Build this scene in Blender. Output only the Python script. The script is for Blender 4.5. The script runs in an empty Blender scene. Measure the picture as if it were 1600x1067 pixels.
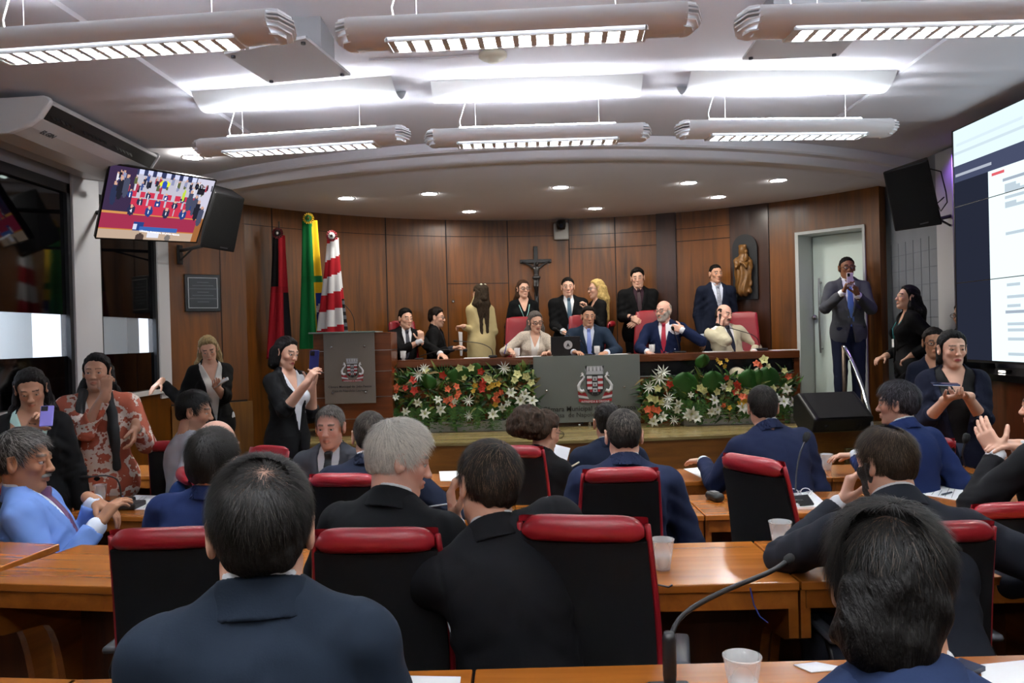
import bpy, math, random
import numpy as np
from mathutils import Vector, Matrix
PI = math.pi
SC = bpy.context.scene
COL = SC.collection
# ------------------------------------------------------------------ camera
F = 1250.0
EYE = np.array([0.0, 0.0, 1.65])
RHO = 0.026
PIT = math.radians(0.39)
_fw = np.array([0, math.cos(PIT), -math.sin(PIT)])
_r0 = np.array([1.0, 0, 0]); _u0 = np.cross(_r0, _fw)
CR = _r0*math.cos(RHO) - _u0*math.sin(RHO)
CU = _r0*math.sin(RHO) + _u0*math.cos(RHO)
cam = bpy.data.cameras.new('camera'); camo = bpy.data.objects.new('camera', cam); COL.objects.link(camo)
m = Matrix.Identity(4)
for i in range(3):
    m[i][0] = CR[i]; m[i][1] = CU[i]; m[i][2] = -_fw[i]; m[i][3] = EYE[i]
camo.matrix_world = m
cam.sensor_width = 36; cam.lens = 36*F/1600; cam.clip_start = .05; cam.clip_end = 100
cam.dof.use_dof = False
SC.camera = camo
def at(px, py, d):
    """world point at distance d (world y) that the photograph shows at pixel px,py"""
    v = _fw + CR*(px-800)/F - CU*(py-533.5)/F
    return EYE + v*(d/v[1])
def atz(px, py, z):
    v = _fw + CR*(px-800)/F - CU*(py-533.5)/F
    return EYE + v*((z-EYE[2])/v[2])
# ------------------------------------------------------------------ world, exposure
w = bpy.data.worlds.new('world'); SC.world = w; w.use_nodes = True
w.node_tree.nodes['Background'].inputs[0].default_value = (.03, .032, .04, 1)
w.node_tree.nodes['Background'].inputs[1].default_value = .3
SC.view_settings.view_transform = 'Standard'; SC.view_settings.look = 'None'
SC.view_settings.gamma = 1; SC.view_settings.exposure = 1.12
SC.view_settings.use_curve_mapping = False
SC.cycles.max_bounces = 7; SC.cycles.diffuse_bounces = 4; SC.cycles.glossy_bounces = 3
SC.cycles.transmission_bounces = 6; SC.cycles.transparent_max_bounces = 8
SC.cycles.caustics_reflective = False; SC.cycles.caustics_refractive = False
SC.cycles.sample_clamp_indirect = 4
P_DOWN, P_UP, P_SPOT = 140.0, 28.0, 115.0
# ------------------------------------------------------------------ materials
_M = {}
def s2l(c):
    return tuple((x/12.92 if x <= .04045 else ((x+.055)/1.055)**2.4) for x in c)
def rgb(h):
    return s2l(tuple(int(h[i:i+2], 16)/255 for i in (0, 2, 4)))
def mat(name, col=(.8, .8, .8), rough=.5, metal=0, spec=.5, bump=None, var=None, emit=None, coat=0, alpha=None, trans=0, attr=None, sheen=0, aniso=None):
    """col: linear rgb or hex; bump=(scale,strength[,stretch]); var=(scale,amount[,stretch])"""
    if name in _M: return _M[name]
    if isinstance(col, str): col = rgb(col)
    m = bpy.data.materials.new(name); m.use_nodes = True; _M[name] = m
    nt = m.node_tree; N = nt.nodes; L = nt.links; b = N['Principled BSDF']
    b.inputs['Base Color'].default_value = (*col, 1)
    b.inputs['Roughness'].default_value = rough; b.inputs['Metallic'].default_value = metal
    b.inputs['Specular IOR Level'].default_value = spec
    if coat: b.inputs['Coat Weight'].default_value = coat; b.inputs['Coat Roughness'].default_value = .15
    if sheen: b.inputs['Sheen Weight'].default_value = sheen
    if trans: b.inputs['Transmission Weight'].default_value = trans; b.inputs['IOR'].default_value = 1.3
    if alpha is not None: b.inputs['Alpha'].default_value = alpha
    if emit: b.inputs['Emission Color'].default_value = (*col, 1); b.inputs['Emission Strength'].default_value = emit
    src = None
    if attr:
        a = N.new('ShaderNodeAttribute'); a.attribute_name = attr; src = a.outputs['Color']
    if bump or var:
        tc = N.new('ShaderNodeTexCoord')
        def noise(sc, stretch, detail=4):
            mp = N.new('ShaderNodeMapping'); L.new(tc.outputs['Object'], mp.inputs[0])
            mp.inputs['Scale'].default_value = tuple(sc*x for x in (stretch or (1, 1, 1)))
            n = N.new('ShaderNodeTexNoise'); n.inputs['Detail'].default_value = detail; n.inputs['Scale'].default_value = 1
            L.new(mp.outputs[0], n.inputs['Vector']); return n.outputs['Fac']
        if var:
            f = noise(var[0], var[2] if len(var) > 2 else None, 6)
            mr = N.new('ShaderNodeMapRange'); L.new(f, mr.inputs[0])
            mr.inputs[1].default_value = .3; mr.inputs[2].default_value = .7
            mr.inputs[3].default_value = 1-var[1]; mr.inputs[4].default_value = 1+var[1]
            vm = N.new('ShaderNodeVectorMath'); vm.operation = 'SCALE'
            if src: L.new(src, vm.inputs[0])
            else: vm.inputs[0].default_value = col
            L.new(mr.outputs[0], vm.inputs['Scale']); src = vm.outputs[0]
        if bump:
            f = noise(bump[0], bump[2] if len(bump) > 2 else None)
            bp = N.new('ShaderNodeBump'); bp.inputs['Strength'].default_value = bump[1]; bp.inputs['Distance'].default_value = .02
            L.new(f, bp.inputs['Height']); L.new(bp.outputs[0], b.inputs['Normal'])
    if src:
        L.new(src, b.inputs['Base Color'])
        if emit: L.new(src, b.inputs['Emission Color'])
    return m
def wood(name, c1, c2, axis, rough=.28, scale=1.0, coat=.3, seed=0):
    if name in _M: return _M[name]
    m = mat(name, c1, rough, coat=coat); nt = m.node_tree; N = nt.nodes; L = nt.links; b = N['Principled BSDF']
    c1 = rgb(c1) if isinstance(c1, str) else c1; c2 = rgb(c2) if isinstance(c2, str) else c2
    tc = N.new('ShaderNodeTexCoord'); mp = N.new('ShaderNodeMapping'); L.new(tc.outputs['Object'], mp.inputs[0])
    s = [14*scale]*3; s[axis] = .9*scale; mp.inputs['Scale'].default_value = s; mp.inputs['Location'].default_value = (seed, seed*.7, seed*1.3)
    n = N.new('ShaderNodeTexNoise'); n.inputs['Scale'].default_value = 1; n.inputs['Detail'].default_value = 8; n.inputs['Roughness'].default_value = .6; n.inputs['Distortion'].default_value = .6
    L.new(mp.outputs[0], n.inputs['Vector'])
    n2 = N.new('ShaderNodeTexNoise'); n2.inputs['Scale'].default_value = .9; L.new(tc.outputs['Object'], n2.inputs['Vector'])
    mx = N.new('ShaderNodeMath'); mx.operation = 'MULTIPLY_ADD'; L.new(n2.outputs['Fac'], mx.inputs[0]); mx.inputs[1].default_value = .6; L.new(n.outputs['Fac'], mx.inputs[2])
    cr = N.new('ShaderNodeValToRGB'); L.new(mx.outputs[0], cr.inputs[0])
    cr.color_ramp.elements[0].position = .55; cr.color_ramp.elements[1].position = 1.05
    cr.color_ramp.elements[0].color = (*c2, 1); cr.color_ramp.elements[1].color = (*c1, 1)
    L.new(cr.outputs[0], b.inputs['Base Color'])
    mr = N.new('ShaderNodeMapRange'); L.new(n.outputs['Fac'], mr.inputs[0]); mr.inputs[3].default_value = rough*.8; mr.inputs[4].default_value = rough*1.35
    L.new(mr.outputs[0], b.inputs['Roughness'])
    return m
def emis(name, col, st, attr=None):
    if name in _M: return _M[name]
    if isinstance(col, str): col = rgb(col)
    m = bpy.data.materials.new(name); m.use_nodes = True; _M[name] = m
    nt = m.node_tree; nt.nodes.remove(nt.nodes['Principled BSDF'])
    e = nt.nodes.new('ShaderNodeEmission'); e.inputs[0].default_value = (*col, 1); e.inputs[1].default_value = st
    if attr:
        a = nt.nodes.new('ShaderNodeAttribute'); a.attribute_name = attr; nt.links.new(a.outputs['Color'], e.inputs[0])
    nt.links.new(e.outputs[0], nt.nodes['Material Output'].inputs[0]); return m
# ------------------------------------------------------------------ mesh helpers
def link(o, parent=None):
    COL.objects.link(o)
    if parent: o.parent = parent
    return o
def props(o, label=None, cat=None, group=None, kind=None):
    if label: o['label'] = label
    if cat: o['category'] = cat
    if group: o['group'] = group
    if kind: o['kind'] = kind
    return o
def empty(name, loc=(0, 0, 0), rz=0, label=None, cat=None, group=None):
    o = bpy.data.objects.new(name, None); o.location = loc; o.rotation_euler = (0, 0, rz); o.empty_display_size = .1
    link(o); return props(o, label, cat, group)
def rotz(a):
    c, s = math.cos(a), math.sin(a); return np.array([[c, -s, 0], [s, c, 0], [0, 0, 1.]])
def rotx(a):
    c, s = math.cos(a), math.sin(a); return np.array([[1., 0, 0], [0, c, -s], [0, s, c]])
def roty(a):
    c, s = math.cos(a), math.sin(a); return np.array([[c, 0, s], [0, 1., 0], [-s, 0, c]])
class MB:
    def __init__(s): s.v = []; s.f = []; s.mi = []; s.n = 0; s.cur = 0; s.R = None; s.T = None
    def frame(s, T=(0, 0, 0), R=None): s.T = np.array(T, float); s.R = R; return s
    def add(s, v, f):
        v = np.asarray(v, float).reshape(-1, 3)
        if s.R is not None: v = v@np.asarray(s.R).T
        if s.T is not None: v = v+s.T
        s.v.append(v); s.f += [tuple(int(i)+s.n for i in q) for q in f]; s.mi += [s.cur]*len(f); s.n += len(v)
    def box(s, lo, hi, R=None, c=None):
        lo = np.array(lo, float); hi = np.array(hi, float)
        v = np.array([[(lo, hi)[i][0], (lo, hi)[j][1], (lo, hi)[k][2]] for i in (0, 1) for j in (0, 1) for k in (0, 1)])
        if R is not None:
            cc = (lo+hi)/2 if c is None else np.array(c); v = (v-cc)@np.asarray(R).T+cc
        s.add(v, [(0, 1, 3, 2), (4, 6, 7, 5), (0, 4, 5, 1), (2, 3, 7, 6), (0, 2, 6, 4), (1, 5, 7, 3)])
    def rbox(s, lo, hi, r=.01, n=2):
        """box with rounded edges along all sides"""
        lo = np.array(lo, float); hi = np.array(hi, float); r = min(r, *(np.abs(hi-lo)/2.01))
        a = [];
        k = n+1
        # superquad: build cube grid & project
        pts = []; faces = []
        g = []
        for i in range(k): g.append(-1+(i/n)*0)
        prof = []
        for q, (sx, sy) in enumerate(((1, 1), (-1, 1), (-1, -1), (1, -1))):
            for i in range(k):
                t = (q+i/n)*PI/2; prof.append((sx, sy, math.cos(t), math.sin(t)))
        c = (lo+hi)/2; h = (hi-lo)/2
        rings = []
        for z0, ts in ((-1, [-PI/2+i/n*PI/2 for i in range(k)]), (1, [i/n*PI/2 for i in range(k)])):
            for t in ts: rings.append((z0, t))
        V = []
        for z0, t in rings:
            for sx, sy, cx, cy in prof:
                V.append((c[0]+sx*(h[0]-r)+r*cx*math.cos(t), c[1]+sy*(h[1]-r)+r*cy*math.cos(t), c[2]+z0*(h[2]-r)+r*math.sin(t)))
        m = len(prof); Fc = []
        for i in range(len(rings)-1):
            for j in range(m): Fc.append((i*m+j, i*m+(j+1) % m, (i+1)*m+(j+1) % m, (i+1)*m+j))
        Fc.append(tuple(range(m-1, -1, -1))); Fc.append(tuple((len(rings)-1)*m+j for j in range(m)))
        s.add(V, Fc)
    def tube(s, path, r, n=8, caps=True, flat=None):
        P = np.asarray(path, float); K = len(P)
        rr = np.broadcast_to(np.asarray(r, float), (K,))
        T = np.gradient(P, axis=0); T /= np.linalg.norm(T, axis=1)[:, None]+1e-12
        up = np.array([0, 0, 1.]) if abs(T[0][2]) < .9 else np.array([1., 0, 0])
        a = np.cross(T[0], up); a /= np.linalg.norm(a)
        V = []
        for i in range(K):
            a = a-T[i]*a.dot(T[i]); a /= np.linalg.norm(a); b = np.cross(T[i], a)
            for j in range(n):
                t = 2*PI*j/n; V.append(P[i]+rr[i]*(math.cos(t)*a+math.sin(t)*b*(flat or 1)))
        Fc = [(i*n+j, i*n+(j+1) % n, (i+1)*n+(j+1) % n, (i+1)*n+j) for i in range(K-1) for j in range(n)]
        if caps: Fc += [tuple(range(n-1, -1, -1)), tuple((K-1)*n+j for j in range(n))]
        s.add(V, Fc)
    def lathe(s, prof, n=16, c=(0, 0, 0), R=None, caps=True):
        V = [(r*math.cos(2*PI*j/n), r*math.sin(2*PI*j/n), z) for r, z in prof for j in range(n)]
        V = np.array(V)
        if R is not None: V = V@np.asarray(R).T
        V = V+np.array(c)
        K = len(prof)
        Fc = [(i*n+j, i*n+(j+1) % n, (i+1)*n+(j+1) % n, (i+1)*n+j) for i in range(K-1) for j in range(n)]
        if caps: Fc += [tuple(range(n-1, -1, -1)), tuple((K-1)*n+j for j in range(n))]
        s.add(V, Fc)
    def prism(s, poly, z0, z1, R=None, T=(0, 0, 0)):
        n = len(poly); V = np.array([(x, y, z) for z in (z0, z1) for x, y in poly], float)
        if R is not None: V = V@np.asarray(R).T
        V = V+np.array(T)
        s.add(V, [tuple(range(n-1, -1, -1)), tuple(range(n, 2*n))]+[(i, (i+1) % n, n+(i+1) % n, n+i) for i in range(n)])
    def grid(s, A, closed_u=False):
        A = np.asarray(A, float); a, b = A.shape[:2]
        Fc = []
        for i in range(a-1 if not closed_u else a):
            for j in range(b-1):
                i2 = (i+1) % a; Fc.append((i*b+j, i2*b+j, i2*b+j+1, i*b+j+1))
        s.add(A.reshape(-1, 3), Fc)
    def build(s, name, mats, parent=None, smooth=False, bevel=0, auto=None):
        me = bpy.data.meshes.new(name)
        v = np.concatenate(s.v) if s.v else np.zeros((0, 3))
        me.from_pydata(v.tolist(), [], s.f)
        if not isinstance(mats, (list, tuple)): mats = [mats]
        for q in mats: me.materials.append(q)
        if len(mats) > 1: me.polygons.foreach_set('material_index', s.mi)
        if smooth: me.polygons.foreach_set('use_smooth', [True]*len(s.f))
        if auto is not None:
            me.polygons.foreach_set('use_smooth', [True]*len(s.f)); me.set_sharp_from_angle(angle=math.radians(auto))
        me.update()
        o = bpy.data.objects.new(name, me); link(o, parent)
        if bevel:
            b = o.modifiers.new('bevel', 'BEVEL'); b.width = bevel; b.segments = 2; b.limit_method = 'ANGLE'
        return o
def struct(o, label=None): o['kind'] = 'structure'; return props(o, label)
def colattr(o, cols):
    """per-face colours as a face-corner attribute"""
    me = o.data; a = me.color_attributes.new('Col', 'FLOAT_COLOR', 'CORNER')
    n = np.zeros(len(me.polygons), int); me.polygons.foreach_get('loop_total', n)
    c = np.repeat(np.c_[np.asarray(cols, float)[:, :3], np.ones(len(cols))], n, axis=0)
    a.data.foreach_set('color', c.ravel().astype(np.float32))
def text_mesh(txt, size, name, material, T, R, parent, depth=.001, font_bold=False, align='CENTER'):
    cu = bpy.data.curves.new(name, 'FONT'); cu.body = txt; cu.size = size; cu.extrude = depth; cu.align_x = align; cu.align_y = 'CENTER'
    if font_bold: cu.offset = size*.012
    cu.resolution_u = 2
    o = bpy.data.objects.new(name, cu); COL.objects.link(o)
    dg = bpy.context.evaluated_depsgraph_get()
    me = bpy.data.meshes.new_from_object(o.evaluated_get(dg)); bpy.data.objects.remove(o)
    M4 = Matrix([[*R[0], T[0]], [*R[1], T[1]], [*R[2], T[2]], [0, 0, 0, 1]]); me.transform(M4)
    me.materials.clear(); me.materials.append(material); me.name = name
    o = bpy.data.objects.new(name, me); link(o, parent); return o
RFRONT = np.array([[1., 0, 0], [0, 0, -1.], [0, 1., 0]])       # xy drawing -> upright facing the camera (x right, y up, z toward -Y)
def copy_thing(root, loc, rz, label, group=None):
    r = root.copy(); link(r); r.location = loc; r.rotation_euler = (0, 0, rz); r['label'] = label
    if group: r['group'] = group
    for ch in list(root.children):
        c = ch.copy(); link(c, r)
        for g in list(ch.children): link(g.copy(), c)
    return r
rng = random.Random(7); nr = np.random.default_rng(7)
# ================================================================== SIGNED DISTANCE MODELLING (smooth one-piece bodies)
def nrm(v):
    v = np.asarray(v, float); return v/(np.linalg.norm(v)+1e-12)
class Field:
    """list of primitives united smoothly; world space"""
    def __init__(s): s.p = []
    def cap(s, a, b, ra, rb=None, k=.02, sub=False):
        a = np.array(a, float); b = np.array(b, float); rb = ra if rb is None else rb
        s.p.append(('c', a, b, float(ra), float(rb), k, sub, (a+b)/2, np.linalg.norm(b-a)/2+max(ra, rb))); return s
    def ell(s, c, r, R=None, k=.02, sub=False):
        c = np.array(c, float); r = np.array(r, float)
        s.p.append(('e', c, r, R, None, k, sub, c, float(r.max()))); return s
    def box(s, c, h, R=None, rr=.01, k=.02, sub=False):
        c = np.array(c, float); h = np.array(h, float)
        s.p.append(('b', c, h, R, rr, k, sub, c, float(np.linalg.norm(h)))); return s
    def ext(s, other): s.p += other.p; return s
    def bounds(s):
        lo = np.min([p[7]-p[8] for p in s.p if not p[6]], axis=0); hi = np.max([p[7]+p[8] for p in s.p if not p[6]], axis=0); return lo, hi
    def ev(s, P, C=None, cr=0.0, margin=.03):
        """P: (nb, m, 3) points, C: block centres, cr: block radius"""
        acc = np.full(P.shape[:2], 1.0, np.float32)
        for t, a, b, c, d, k, sub, bc, br in s.p:
            if C is not None:
                m = np.einsum('ij,ij->i', C-bc, C-bc) < (br+cr+k+margin)**2
                if not m.any(): continue
                Q = P[m]
            else: m = slice(None); Q = P
            if t == 'c':
                ab = b-a; L2 = ab.dot(ab)+1e-12
                h = np.clip((Q-a)@ab/L2, 0, 1); q = Q-a-h[..., None]*ab
                v = np.sqrt((q*q).sum(-1))-(c+(d-c)*h)
            elif t == 'e':
                q = Q-a
                if c is not None: q = q@c
                k0 = np.sqrt(((q/b)**2).sum(-1)); k1 = np.sqrt(((q/(b*b))**2).sum(-1))+1e-9
                v = k0*(k0-1)/k1
            else:
                q = Q-a
                if c is not None: q = q@c
                q = np.abs(q)-(b-d); v = np.sqrt((np.maximum(q, 0)**2).sum(-1))+np.minimum(q.max(-1), 0)-d
            o = acc[m]; v = v.astype(np.float32)
            if sub:
                v = -v; h = np.maximum(k-np.abs(o-v), 0)/max(k, 1e-6); o = np.maximum(o, v)+h*h*k/4
            else:
                h = np.maximum(k-np.abs(o-v), 0)/max(k, 1e-6); o = np.minimum(o, v)-h*h*k/4
            acc[m] = o
        return acc
def smax(a, b, k=.008):
    h = np.maximum(k-np.abs(a-b), 0)/k; return np.maximum(a, b)+h*h*k/4
def mesh_field(name, fld, vox, mats, parent=None, mod=None, off=0.0, origin=(0, 0, 0), lo=None, hi=None, smooth=1, margin=.03, colfn=None, matfn=None):
    """surface-nets mesh of fld; mod(P, d) -> d changes the field (cuts, folds)"""
    l, h = fld.bounds(); l = l-off-vox*3-.01; h = h+off+vox*3+.01
    if lo is not None: l = np.maximum(l, lo)
    if hi is not None: h = np.minimum(h, hi)
    B = 8; nb = np.maximum(1, np.ceil((h-l)/(vox*B)).astype(int))
    I, J, K = np.meshgrid(*[np.arange(n) for n in nb], indexing='ij'); bi = np.stack([I.ravel(), J.ravel(), K.ravel()], 1)
    C = l+(bi+.5)*B*vox-.5*vox; cr = B*vox*.87
    d = fld.ev(C[:, None, :], C, 0.0, margin+cr+.02)[:, 0]-off
    act = np.abs(d) < cr*1.25+margin
    bi = bi[act]; C = C[act]
    if len(bi) == 0: return None
    g = np.stack(np.meshgrid(*[np.arange(B)]*3, indexing='ij'), -1).reshape(-1, 3)
    D = np.full(tuple(nb*B), 1.0, np.float32)
    sgn = d  # sign fill for inactive inside blocks
    inside = np.zeros(tuple(nb), bool); inside.ravel()[:] = (d < 0)
    D = np.where(np.repeat(np.repeat(np.repeat(inside, B, 0), B, 1), B, 2), -1.0, 1.0).astype(np.float32)
    CH_ = 600
    for s0 in range(0, len(bi), CH_):
        q = bi[s0:s0+CH_]; idx = q[:, None, :]*B+g[None]; P = l+idx*vox
        v = fld.ev(P, C[s0:s0+CH_], cr)-off
        if mod is not None: v = mod(P, v)
        D[idx[..., 0], idx[..., 1], idx[..., 2]] = v
    if mod is not None:                        # inactive inside blocks may be cut away
        q = np.argwhere(inside); a2 = np.zeros(tuple(nb), bool); a2[tuple(bi.T)] = True
        q = q[~a2[tuple(q.T)]]
        for s0 in range(0, len(q), CH_):
            idx = q[s0:s0+CH_][:, None, :]*B+g[None]; P = l+idx*vox
            v = mod(P, np.full(P.shape[:2], -.05, np.float32)); D[idx[..., 0], idx[..., 1], idx[..., 2]] = v
    D[0], D[-1], D[:, 0], D[:, -1], D[:, :, 0], D[:, :, -1] = (1,)*6
    S = D < 0
    cnt = np.zeros(tuple(np.array(D.shape)-1), np.int8)
    for a in (0, 1):
        for b_ in (0, 1):
            for c in (0, 1): cnt += S[a:S.shape[0]-1+a, b_:S.shape[1]-1+b_, c:S.shape[2]-1+c]
    cell = (cnt > 0) & (cnt < 8); ci = np.argwhere(cell)
    if len(ci) < 8: return None
    cid = np.full(cell.shape, -1, np.int32); cid[tuple(ci.T)] = np.arange(len(ci))
    acc = np.zeros((len(ci), 3)); n = np.zeros(len(ci))
    off8 = [(a, b_, c) for a in (0, 1) for b_ in (0, 1) for c in (0, 1)]
    val = [D[ci[:, 0]+a, ci[:, 1]+b_, ci[:, 2]+c].astype(float) for a, b_, c in off8]
    for i in range(8):
        for j in range(i+1, 8):
            o1, o2 = np.array(off8[i]), np.array(off8[j])
            if np.abs(o1-o2).sum() != 1: continue
            m = (val[i] < 0) != (val[j] < 0); t = val[i]/(val[i]-val[j]+1e-12)
            acc[m] += (o1+(o2-o1)*t[:, None])[m]; n[m] += 1
    V = l+(ci+acc/n[:, None])*vox
    Fq = []
    for ax in range(3):
        s1 = [slice(1, -1)]*3; s1[ax] = slice(0, -1); s2 = [slice(1, -1)]*3; s2[ax] = slice(1, None)
        A_, B_ = S[tuple(s1)], S[tuple(s2)]
        base = np.argwhere(A_ != B_)
        if not len(base): continue
        sg = A_[tuple(base.T)]; base = base+np.array([0 if k == ax else 1 for k in range(3)])
        u = np.zeros(3, int); v_ = np.zeros(3, int); u[(ax+1) % 3] = 1; v_[(ax+2) % 3] = 1
        q = np.stack([cid[tuple((base-u-v_).T)], cid[tuple((base-v_).T)], cid[tuple(base.T)], cid[tuple((base-u).T)]], 1)
        q[~sg] = q[~sg][:, ::-1]; Fq.append(q)
    Fq = np.concatenate(Fq); Fq = Fq[(Fq >= 0).all(1)]
    for _ in range(smooth):
        sm = np.zeros_like(V); ct = np.zeros(len(V))
        for a, b_ in ((0, 1), (1, 2), (2, 3), (3, 0)):
            for x, y in ((a, b_), (b_, a)):
                for k in range(3): sm[:, k] += np.bincount(Fq[:, x], V[Fq[:, y], k], len(V))
                ct += np.bincount(Fq[:, x], minlength=len(V))
        ct[ct == 0] = 1; V = V*.5+sm/ct[:, None]*.5
    me = bpy.data.meshes.new(name); O = np.array(origin, float)
    me.vertices.add(len(V)); me.vertices.foreach_set('co', (V-O).astype(np.float32).ravel())
    me.loops.add(Fq.size); me.loops.foreach_set('vertex_index', Fq.astype(np.int32).ravel())
    me.polygons.add(len(Fq)); me.polygons.foreach_set('loop_start', np.arange(0, Fq.size, 4, dtype=np.int32)); me.polygons.foreach_set('loop_total', np.full(len(Fq), 4, np.int32))
    me.polygons.foreach_set('use_smooth', np.ones(len(Fq), bool))
    if not isinstance(mats, (list, tuple)): mats = [mats]
    for q in mats: me.materials.append(q)
    if colfn is not None:
        c = colfn(V); a = me.color_attributes.new('Col', 'FLOAT_COLOR', 'POINT'); a.data.foreach_set('color', np.c_[c, np.ones(len(V))].astype(np.float32).ravel())
    me.update(calc_edges=True); me.validate()
    o = bpy.data.objects.new(name, me); link(o, parent)

    mesh_field.last = (V, Fq)
    return o
# ================================================================== THE ROOM
ZC = 3.35; ZS = 3.20; ZST = 0.60               # ceiling, soffit over the stage, stage floor
CX, CY, CRAD = 0.52, 6.49, 4.27                # the curved timber wall
M_white = mat('ceiling_paint', 'dddce4', .75, var=(1.3, .03), bump=(6, .05))
M_floor = mat('floor_stone', '5c4a3a', .3, var=(5, .2))
M_pil = mat('pillar_paint', 'cdcfd6', .6, bump=(20, .05))
M_wallw = wood('wall_veneer', '7a4507', '412405', 2, rough=.34, scale=.9, coat=.04)
M_wallw2 = wood('low_veneer', '8a5c1e', '5a3510', 2, rough=.32, scale=.9, coat=.15, seed=3)
M_seam = mat('seam_dark', '140a06', .8)
b = MB(); b.box((-6.4, -4.6, -.1), (4.6, 13, 0)); struct(b.build('floor', M_floor))
# tiers under the two nearest rows
b = MB(); b.box((-3.6, -4.5, 0), (4.1, 1.86, .14)); b.box((-3.6, 1.86, 0), (4.1, 3.05, .11)); struct(b.build('floor_tier', M_floor))
# main ceiling with an opening lip for the soffit
b = MB(); b.box((-6.4, -4.6, ZC), (4.7, 13, ZC+.12)); struct(b.build('ceiling', M_white))
# side margins of the ceiling, 3 cm lower, whose edges show as long seams
b = MB()
p0, p1 = at(58, 40, 4.1), at(412, 226, 6.6)
def ceil_band(mb, a, c, xo, z0):
    mb.prism([(a[0], a[1]), (c[0], c[1]), (xo, c[1]), (xo, a[1])][::(1 if xo > 0 else -1)], z0, ZC-.001)
b = MB(); ceil_band(b, (-2.55, -4.4), (-2.05, 6.8), -3.6, ZC-.03); struct(b.build('trim_1', M_white))
b = MB(); ceil_band(b, (2.35, -4.4), (2.66, 6.6), 4.1, ZC-.022); struct(b.build('trim_2', M_white))
# soffit: two steps, front edge bowed toward the room
def soff(u, off):                               # u in -1..1 across
    x = .45+u*(3.75); y = 7.1+1.35*u*u-off
    return x, y
b = MB(); K = 48
rows = []
for z, off in ((ZC-.002, .24), (ZC-.07, .22), (ZC-.085, .20), (ZC-.085, .10), (ZC-.10, .08), (ZS+.02, .06), (ZS, .03), (ZS, -.12), (ZS+.012, -.14), (ZS+.012, -.2), (ZS, -.22)):
    rows.append([(*soff(-1+2*i/K, off), z) for i in range(K+1)])
rows.append([(soff(-1+2*i/K, 0)[0], 11.2, ZS) for i in range(K+1)])
b.grid(rows); struct(b.build('ceiling_soffit', M_white, auto=35))
# curved timber wall
th0 = math.atan2(8.55-CY, -3.62-CX+.0); 
def wallpt(a, r=0): return CX+(CRAD-r)*math.sin(a), CY+(CRAD-r)*math.cos(a)
def wall_ang(px):                               # angle on the wall circle where the picture column px falls
    k = (px-800)/F; A_ = 1+k*k; B_ = -2*(k*CX+CY); C_ = CX*CX+CY*CY-CRAD**2
    d = (-B_+math.sqrt(B_*B_-4*A_*C_))/(2*A_); return math.atan2(k*d-CX, d-CY)
A_L, A_D0, A_D1, A_R = wall_ang(384), wall_ang(1247), wall_ang(1356), wall_ang(1378)
b = MB()
def arc_panel(mb, a0, a1, z0, z1, r=0, t=.06, n=None):
    n = n or max(2, int(abs(a1-a0)/.05))
    aa = np.linspace(a0, a1, n+1)
    inn = [(*wallpt(a, r), z) for z in (z0, z1) for a in aa]; out = [(*wallpt(a, r-t), z) for z in (z0, z1) for a in aa]
    V = inn+out; m = n+1; Fc = []
    for i in range(n):
        Fc.append((i, i+1, m+i+1, m+i)); Fc.append((2*m+i+1, 2*m+i, 3*m+i, 3*m+i+1))
        Fc.append((i+1, i, 2*m+i, 2*m+i+1)); Fc.append((m+i, m+i+1, 3*m+i+1, 3*m+i))
    Fc.append((0, m, 3*m, 2*m)); Fc.append((n, 2*m+n, 3*m+n, m+n))
    mb.add(V, Fc)
DT = 2.80
arc_panel(b, A_L, A_D0, 0, ZS+.05, 0, .12); arc_panel(b, A_D0, A_D1, DT, ZS+.05, 0, .12); arc_panel(b, A_D1, A_R, 0, ZS+.05, 0, .12)
struct(b.build('wall_back', M_wallw, auto=30))
# veneer seams on the curved wall (thin dark joints)
b = MB()
seams = [430, 607, 701, 797, 893, 965, 1030, 1060, 1145, 1205]
for px in seams:
    a = wall_ang(px); arc_panel(b, a-.0016, a+.0016, ZST, ZS, .003, .004, 1)
arc_panel(b, wall_ang(384), wall_ang(1205), ZS-.22, ZS-.214, .003, .004)
arc_panel(b, wall_ang(701), wall_ang(797), at(740, 444, 10.7)[2], at(740, 443, 10.7)[2], .003, .004)
arc_panel(b, wall_ang(893), wall_ang(1030), at(960, 387, 10.7)[2], at(960, 386, 10.7)[2], .003, .004)
arc_panel(b, wall_ang(1060), wall_ang(1145), at(1100, 378, 10.5)[2], at(1100, 377, 10.5)[2], .003, .004)
struct(b.build('trim_3', M_seam))
b = MB(); arc_panel(b, wall_ang(1030), wall_ang(1060), ZST, ZS, .03, .035); arc_panel(b, wall_ang(1145), wall_ang(1205), ZST, ZS, .014, .02)
struct(b.build('trim_4', wood('pilaster_veneer', '42210d', '200f06', 2, coat=.15, seed=5)))
# flat wall between the left windows and the curve
WL = np.array([-3.62, 8.45]); WC = np.array(wallpt(A_L))
dirw = WC-WL; ln = np.linalg.norm(dirw); ang = math.atan2(dirw[1], dirw[0])
b = MB().frame((*WL, 0), rotz(ang)); b.box((0, 0, 1.02), (ln+.02, .1, ZC)); struct(b.build('wall_corner', M_wallw))
b = MB().frame((*WL, 0), rotz(ang)); b.box((0, -.03, 0), (ln+.05, .1, 1.0)); struct(b.build('wall_corner_low', M_wallw2))
b = MB().frame((*WL, 0), rotz(ang)); b.box((.55, -.006, 1.0), (.556, .02, ZC)); b.box((.55, -.035, 0), (.556, .0, 1.0)); b.box((0, -.004, .985), (ln, .05, 1.02)); struct(b.build('trim_5', M_seam))
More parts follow.
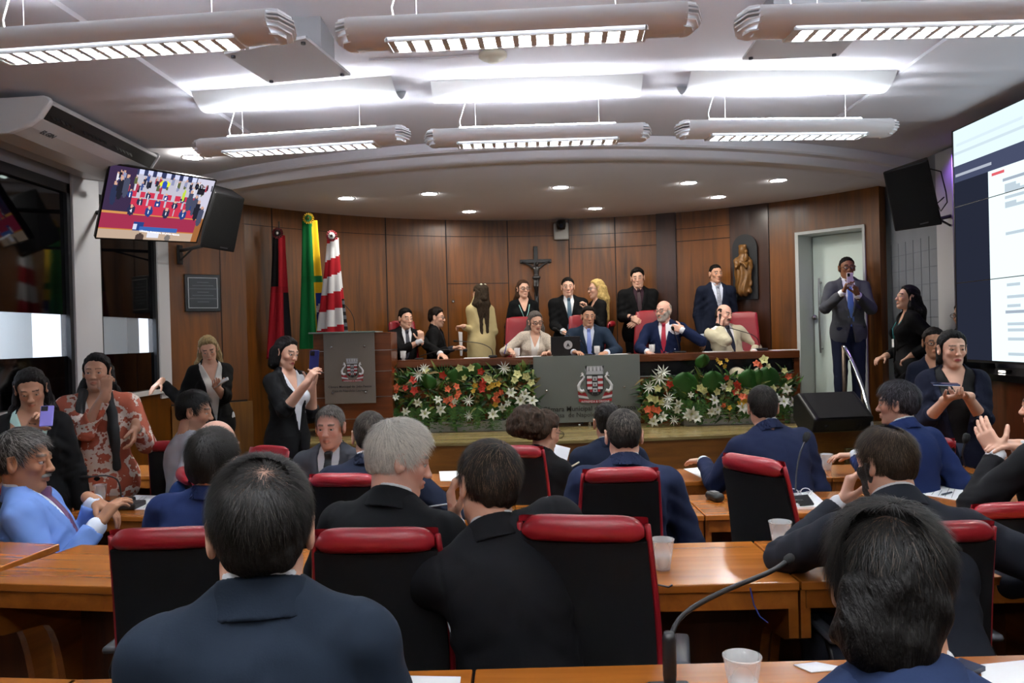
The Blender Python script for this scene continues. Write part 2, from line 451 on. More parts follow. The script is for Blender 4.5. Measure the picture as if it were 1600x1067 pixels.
# ------------------------------------------------------------------ left wall with windows
XW = -3.62
M_wg = mat('window_film', '050507', .06, spec=.5)
M_alu = mat('window_metal', '2b2c30', .4, metal=.6)
SILL = 1.20
yl0, yl1 = 6.62, 7.05                          # pillar
b = MB(); b.box((XW-.4, -4.5, 0), (XW, yl0, SILL-.04)); b.box((XW-.4, yl0, 0), (XW, 8.46, SILL-.04)); struct(b.build('wall_left_low', M_wallw))
b = MB(); b.box((XW-.4, -4.5, 3.0), (XW, 8.46, ZC)); struct(b.build('wall_left', mat('lintel_paint', '8f9098', .6)))
b = MB(); b.box((XW-.06, -4.5, SILL-.04), (XW+.05, 8.4, SILL)); struct(b.build('trim_6', mat('sill_white', 'd8d8d8', .5)))
b = MB(); b.box((XW-.35, yl0, SILL), (XW+.02, yl1, ZC-.03)); struct(b.build('wall_pillar', M_pil, bevel=.006))
b = MB(); b.box((XW-.2, 8.20, SILL-.1), (XW+.015, 8.47, ZC-.03)); struct(b.build('wall_end_post', M_pil))
wzs = [(SILL, 1.60), (1.60, 1.86), (1.86, 3.0)]
for wi, (a0, a1) in enumerate(((-4.4, 2.2), (2.25, yl0), (yl1, 8.20))):
    b = MB(); xg = XW-.03; b.box((xg-.03, a0, 1.60), (xg, a1, 1.86))
    pn = MB(); pn.box((xg-.02, a0, SILL), (xg, a1, 1.58)); pn.box((xg-.02, a0, 1.92), (xg, a1, 3.0))
    fr = MB()
    for yy in (a0, a1): fr.box((xg-.05, yy-.05 if yy == a1 else yy, SILL), (xg+.03, yy if yy == a1 else yy+.05, 3.0))
    fr.box((xg-.05, a0, 2.92), (xg+.03, a1, 3.0))
    o = fr.build('window_%d' % (wi+1), M_alu); struct(o)
    pn.build('dark_film_pane', M_wg, o)
    c = MB(); c.box((xg-.008, a0, 1.58), (xg-.004, a1, 1.92)); c.build('clear_pane', mat('clear_glass', (.9, .95, 1), .02, alpha=.12, spec=.8), o)
# lit corridor behind the clear strip
b = MB(); b.box((-6.3, -4.5, 0), (-6.2, 12.9, ZC)); struct(b.build('wall_corridor', mat('corridor_paint', 'd5dde2', .7)))
t = empty('corridor_lamp', (-5.0, 5.5, ZC-.06), 0, 'ceiling strip light in the corridor seen through the left windows', 'lamp')
b = MB(); b.box((-.1, -3.4, -.02), (.1, 3.4, .06)); b.build('housing', M_white, t)
b = MB(); b.box((-.08, -3.3, -.032), (.08, 3.3, -.021)); b.build('diffuser', emis('corridor_light', 'e9f4ff', 95), t)
b = MB(); b.box((-6.4, -4.6, 0), (4.6, -4.5, ZC)); struct(b.build('wall_rear', mat('rear_paint', 'd8d4cc', .8)))
b = MB(); b.box((-6.4, 12.9, 0), (4.7, 13, ZC)); struct(b.build('wall_far', mat('far_paint', '55565a', .8)))
# ------------------------------------------------------------------ right wall
XR = 4.25
b = MB(); b.box((XR, -4.5, 0), (XR+.15, 7.85, ZC)); struct(b.build('wall_right', mat('right_paint', '6f6c70', .7)))
M_grey = mat('wall_right_mural', '7c8088', .6, var=(3, .12))
b = MB(); b.box((XR, 7.85, 0), (XR+.15, 9.5, ZC)); struct(b.build('wall_right_grey', M_grey))
b = MB()
for k in range(7):                             # faint line relief of the mural
    yy = 7.95+k*.16; b.box((XR-.004, yy, 1.0), (XR+.0, yy+.006, 2.55))
for k in range(9): b.box((XR-.004, 7.95, 1.05+k*.17), (XR, 8.95, 1.056+k*.17))
struct(b.build('trim_7', mat('mural_line', '6a6e77', .6)))
b = MB(); b.box((XR-.06, 7.56, 0), (XR+.02, 7.85, ZC-.03)); struct(b.build('trim_8', mat('post_white', 'b9b9bb', .6)))
# low timber wainscot at the right below the screen
b = MB(); b.box((3.65, -4.5, 0), (XR-.001, 6.9, 1.22)); struct(b.build('wall_right_low', wood('dado_veneer', '6b3418', '35160a', 2, coat=.2, seed=8)))
b = MB(); b.box((3.60, -4.5, 1.22), (XR, 6.95, 1.27)); struct(b.build('trim_9', mat('dado_top', '15110f', .25)))
# ------------------------------------------------------------------ door in the curved wall, opening to a bright room
M_jamb = mat('door_frame_paint', 'b9bdbd', .5)
b = MB()
def jam(a, w_, dep, z1):
    x, y = wallpt(a); n = np.array([math.sin(a), math.cos(a)]); t_ = np.array([math.cos(a), -math.sin(a)])
    return np.array([x, y]), n, t_
pA, nA, tA = jam(A_D0, 0, 0, 0); pB, nB, tB = jam(A_D1, 0, 0, 0)
nm = (nA+nB)/2; nm /= np.linalg.norm(nm)
def quadprism(mb, p, q, z0, z1):
    mb.prism([p[0], p[1], q[1], q[0]], z0, z1)
b.prism([tuple(pA-nA*.03), tuple(pA+tA*.04-nA*.03), tuple(pA+tA*.04+nm*.45), tuple(pA+nm*.45)][::-1], ZST, DT)
b.prism([tuple(pB-nB*.02-tB*.03), tuple(pB-nB*.02), tuple(pB+nm*.2), tuple(pB-tB*.03+nm*.2)][::-1], ZST, DT)
b.prism([tuple(pA-nA*.03), tuple(pB-nB*.02), tuple(pB+nm*.4), tuple(pA+nm*.4)][::-1], DT-.035, DT-.001)
o = b.build('door_1', M_jamb); struct(o)
# leaf, set back in the reveal
q0 = pA+tA*.05+nm*.30; q1 = pB+nm*.30; dv = (q1-q0)/np.linalg.norm(q1-q0); nd = np.array([-dv[1], dv[0]])
b = MB(); b.prism([tuple(q0), tuple(q1), tuple(q1+nm*.04), tuple(q0+nm*.04)][::-1], ZST+.02, DT-.04); b.build('door_leaf', mat('door_leaf_white', 'dfeee8', .35), o)
hp = q0+dv*.10-nm*.05
b = MB(); zz = np.linspace(1.35, 2.25, 11)
b.tube([(hp[0]-nm[0]*.02*math.sin(PI*(z-1.35)/.9), hp[1]-nm[1]*.03*math.sin(PI*(z-1.35)/.9), z) for z in zz], .012)
for z in (1.40, 2.20): b.tube([(hp[0], hp[1], z), (hp[0]+nm[0]*.06, hp[1]+nm[1]*.06, z)], .010)
b.build('door_handle', mat('brushed_steel', '8c8c8c', .3, metal=1), o)
b = MB(); kp = q0+dv*.02-nm*.04; b.lathe([(.0, 0), (.03, .005), (.03, .03), (.0, .04)], 12, (kp[0], kp[1], 1.78), rotx(PI/2)); b.build('door_lock', mat('brushed_steel'), o)
# ------------------------------------------------------------------ stage
M_st = wood('stage_boards', 'a08f5e', '7b6c44', 0, rough=.25, scale=.8, coat=.2)
M_str = wood('stage_riser', '8e5a1c', '643a10', 0, rough=.4, scale=.9, coat=.1, seed=4)
def stage_front(x): return 7.95+.042*(x-.5)**2 if x > -2 else 7.95+.042*6.25
xs = np.linspace(-2.35, 4.20, 40)
poly = [(x, stage_front(x)) for x in xs]+[(4.20, 11.0), (-3.2, 11.0), (-3.2, 9.15), (-2.35, 9.15)]
b = MB(); b.prism(poly, 0, ZST-.03); struct(b.build('floor_stage_riser', M_str))
poly2 = [(x, y-.03) for x, y in poly[:40]]+poly[40:]
b = MB(); b.prism(poly2, ZST-.03, ZST); struct(b.build('floor_stage', M_st))
b = MB(); b.box((-3.2, 8.55, 0), (-2.36, 9.14, .38)); b.box((-3.2, 8.2, 0), (-2.36, 8.54, .19)); struct(b.build('floor_step', M_st))
b = MB(); b.box((-3.2, 8.53, .355), (-2.36, 8.56, .385)); b.box((-3.2, 9.12, .57), (-2.36, 9.15, .605)); struct(b.build('trim_10', mat('step_nosing', '9a9a96', .4)))
# ------------------------------------------------------------------ pendant lamps
M_pend = mat('pendant_enamel', 'f6f7fb', .4)
M_ref = mat('reflector_enamel', 'f2f4f6', .4)
M_down = emis('tube_down', 'f4faff', P_DOWN); M_up = emis('tube_up', 'f2f8ff', P_UP)
def pendant_parts(root, L=1.5):
    wy, wz = .125, .058; n = 28
    prof = [(wy*math.cos(t), wz*math.sin(t)) for t in np.linspace(-PI/2, 1.5*PI, n, endpoint=False)]
    b = MB(); xw = .54; h = L/2-.05
    for a0, a1 in ((-h, -xw), (xw, h)):
        b.grid([[(x, y, z) for x in (a0, a1)] for y, z in prof+[prof[0]]])
    sel = [p for p in prof if not (abs(p[0]) < .068 and p[1] < 0)]
    k0 = next(i for i, p in enumerate(prof) if abs(p[0]) >= .068 or p[1] > 0)
    sel = [prof[(k0+i) % n] for i in range(n) if not (abs(prof[(k0+i) % n][0]) < .068 and prof[(k0+i) % n][1] < 0)]
    up = [i for i, p in enumerate(sel) if abs(p[0]) < .022 and p[1] > 0]
    b.grid([[(x, y, z) for x in (-xw, xw)] for y, z in sel[:up[0]]]); b.grid([[(x, y, z) for x in (-xw, xw)] for y, z in sel[up[-1]+1:]])
    o = b.build('housing', M_pend, root, smooth=True)
    for sx in (-1, 1):                         # slatted end caps
        b = MB(); b.prism([(sx*(h-.03), -.11), (sx*(h+.0), -.11), (sx*(h+.0), .11), (sx*(h-.03), .11)][::sx], -.02, .02)
        b.tube([(sx*(h+.03), 0, -wz*.9), (sx*(h+.03), 0, wz*.9)], .008, 6)
        for k in range(7):
            f = .93-.02*k; zk = -wz+(k+.5)*2*wz/7
            ext = .075*math.sqrt(max(0, 1-(zk/wz)**2))
            hw = wy*math.sqrt(max(0.02, 1-(zk/wz)**2))
            b.prism([(sx*(h-.01), -hw), (sx*(h+ext*.6), -hw*.8), (sx*(h+ext), 0), (sx*(h+ext*.6), hw*.8), (sx*(h-.01), hw)][::sx], zk-.0045, zk+.0025)
        b.build('end_cap', M_pend, root)
    b = MB()                                   # white louvre blades and frame
    zl = -wz+.006
    for k in range(15):
        x = -xw+.02+(2*xw-.04)*k/14
        b.add([(x-.012, -.062, zl-.006), (x+.012, -.062, zl-.006), (x+.001, -.062, zl+.035), (x-.012, .062, zl-.006), (x+.012, .062, zl-.006), (x+.001, .062, zl+.035)], [(0, 1, 2), (3, 5, 4), (0, 2, 5, 3), (1, 4, 5, 2), (0, 3, 4, 1)])
    b.box((-xw, -.004, zl-.006), (xw, .004, zl+.03))
    for sy in (-1, 1): b.box((-xw, sy*.066-.004, zl-.01), (xw, sy*.066+.004, zl+.03))
    for sx in (-1, 1): b.box((sx*xw-.006, -.07, zl-.01), (sx*xw+.006, .07, zl+.03))
    b.build('louvre', mat('louvre_white', 'f4f6f8', .3), root)
    for sy in (-1, 1): b = MB(); b.tube([(-xw+.01, sy*.032, zl+.055), (xw-.01, sy*.032, zl+.055)], .012, 8); b.build('tube', M_down, root)
    b = MB(); b.tube([(-xw+.01, 0, wz+.004), (xw-.01, 0, wz+.004)], .012, 8); b.build('tube', M_up, root)
    for sx in (-1, 1): b = MB(); b.tube([(sx*.42, 0, wz), (sx*.42, 0, .36)], .0012, 4); b.build('suspension_wire', mat('white_cable', 'd0d0d0', .5), root)
    b = MB()
    b.tube([(-.52, .02, wz), (-.53, .02, wz+.06), (-.50, .02, wz+.15), (-.46, .02, .33)], .004, 5)
    b.build('cable', mat('white_cable', 'd0d0d0', .5), root)
    return root
def refl_parts(root, L=1.4):
    b = MB(); W = .17; n = 14
    A = []
    for i in range(n+1):
        t = -1+2*i/n; A.append([(x, W*t, -.095*(1-t*t)+.0) for x in (-L/2, L/2)])
    b.grid(A); A2 = [[(x, y, z+.004) for x, y, z in r] for r in A]; b.grid([r[::-1] for r in A2])
    o = b.build('sheet', M_ref, root, smooth=True)
    return root
first = {}
PEND = [  # x, y, z, yaw, label
 (-1.63, 3.38, 2.95, -6, 'white pendant strip light above the air conditioner, left one of the nearest row'),
 (.05, 3.38, 2.95, -3.3, 'white pendant strip light in the middle of the nearest row'),
 (1.75, 3.40, 2.95, 0, 'white pendant strip light cut by the right edge, nearest row'),
 (-1.40, 5.45, 3.01, -9, 'white pendant strip light at the left of the second row, above the television side'),
 (.21, 5.45, 3.01, -1, 'white pendant strip light in the middle of the second row'),
 (1.90, 5.45, 3.01, 4, 'white pendant strip light at the right of the second row')]
PB = [(-1.6, .9, 2.95, -3), (.0, .9, 2.95, 0), (1.7, .9, 2.95, 0), (-1.6, -1.8, 2.95, 0), (0, -1.8, 2.95, 0), (1.7, -1.8, 2.95, 0)]
proto = None
for i, (x, y, z, a, *lb) in enumerate(PEND+PB):
    lb = lb[0] if lb else 'white pendant strip light hanging behind the viewpoint'
    if proto is None:
        proto = pendant_parts(empty('pendant_light', (x, y, z), math.radians(a), lb, 'ceiling light', 'pendant strip lights'))
    else: copy_thing(proto, (x, y, z), math.radians(a), lb)
    zr = ZC-.002
    rl = 'curved white reflector on the ceiling above '+('the '+('left near', 'middle near', 'right near', 'left far', 'middle far', 'right far')[i]+' pendant light' if i < 6 else 'a pendant light behind the viewpoint')
    rx, ry = x, y-.0
    if i == 0:
        rp = refl_parts(empty('ceiling_reflector', (rx, ry, zr), math.radians(a), rl, 'reflector', 'curved ceiling reflectors'))
        rproto = rp
    else: copy_thing(rproto, (rx, ry, zr), math.radians(a), rl)
# ------------------------------------------------------------------ round downlights
def downlight(x, y, z, label, pr=[None]):
    if pr[0] is None:
        t = empty('downlight', (x, y, z), 0, label, 'ceiling light', 'round downlights')
        b = MB(); b.lathe([(.098, .0), (.098, -.008), (.083, -.010), (.081, -.004)], 24, caps=False); b.build('trim_ring', M_white, t, smooth=True)
        b = MB(); b.lathe([(.082, -.003), (.001, -.004)], 24, caps=False); b.build('diffuser', emis('downlight_disc', 'fbf6ec', P_SPOT), t)
        pr[0] = t
    else: copy_thing(pr[0], (x, y, z), 0, label)
for px, py, lb in [(541, 309, 'leftmost round downlight in the stage soffit'), (671, 302, 'second round downlight from the left in the stage soffit'), (733, 330, 'round downlight in the rear of the soffit, left of the camera dome'),
                   (876, 292, 'round downlight in the soffit directly before the camera dome'), (930, 325, 'round downlight in the rear of the soffit, right of the camera dome'), (1076, 285, 'round downlight in the front line of the soffit above the right of the desk'),
                   (1122, 307, 'round downlight in the rear of the soffit above the saint statue'), (1216, 281, 'rightmost round downlight in the soffit near the doorway')]:
    p = atz(px, py, ZS); downlight(p[0], p[1], ZS, lb)
p = atz(301, 245, ZC-.03); downlight(p[0], p[1], ZC-.031, 'single round downlight in the main ceiling above the television')
for x, y in ((3.2, 3.2), (3.2, .5), (-3.0, .5), (-.8, -.4), (.8, -.4), (-.8, -3.2), (.8, -3.2)): downlight(x, y, ZC-(.024 if abs(x) > 2.5 else .001), 'added unseen round downlight in the ceiling behind or beside the viewpoint')  # unseen downlights, added to throw more light into the hall
# ------------------------------------------------------------------ access boards, smoke detector
def board(pts, z, th, label, brk):
    t = empty('ceiling_board', (0, 0, 0), 0, label, 'panel'); P = [atz(px, py, z) for px, py in pts]
    b = MB(); b.prism([(p[0], p[1]) for p in P], z, z+th); b.build('plate', mat('board_white', 'b9b9bd', .5), t)
    c = np.mean([p[:2] for p in P], axis=0)
    b = MB(); b.box((c[0]-.22, c[1]-.16, z+th), (c[0]+.22, c[1]+.16, ZC)); b.build('mount_box', mat('mount_grey', '9a9a9e', .5), t)
    for p in P:
        q = c+(p[:2]-c)*.86; b = MB(); b.lathe([(.012, 0), (.012, -.012), (0, -.014)], 10, (q[0], q[1], z))
        b.build('screw', mat('screw_grey', '55555a', .4, metal=1), t)
board([(548, 118), (420, 130), (350, 85), (478, 60)], 3.16, .015, 'square white board hung below the ceiling at the left pendant', 0)
board([(1310, 88), (1160, 94), (1205, 30), (1372, 24)], 3.16, .015, 'square white board hung below the ceiling at the right pendant', 0)
p = atz(770, 84, ZC)
t = empty('smoke_detector', (p[0], p[1], ZC), 0, 'round cream smoke detector on the ceiling behind the middle near pendant', 'detector')
b = MB(); b.lathe([(.085, 0), (.085, -.02), (.07, -.032), (.035, -.036), (.033, -.05), (.0, -.055)], 24); b.build('body', mat('detector_cream', 'd3cdbb', .5), t, smooth=True)
b = MB(); b.tube([(-.08, 0, -.006), (-.35, .03, -.008), (-.75, .03, -.006)], .006, 6); b.build('conduit', M_white, t)
# ================================================================== FURNITURE
M_desk = wood('desk_top_veneer', 'b8702c', '8a4a16', 0, rough=.22, scale=.8, coat=.35)
M_deskd = wood('desk_body_veneer', '5a2d12', '38190a', 2, rough=.35, scale=.8, coat=.15, seed=2)
M_desks = wood('desk_side_veneer', 'a25f22', '6f3a12', 1, rough=.3, scale=.8, coat=.2, seed=6)
M_blk = mat('black_plastic', '0d0d0f', .4)
M_mesh = mat('chair_back_fabric', '0d0c0e', .9, bump=(500, .08), spec=.2)
M_red = mat('red_leather', '8c1a25', .34, var=(3, .10), bump=(45, .05), coat=.12)
M_chrome = mat('chrome', 'b5b7ba', .22, metal=1)
M_paper = mat('white_paper', 'eceef2', .6)
M_ink = mat('print_ink', '77797f', .7)
def desk(x0, x1, d0, d1, htop, z0, yawm, label, group):
    """one desk module: user side at d0 (near), far side d1"""
    cx = (x0+x1)/2; w = x1-x0; dep = d1-d0
    t = empty('desk', (cx, d0, z0), yawm, label, 'desk', group); H = htop-z0
    tp_ = .5*abs(yawm)*dep; b = MB(); b.prism([(-w/2+.003, 0), (w/2-.003, 0), (w/2-.003-tp_, dep), (-w/2+.003+tp_, dep)], H-.028, H); b.build('desk_top', M_desk, t, bevel=.004)
    b = MB(); b.box((-w/2+.02, .008, H-.085), (w/2-.02, .028, H-.028)); b.build('apron', M_desks, t)
    for s in (-1, 1):
        b = MB(); xa = s*(w/2-.004-tp_); xb = s*(w/2-.034-tp_); pts = [(.015, H-.03), (dep-.02, H-.03), (dep-.02, 0), (dep-.12, 0)]
        for k in range(9):
            a = PI/2*k/8; pts.append((dep-.12-.12*(1-math.cos(a))*1.0-.0, .0+(H-.22)*math.sin(a)*.98+.0))
        pts += [(.06, H-.20), (.015, H-.18)]
        R = np.array([[0, 0, 1.], [1., 0, 0], [0, 1., 0]])
        b.prism(pts, min(xa, xb), max(xa, xb), R); b.build('side_panel', M_desks, t)
    b = MB(); b.box((-w/2+.03+tp_, dep-.05, .04), (w/2-.03-tp_, dep-.025, H-.03)); b.build('modesty_panel', M_deskd, t)
    return t
ZB0, ZA0 = .11, .14
XS = [-2.9, -1.86, -.965, -.05, .87, 1.80, 2.75]
names5 = ['far left', 'left', 'centre left', 'centre right', 'right', 'far right']
def seamx(k, off=0): return XS[k]+off
def desk_row(off, base, dep, htop, z0, yaws, ks, rowname, group):
    """right-hand modules stand square at base; the left ones swing away, joined at their front corners"""
    yr = None
    for k in sorted(ks, reverse=True):
        x0, x1 = XS[k]+off, XS[k+1]+off; a = yaws.get(k, 0)
        if a == 0: d0 = base; yr = base
        else: yl = yr+(x1-x0)*math.tan(a); d0 = (yr+yl)/2; yr = yl
        desk(x0, x1, d0, d0+dep, htop, z0, -a, names5[k]+' desk module of the '+rowname, group)
desk_row(-.055, 1.345, .46, .90, ZA0, {1: .12, 0: .2}, range(6), 'nearest row', 'desks of the nearest row')
desk_row(0, 2.46, .49, .87, ZB0, {2: .08, 1: .17, 0: .22}, range(6), 'second row from the viewpoint', 'desks of the second row')
desk_row(.04, 3.86, .49, .76, 0, {2: .10, 1: .19, 0: .24}, range(6), 'third row', 'desks of the third row')
desk_row(.08, 4.74, .45, .76, 0, {2: .10}, range(2, 6), 'front row before the stage', 'desks of the front row')
desk(-2.95, -2.05, 5.45, 5.9, .76, 0, -.2, 'short desk module beside the left wall near the stage steps', 'desks of the front row')
# ------------------------------------------------------------------ chairs
def chair_parts(t, w=.44, hb=.62):
    """office chair facing +y, origin on the floor below the seat; red padded front, black back shell, red rolled top"""
    def backshape(u, v):        # u -1..1 across, v 0..1 up -> x, y(rear surface), z
        wd = w/2*(.80+.20*math.sin(min(1, (1-v)*1.15)*PI*.5+.25)) if v > .0 else w/2
        wd = w/2*(1.0-.17*v**1.3-.12*(1-v)**4)
        x = u*wd; y = -.22-.10*v+.05*math.sin(v*PI)*.6+.035*(u*u)*1.0; z = .50+v*hb
        return x, y, z
    n, k = 14, 14
    us = np.linspace(-1, 1, n+1); vs = np.linspace(0, 1, k+1)
    b = MB()
    def corner(u, v):           # rounded corners
        return (.97-.10*max(0, (v-.9)/.1)**2)*u
    R_ = [[backshape(corner(u, v), v) for u in us] for v in vs*.90]
    R_ = np.array(R_); Fr = R_.copy(); Fr[..., 1] += .03; Bk = R_.copy(); Bk[..., 1] -= .012
    b.grid(Bk); b.grid(Fr[::-1])
    ed = [Bk[:, 0], Fr[:, 0]]; b.grid([Bk[:, 0], Fr[:, 0]]); b.grid([Fr[:, -1], Bk[:, -1]]); b.grid([Fr[0], Bk[0]]); b.grid([Bk[-1], Fr[-1]])
    b.build('back_shell', M_mesh, t, smooth=False, auto=40)
    b = MB()                    # red cushion: padded front, rolled over the top and edges
    rows = []
    for v in np.linspace(0, 1, 18):
        row = []
        for j in range(21):
            a = PI*j/20; u = -math.cos(a); x, y, z = backshape(u*1.0, v)
            row.append((x*1.02, y+.016+.052*math.sin(a)**.8*(1 if v < .95 else .8), z))
        rows.append(row)
    b.grid(rows)
    top = []; 
    # rolled top
    xs_ = np.linspace(-1, 1, 25)
    P = [backshape(u*.93, 1.0-.02*(abs(u))**4) for u in xs_]
    ring = []
    for i, u in enumerate(xs_):
        x, y, z = P[i]; th = .028*max(.15, (1-abs(u)**7))**.5; hh = .036*max(.12, (1-abs(u)**9))**.5
        ring.append([(x*1.03, y+.018+(th+.008)*math.cos(a), z-.024+hh*math.sin(a)) for a in np.linspace(0, 2*PI, 17)])
    b.grid(ring, False)
    b.build('back_cushion', M_red, t, smooth=True)
    b = MB()
    for s in (-1, 1):
        e = [np.array(backshape(s*1.0, v))+np.array([0, .012, 0]) for v in np.linspace(.0, .97, 16)]
        b2 = MB(); b2.tube(e, [.009+.003*math.sin(PI*i/15) for i in range(16)], 8); b2.build('back_piping', M_red, t, smooth=True)
    b = MB(); b.rbox((-w/2, -.20, .42), (w/2, .26, .50), .035, 3); b.build('seat', M_red, t, smooth=True)
    for s in (-1, 1):
        b = MB(); xx = s*(w/2+.05)
        b.tube([(s*.18, 0, .42), (xx, -.0, .43), (xx+s*.01, -.05, .50), (xx, -.09, .60), (xx, -.02, .665)], .014, 8); b.tube([(xx, -.02, .66), (xx, .10, .66)], .012, 8)
        o = b.build('armrest', M_blk, t, smooth=True)
        b = MB(); b.rbox((xx-.026, -.12, .665), (xx+.026, .14, .69), .012, 2); b.build('arm_pad', mat('arm_pad_grey', '3d4046', .35), o, smooth=True)
    b = MB(); b.tube([(0, -.12, .46), (0, -.25, .45), (0, -.285, .52), (0, -.29, .68)], .022, 8); b.build('back_bracket', M_blk, t, smooth=True)
    b = MB(); b.lathe([(.028, .08), (.028, .30), (.02, .30), (.02, .43)], 12); b.build('gas_column', M_blk, t, smooth=True)
    for k in range(5):
        a = 2*PI*k/5; c, s = math.cos(a), math.sin(a)
        b = MB(); b.tube([(.02*c, .02*s, .095), (.15*c, .15*s, .085), (.27*c, .27*s, .06)], [.022, .018, .013], 8); o = b.build('base_leg', M_blk, t, smooth=True)
        b = MB(); b.lathe([(0, -.012), (.024, -.012), (.026, 0), (.024, .012), (0, .012)], 10, (.27*c, .27*s, .026), roty(PI/2)@rotx(0)); b.build('caster', M_blk, o, smooth=True)
    return t
CH = []
def chair(px, py, d, z0, rz, label, group, zoff=0):
    """px,py: where the photo shows the middle of the backrest top; rz: turn (0 faces away from us)"""
    top = np.array([0, -.32, 1.13]); p = at(px, py, d); R = rotz(rz); q = R@top
    loc = (p[0]-q[0], p[1]-q[1], z0)
    dz = p[2]-(z0+1.135)
    if not CH:
        t = chair_parts(empty('office_chair', loc, rz, label, 'chair', group)); CH.append(t)
    else: t = copy_thing(CH[0], loc, rz, label, group)
    t.scale = (.88, .84, (p[2]-z0)/1.125) if abs(dz) < .6 else (.8, .8, 1)
    return t
g = 'red and black office chairs at the desks'
chair(240, 836, 2.20, .125, .03, 'second row chair with red top at the far left, left of the near balding man', g)
chair(574, 838, 1.98, .125, -.04, 'chair with black back in the second row behind the grey-haired man', g)
chair(903, 818, 1.93, .125, -.20, 'large near chair turned slightly right, between the whispering man and the clear cup', g)
chair(1490, 826, 2.16, .125, -.02, 'second row chair partly hidden by the near dark-haired man at the right', g)
chair(974, 736, 3.35, 0, 0, 'third row chair behind the man in the navy suit, centre', g)
chair(1149, 716, 3.20, 0, -1.05, 'chair turned sideways showing its curved red edge, right of centre', g)
chair(-14, 752, 3.68, 0, -1.2, 'chair at the left edge behind the man in the light blue suit', g)
chair(262, 736, 4.0, 0, -1.1, 'small red chair back beside the papers on the left third row desk', g)
chair(1205, 694, 4.35, 0, 0, 'front row chair behind the man reaching for papers', g)
chair(1460, 688, 4.35, 0, 0, 'front row chair behind the royal blue suit at the right', g)
chair(264, 692, 4.85, 0, .03, 'front row chair behind the man in the pale grey shirt', g)
chair(438, 695, 5.15, 0, PI-.5, 'red chair of the man in the grey suit who faces the camera', g)
chair(524, 745, 3.62, 0, -.15, 'third row chair hidden between the grey-haired man and the young man in navy', g)
chair(795, 700, 4.1, 0, -.2, 'chair of the woman with the curly hair bun, its edge a thin red line', g)
chair(1612, 792, 2.9, 0, .1, 'red chair at the right edge behind the gesturing man', g)
g2 = 'red chairs behind the dais desk'
ZD = ZST
for px, py, d, rz, lb in [(624, 502, 10.1, PI+.45, 'red chair of the man with a hand at his chin, left end of dais'), (812, 496, 10.0, PI, 'red chair behind the woman in the cream tweed jacket'),
                      (909, 493, 10.05, PI, 'red chair behind the man with the pale blue tie'), (1016, 486, 10.0, PI-.3, 'red chair behind the bald man in the navy suit'),
                      (966, 502, 10.1, 1.3, 'empty red chair turned sideways between the two central men of the dais'), (1160, 488, 9.84, PI-.25, 'red chair behind the man in the cream suit')]:
    chair(px, py, d, ZD, rz, lb, g2)
# ------------------------------------------------------------------ dais desk
M_dais = wood('dais_veneer', '6e3a18', '3a1a0a', 0, rough=.25, scale=.8, coat=.2, seed=9)
M_dk = mat('dais_dark_band', '15161a', .2)
M_sil = mat('silver_strip', 'a8a8a8', .35, metal=1)
xl, xr = -1.37, 3.30; dyf = 9.2; HT = ZST+.80
t = empty('dais_desk', ((xl+xr)/2, dyf, ZST), 0, 'long timber council desk on the stage behind the flowers', 'desk')
b = MB().frame((-(xl+xr)/2, -dyf, -ZST)); b.rbox((xl, dyf-.02, HT-.085), (xr, dyf+.44, HT), .006); b.build('desk_top', M_dais, t)
b = MB().frame((-(xl+xr)/2, -dyf, -ZST)); b.box((xl, dyf+.05, HT-.25), (xr-.05, dyf+.09, HT-.086)); b.build('dark_band', M_dk, t)
b = MB().frame((-(xl+xr)/2, -dyf, -ZST)); b.box((xl, dyf+.04, ZST), (xr-.05, dyf+.09, HT-.262)); b.build('front_panel', M_dais, t)
b = MB().frame((-(xl+xr)/2, -dyf, -ZST)); b.box((xl, dyf+.035, HT-.262), (xr-.05, dyf+.06, HT-.251)); b.build('silver_strip', M_sil, t)
for x in (xl, xr-.06): b = MB().frame((-(xl+xr)/2, -dyf, -ZST)); b.box((x, dyf, ZST), (x+.06, dyf+.43, HT-.086)); b.build('side_panel', M_dais, t)
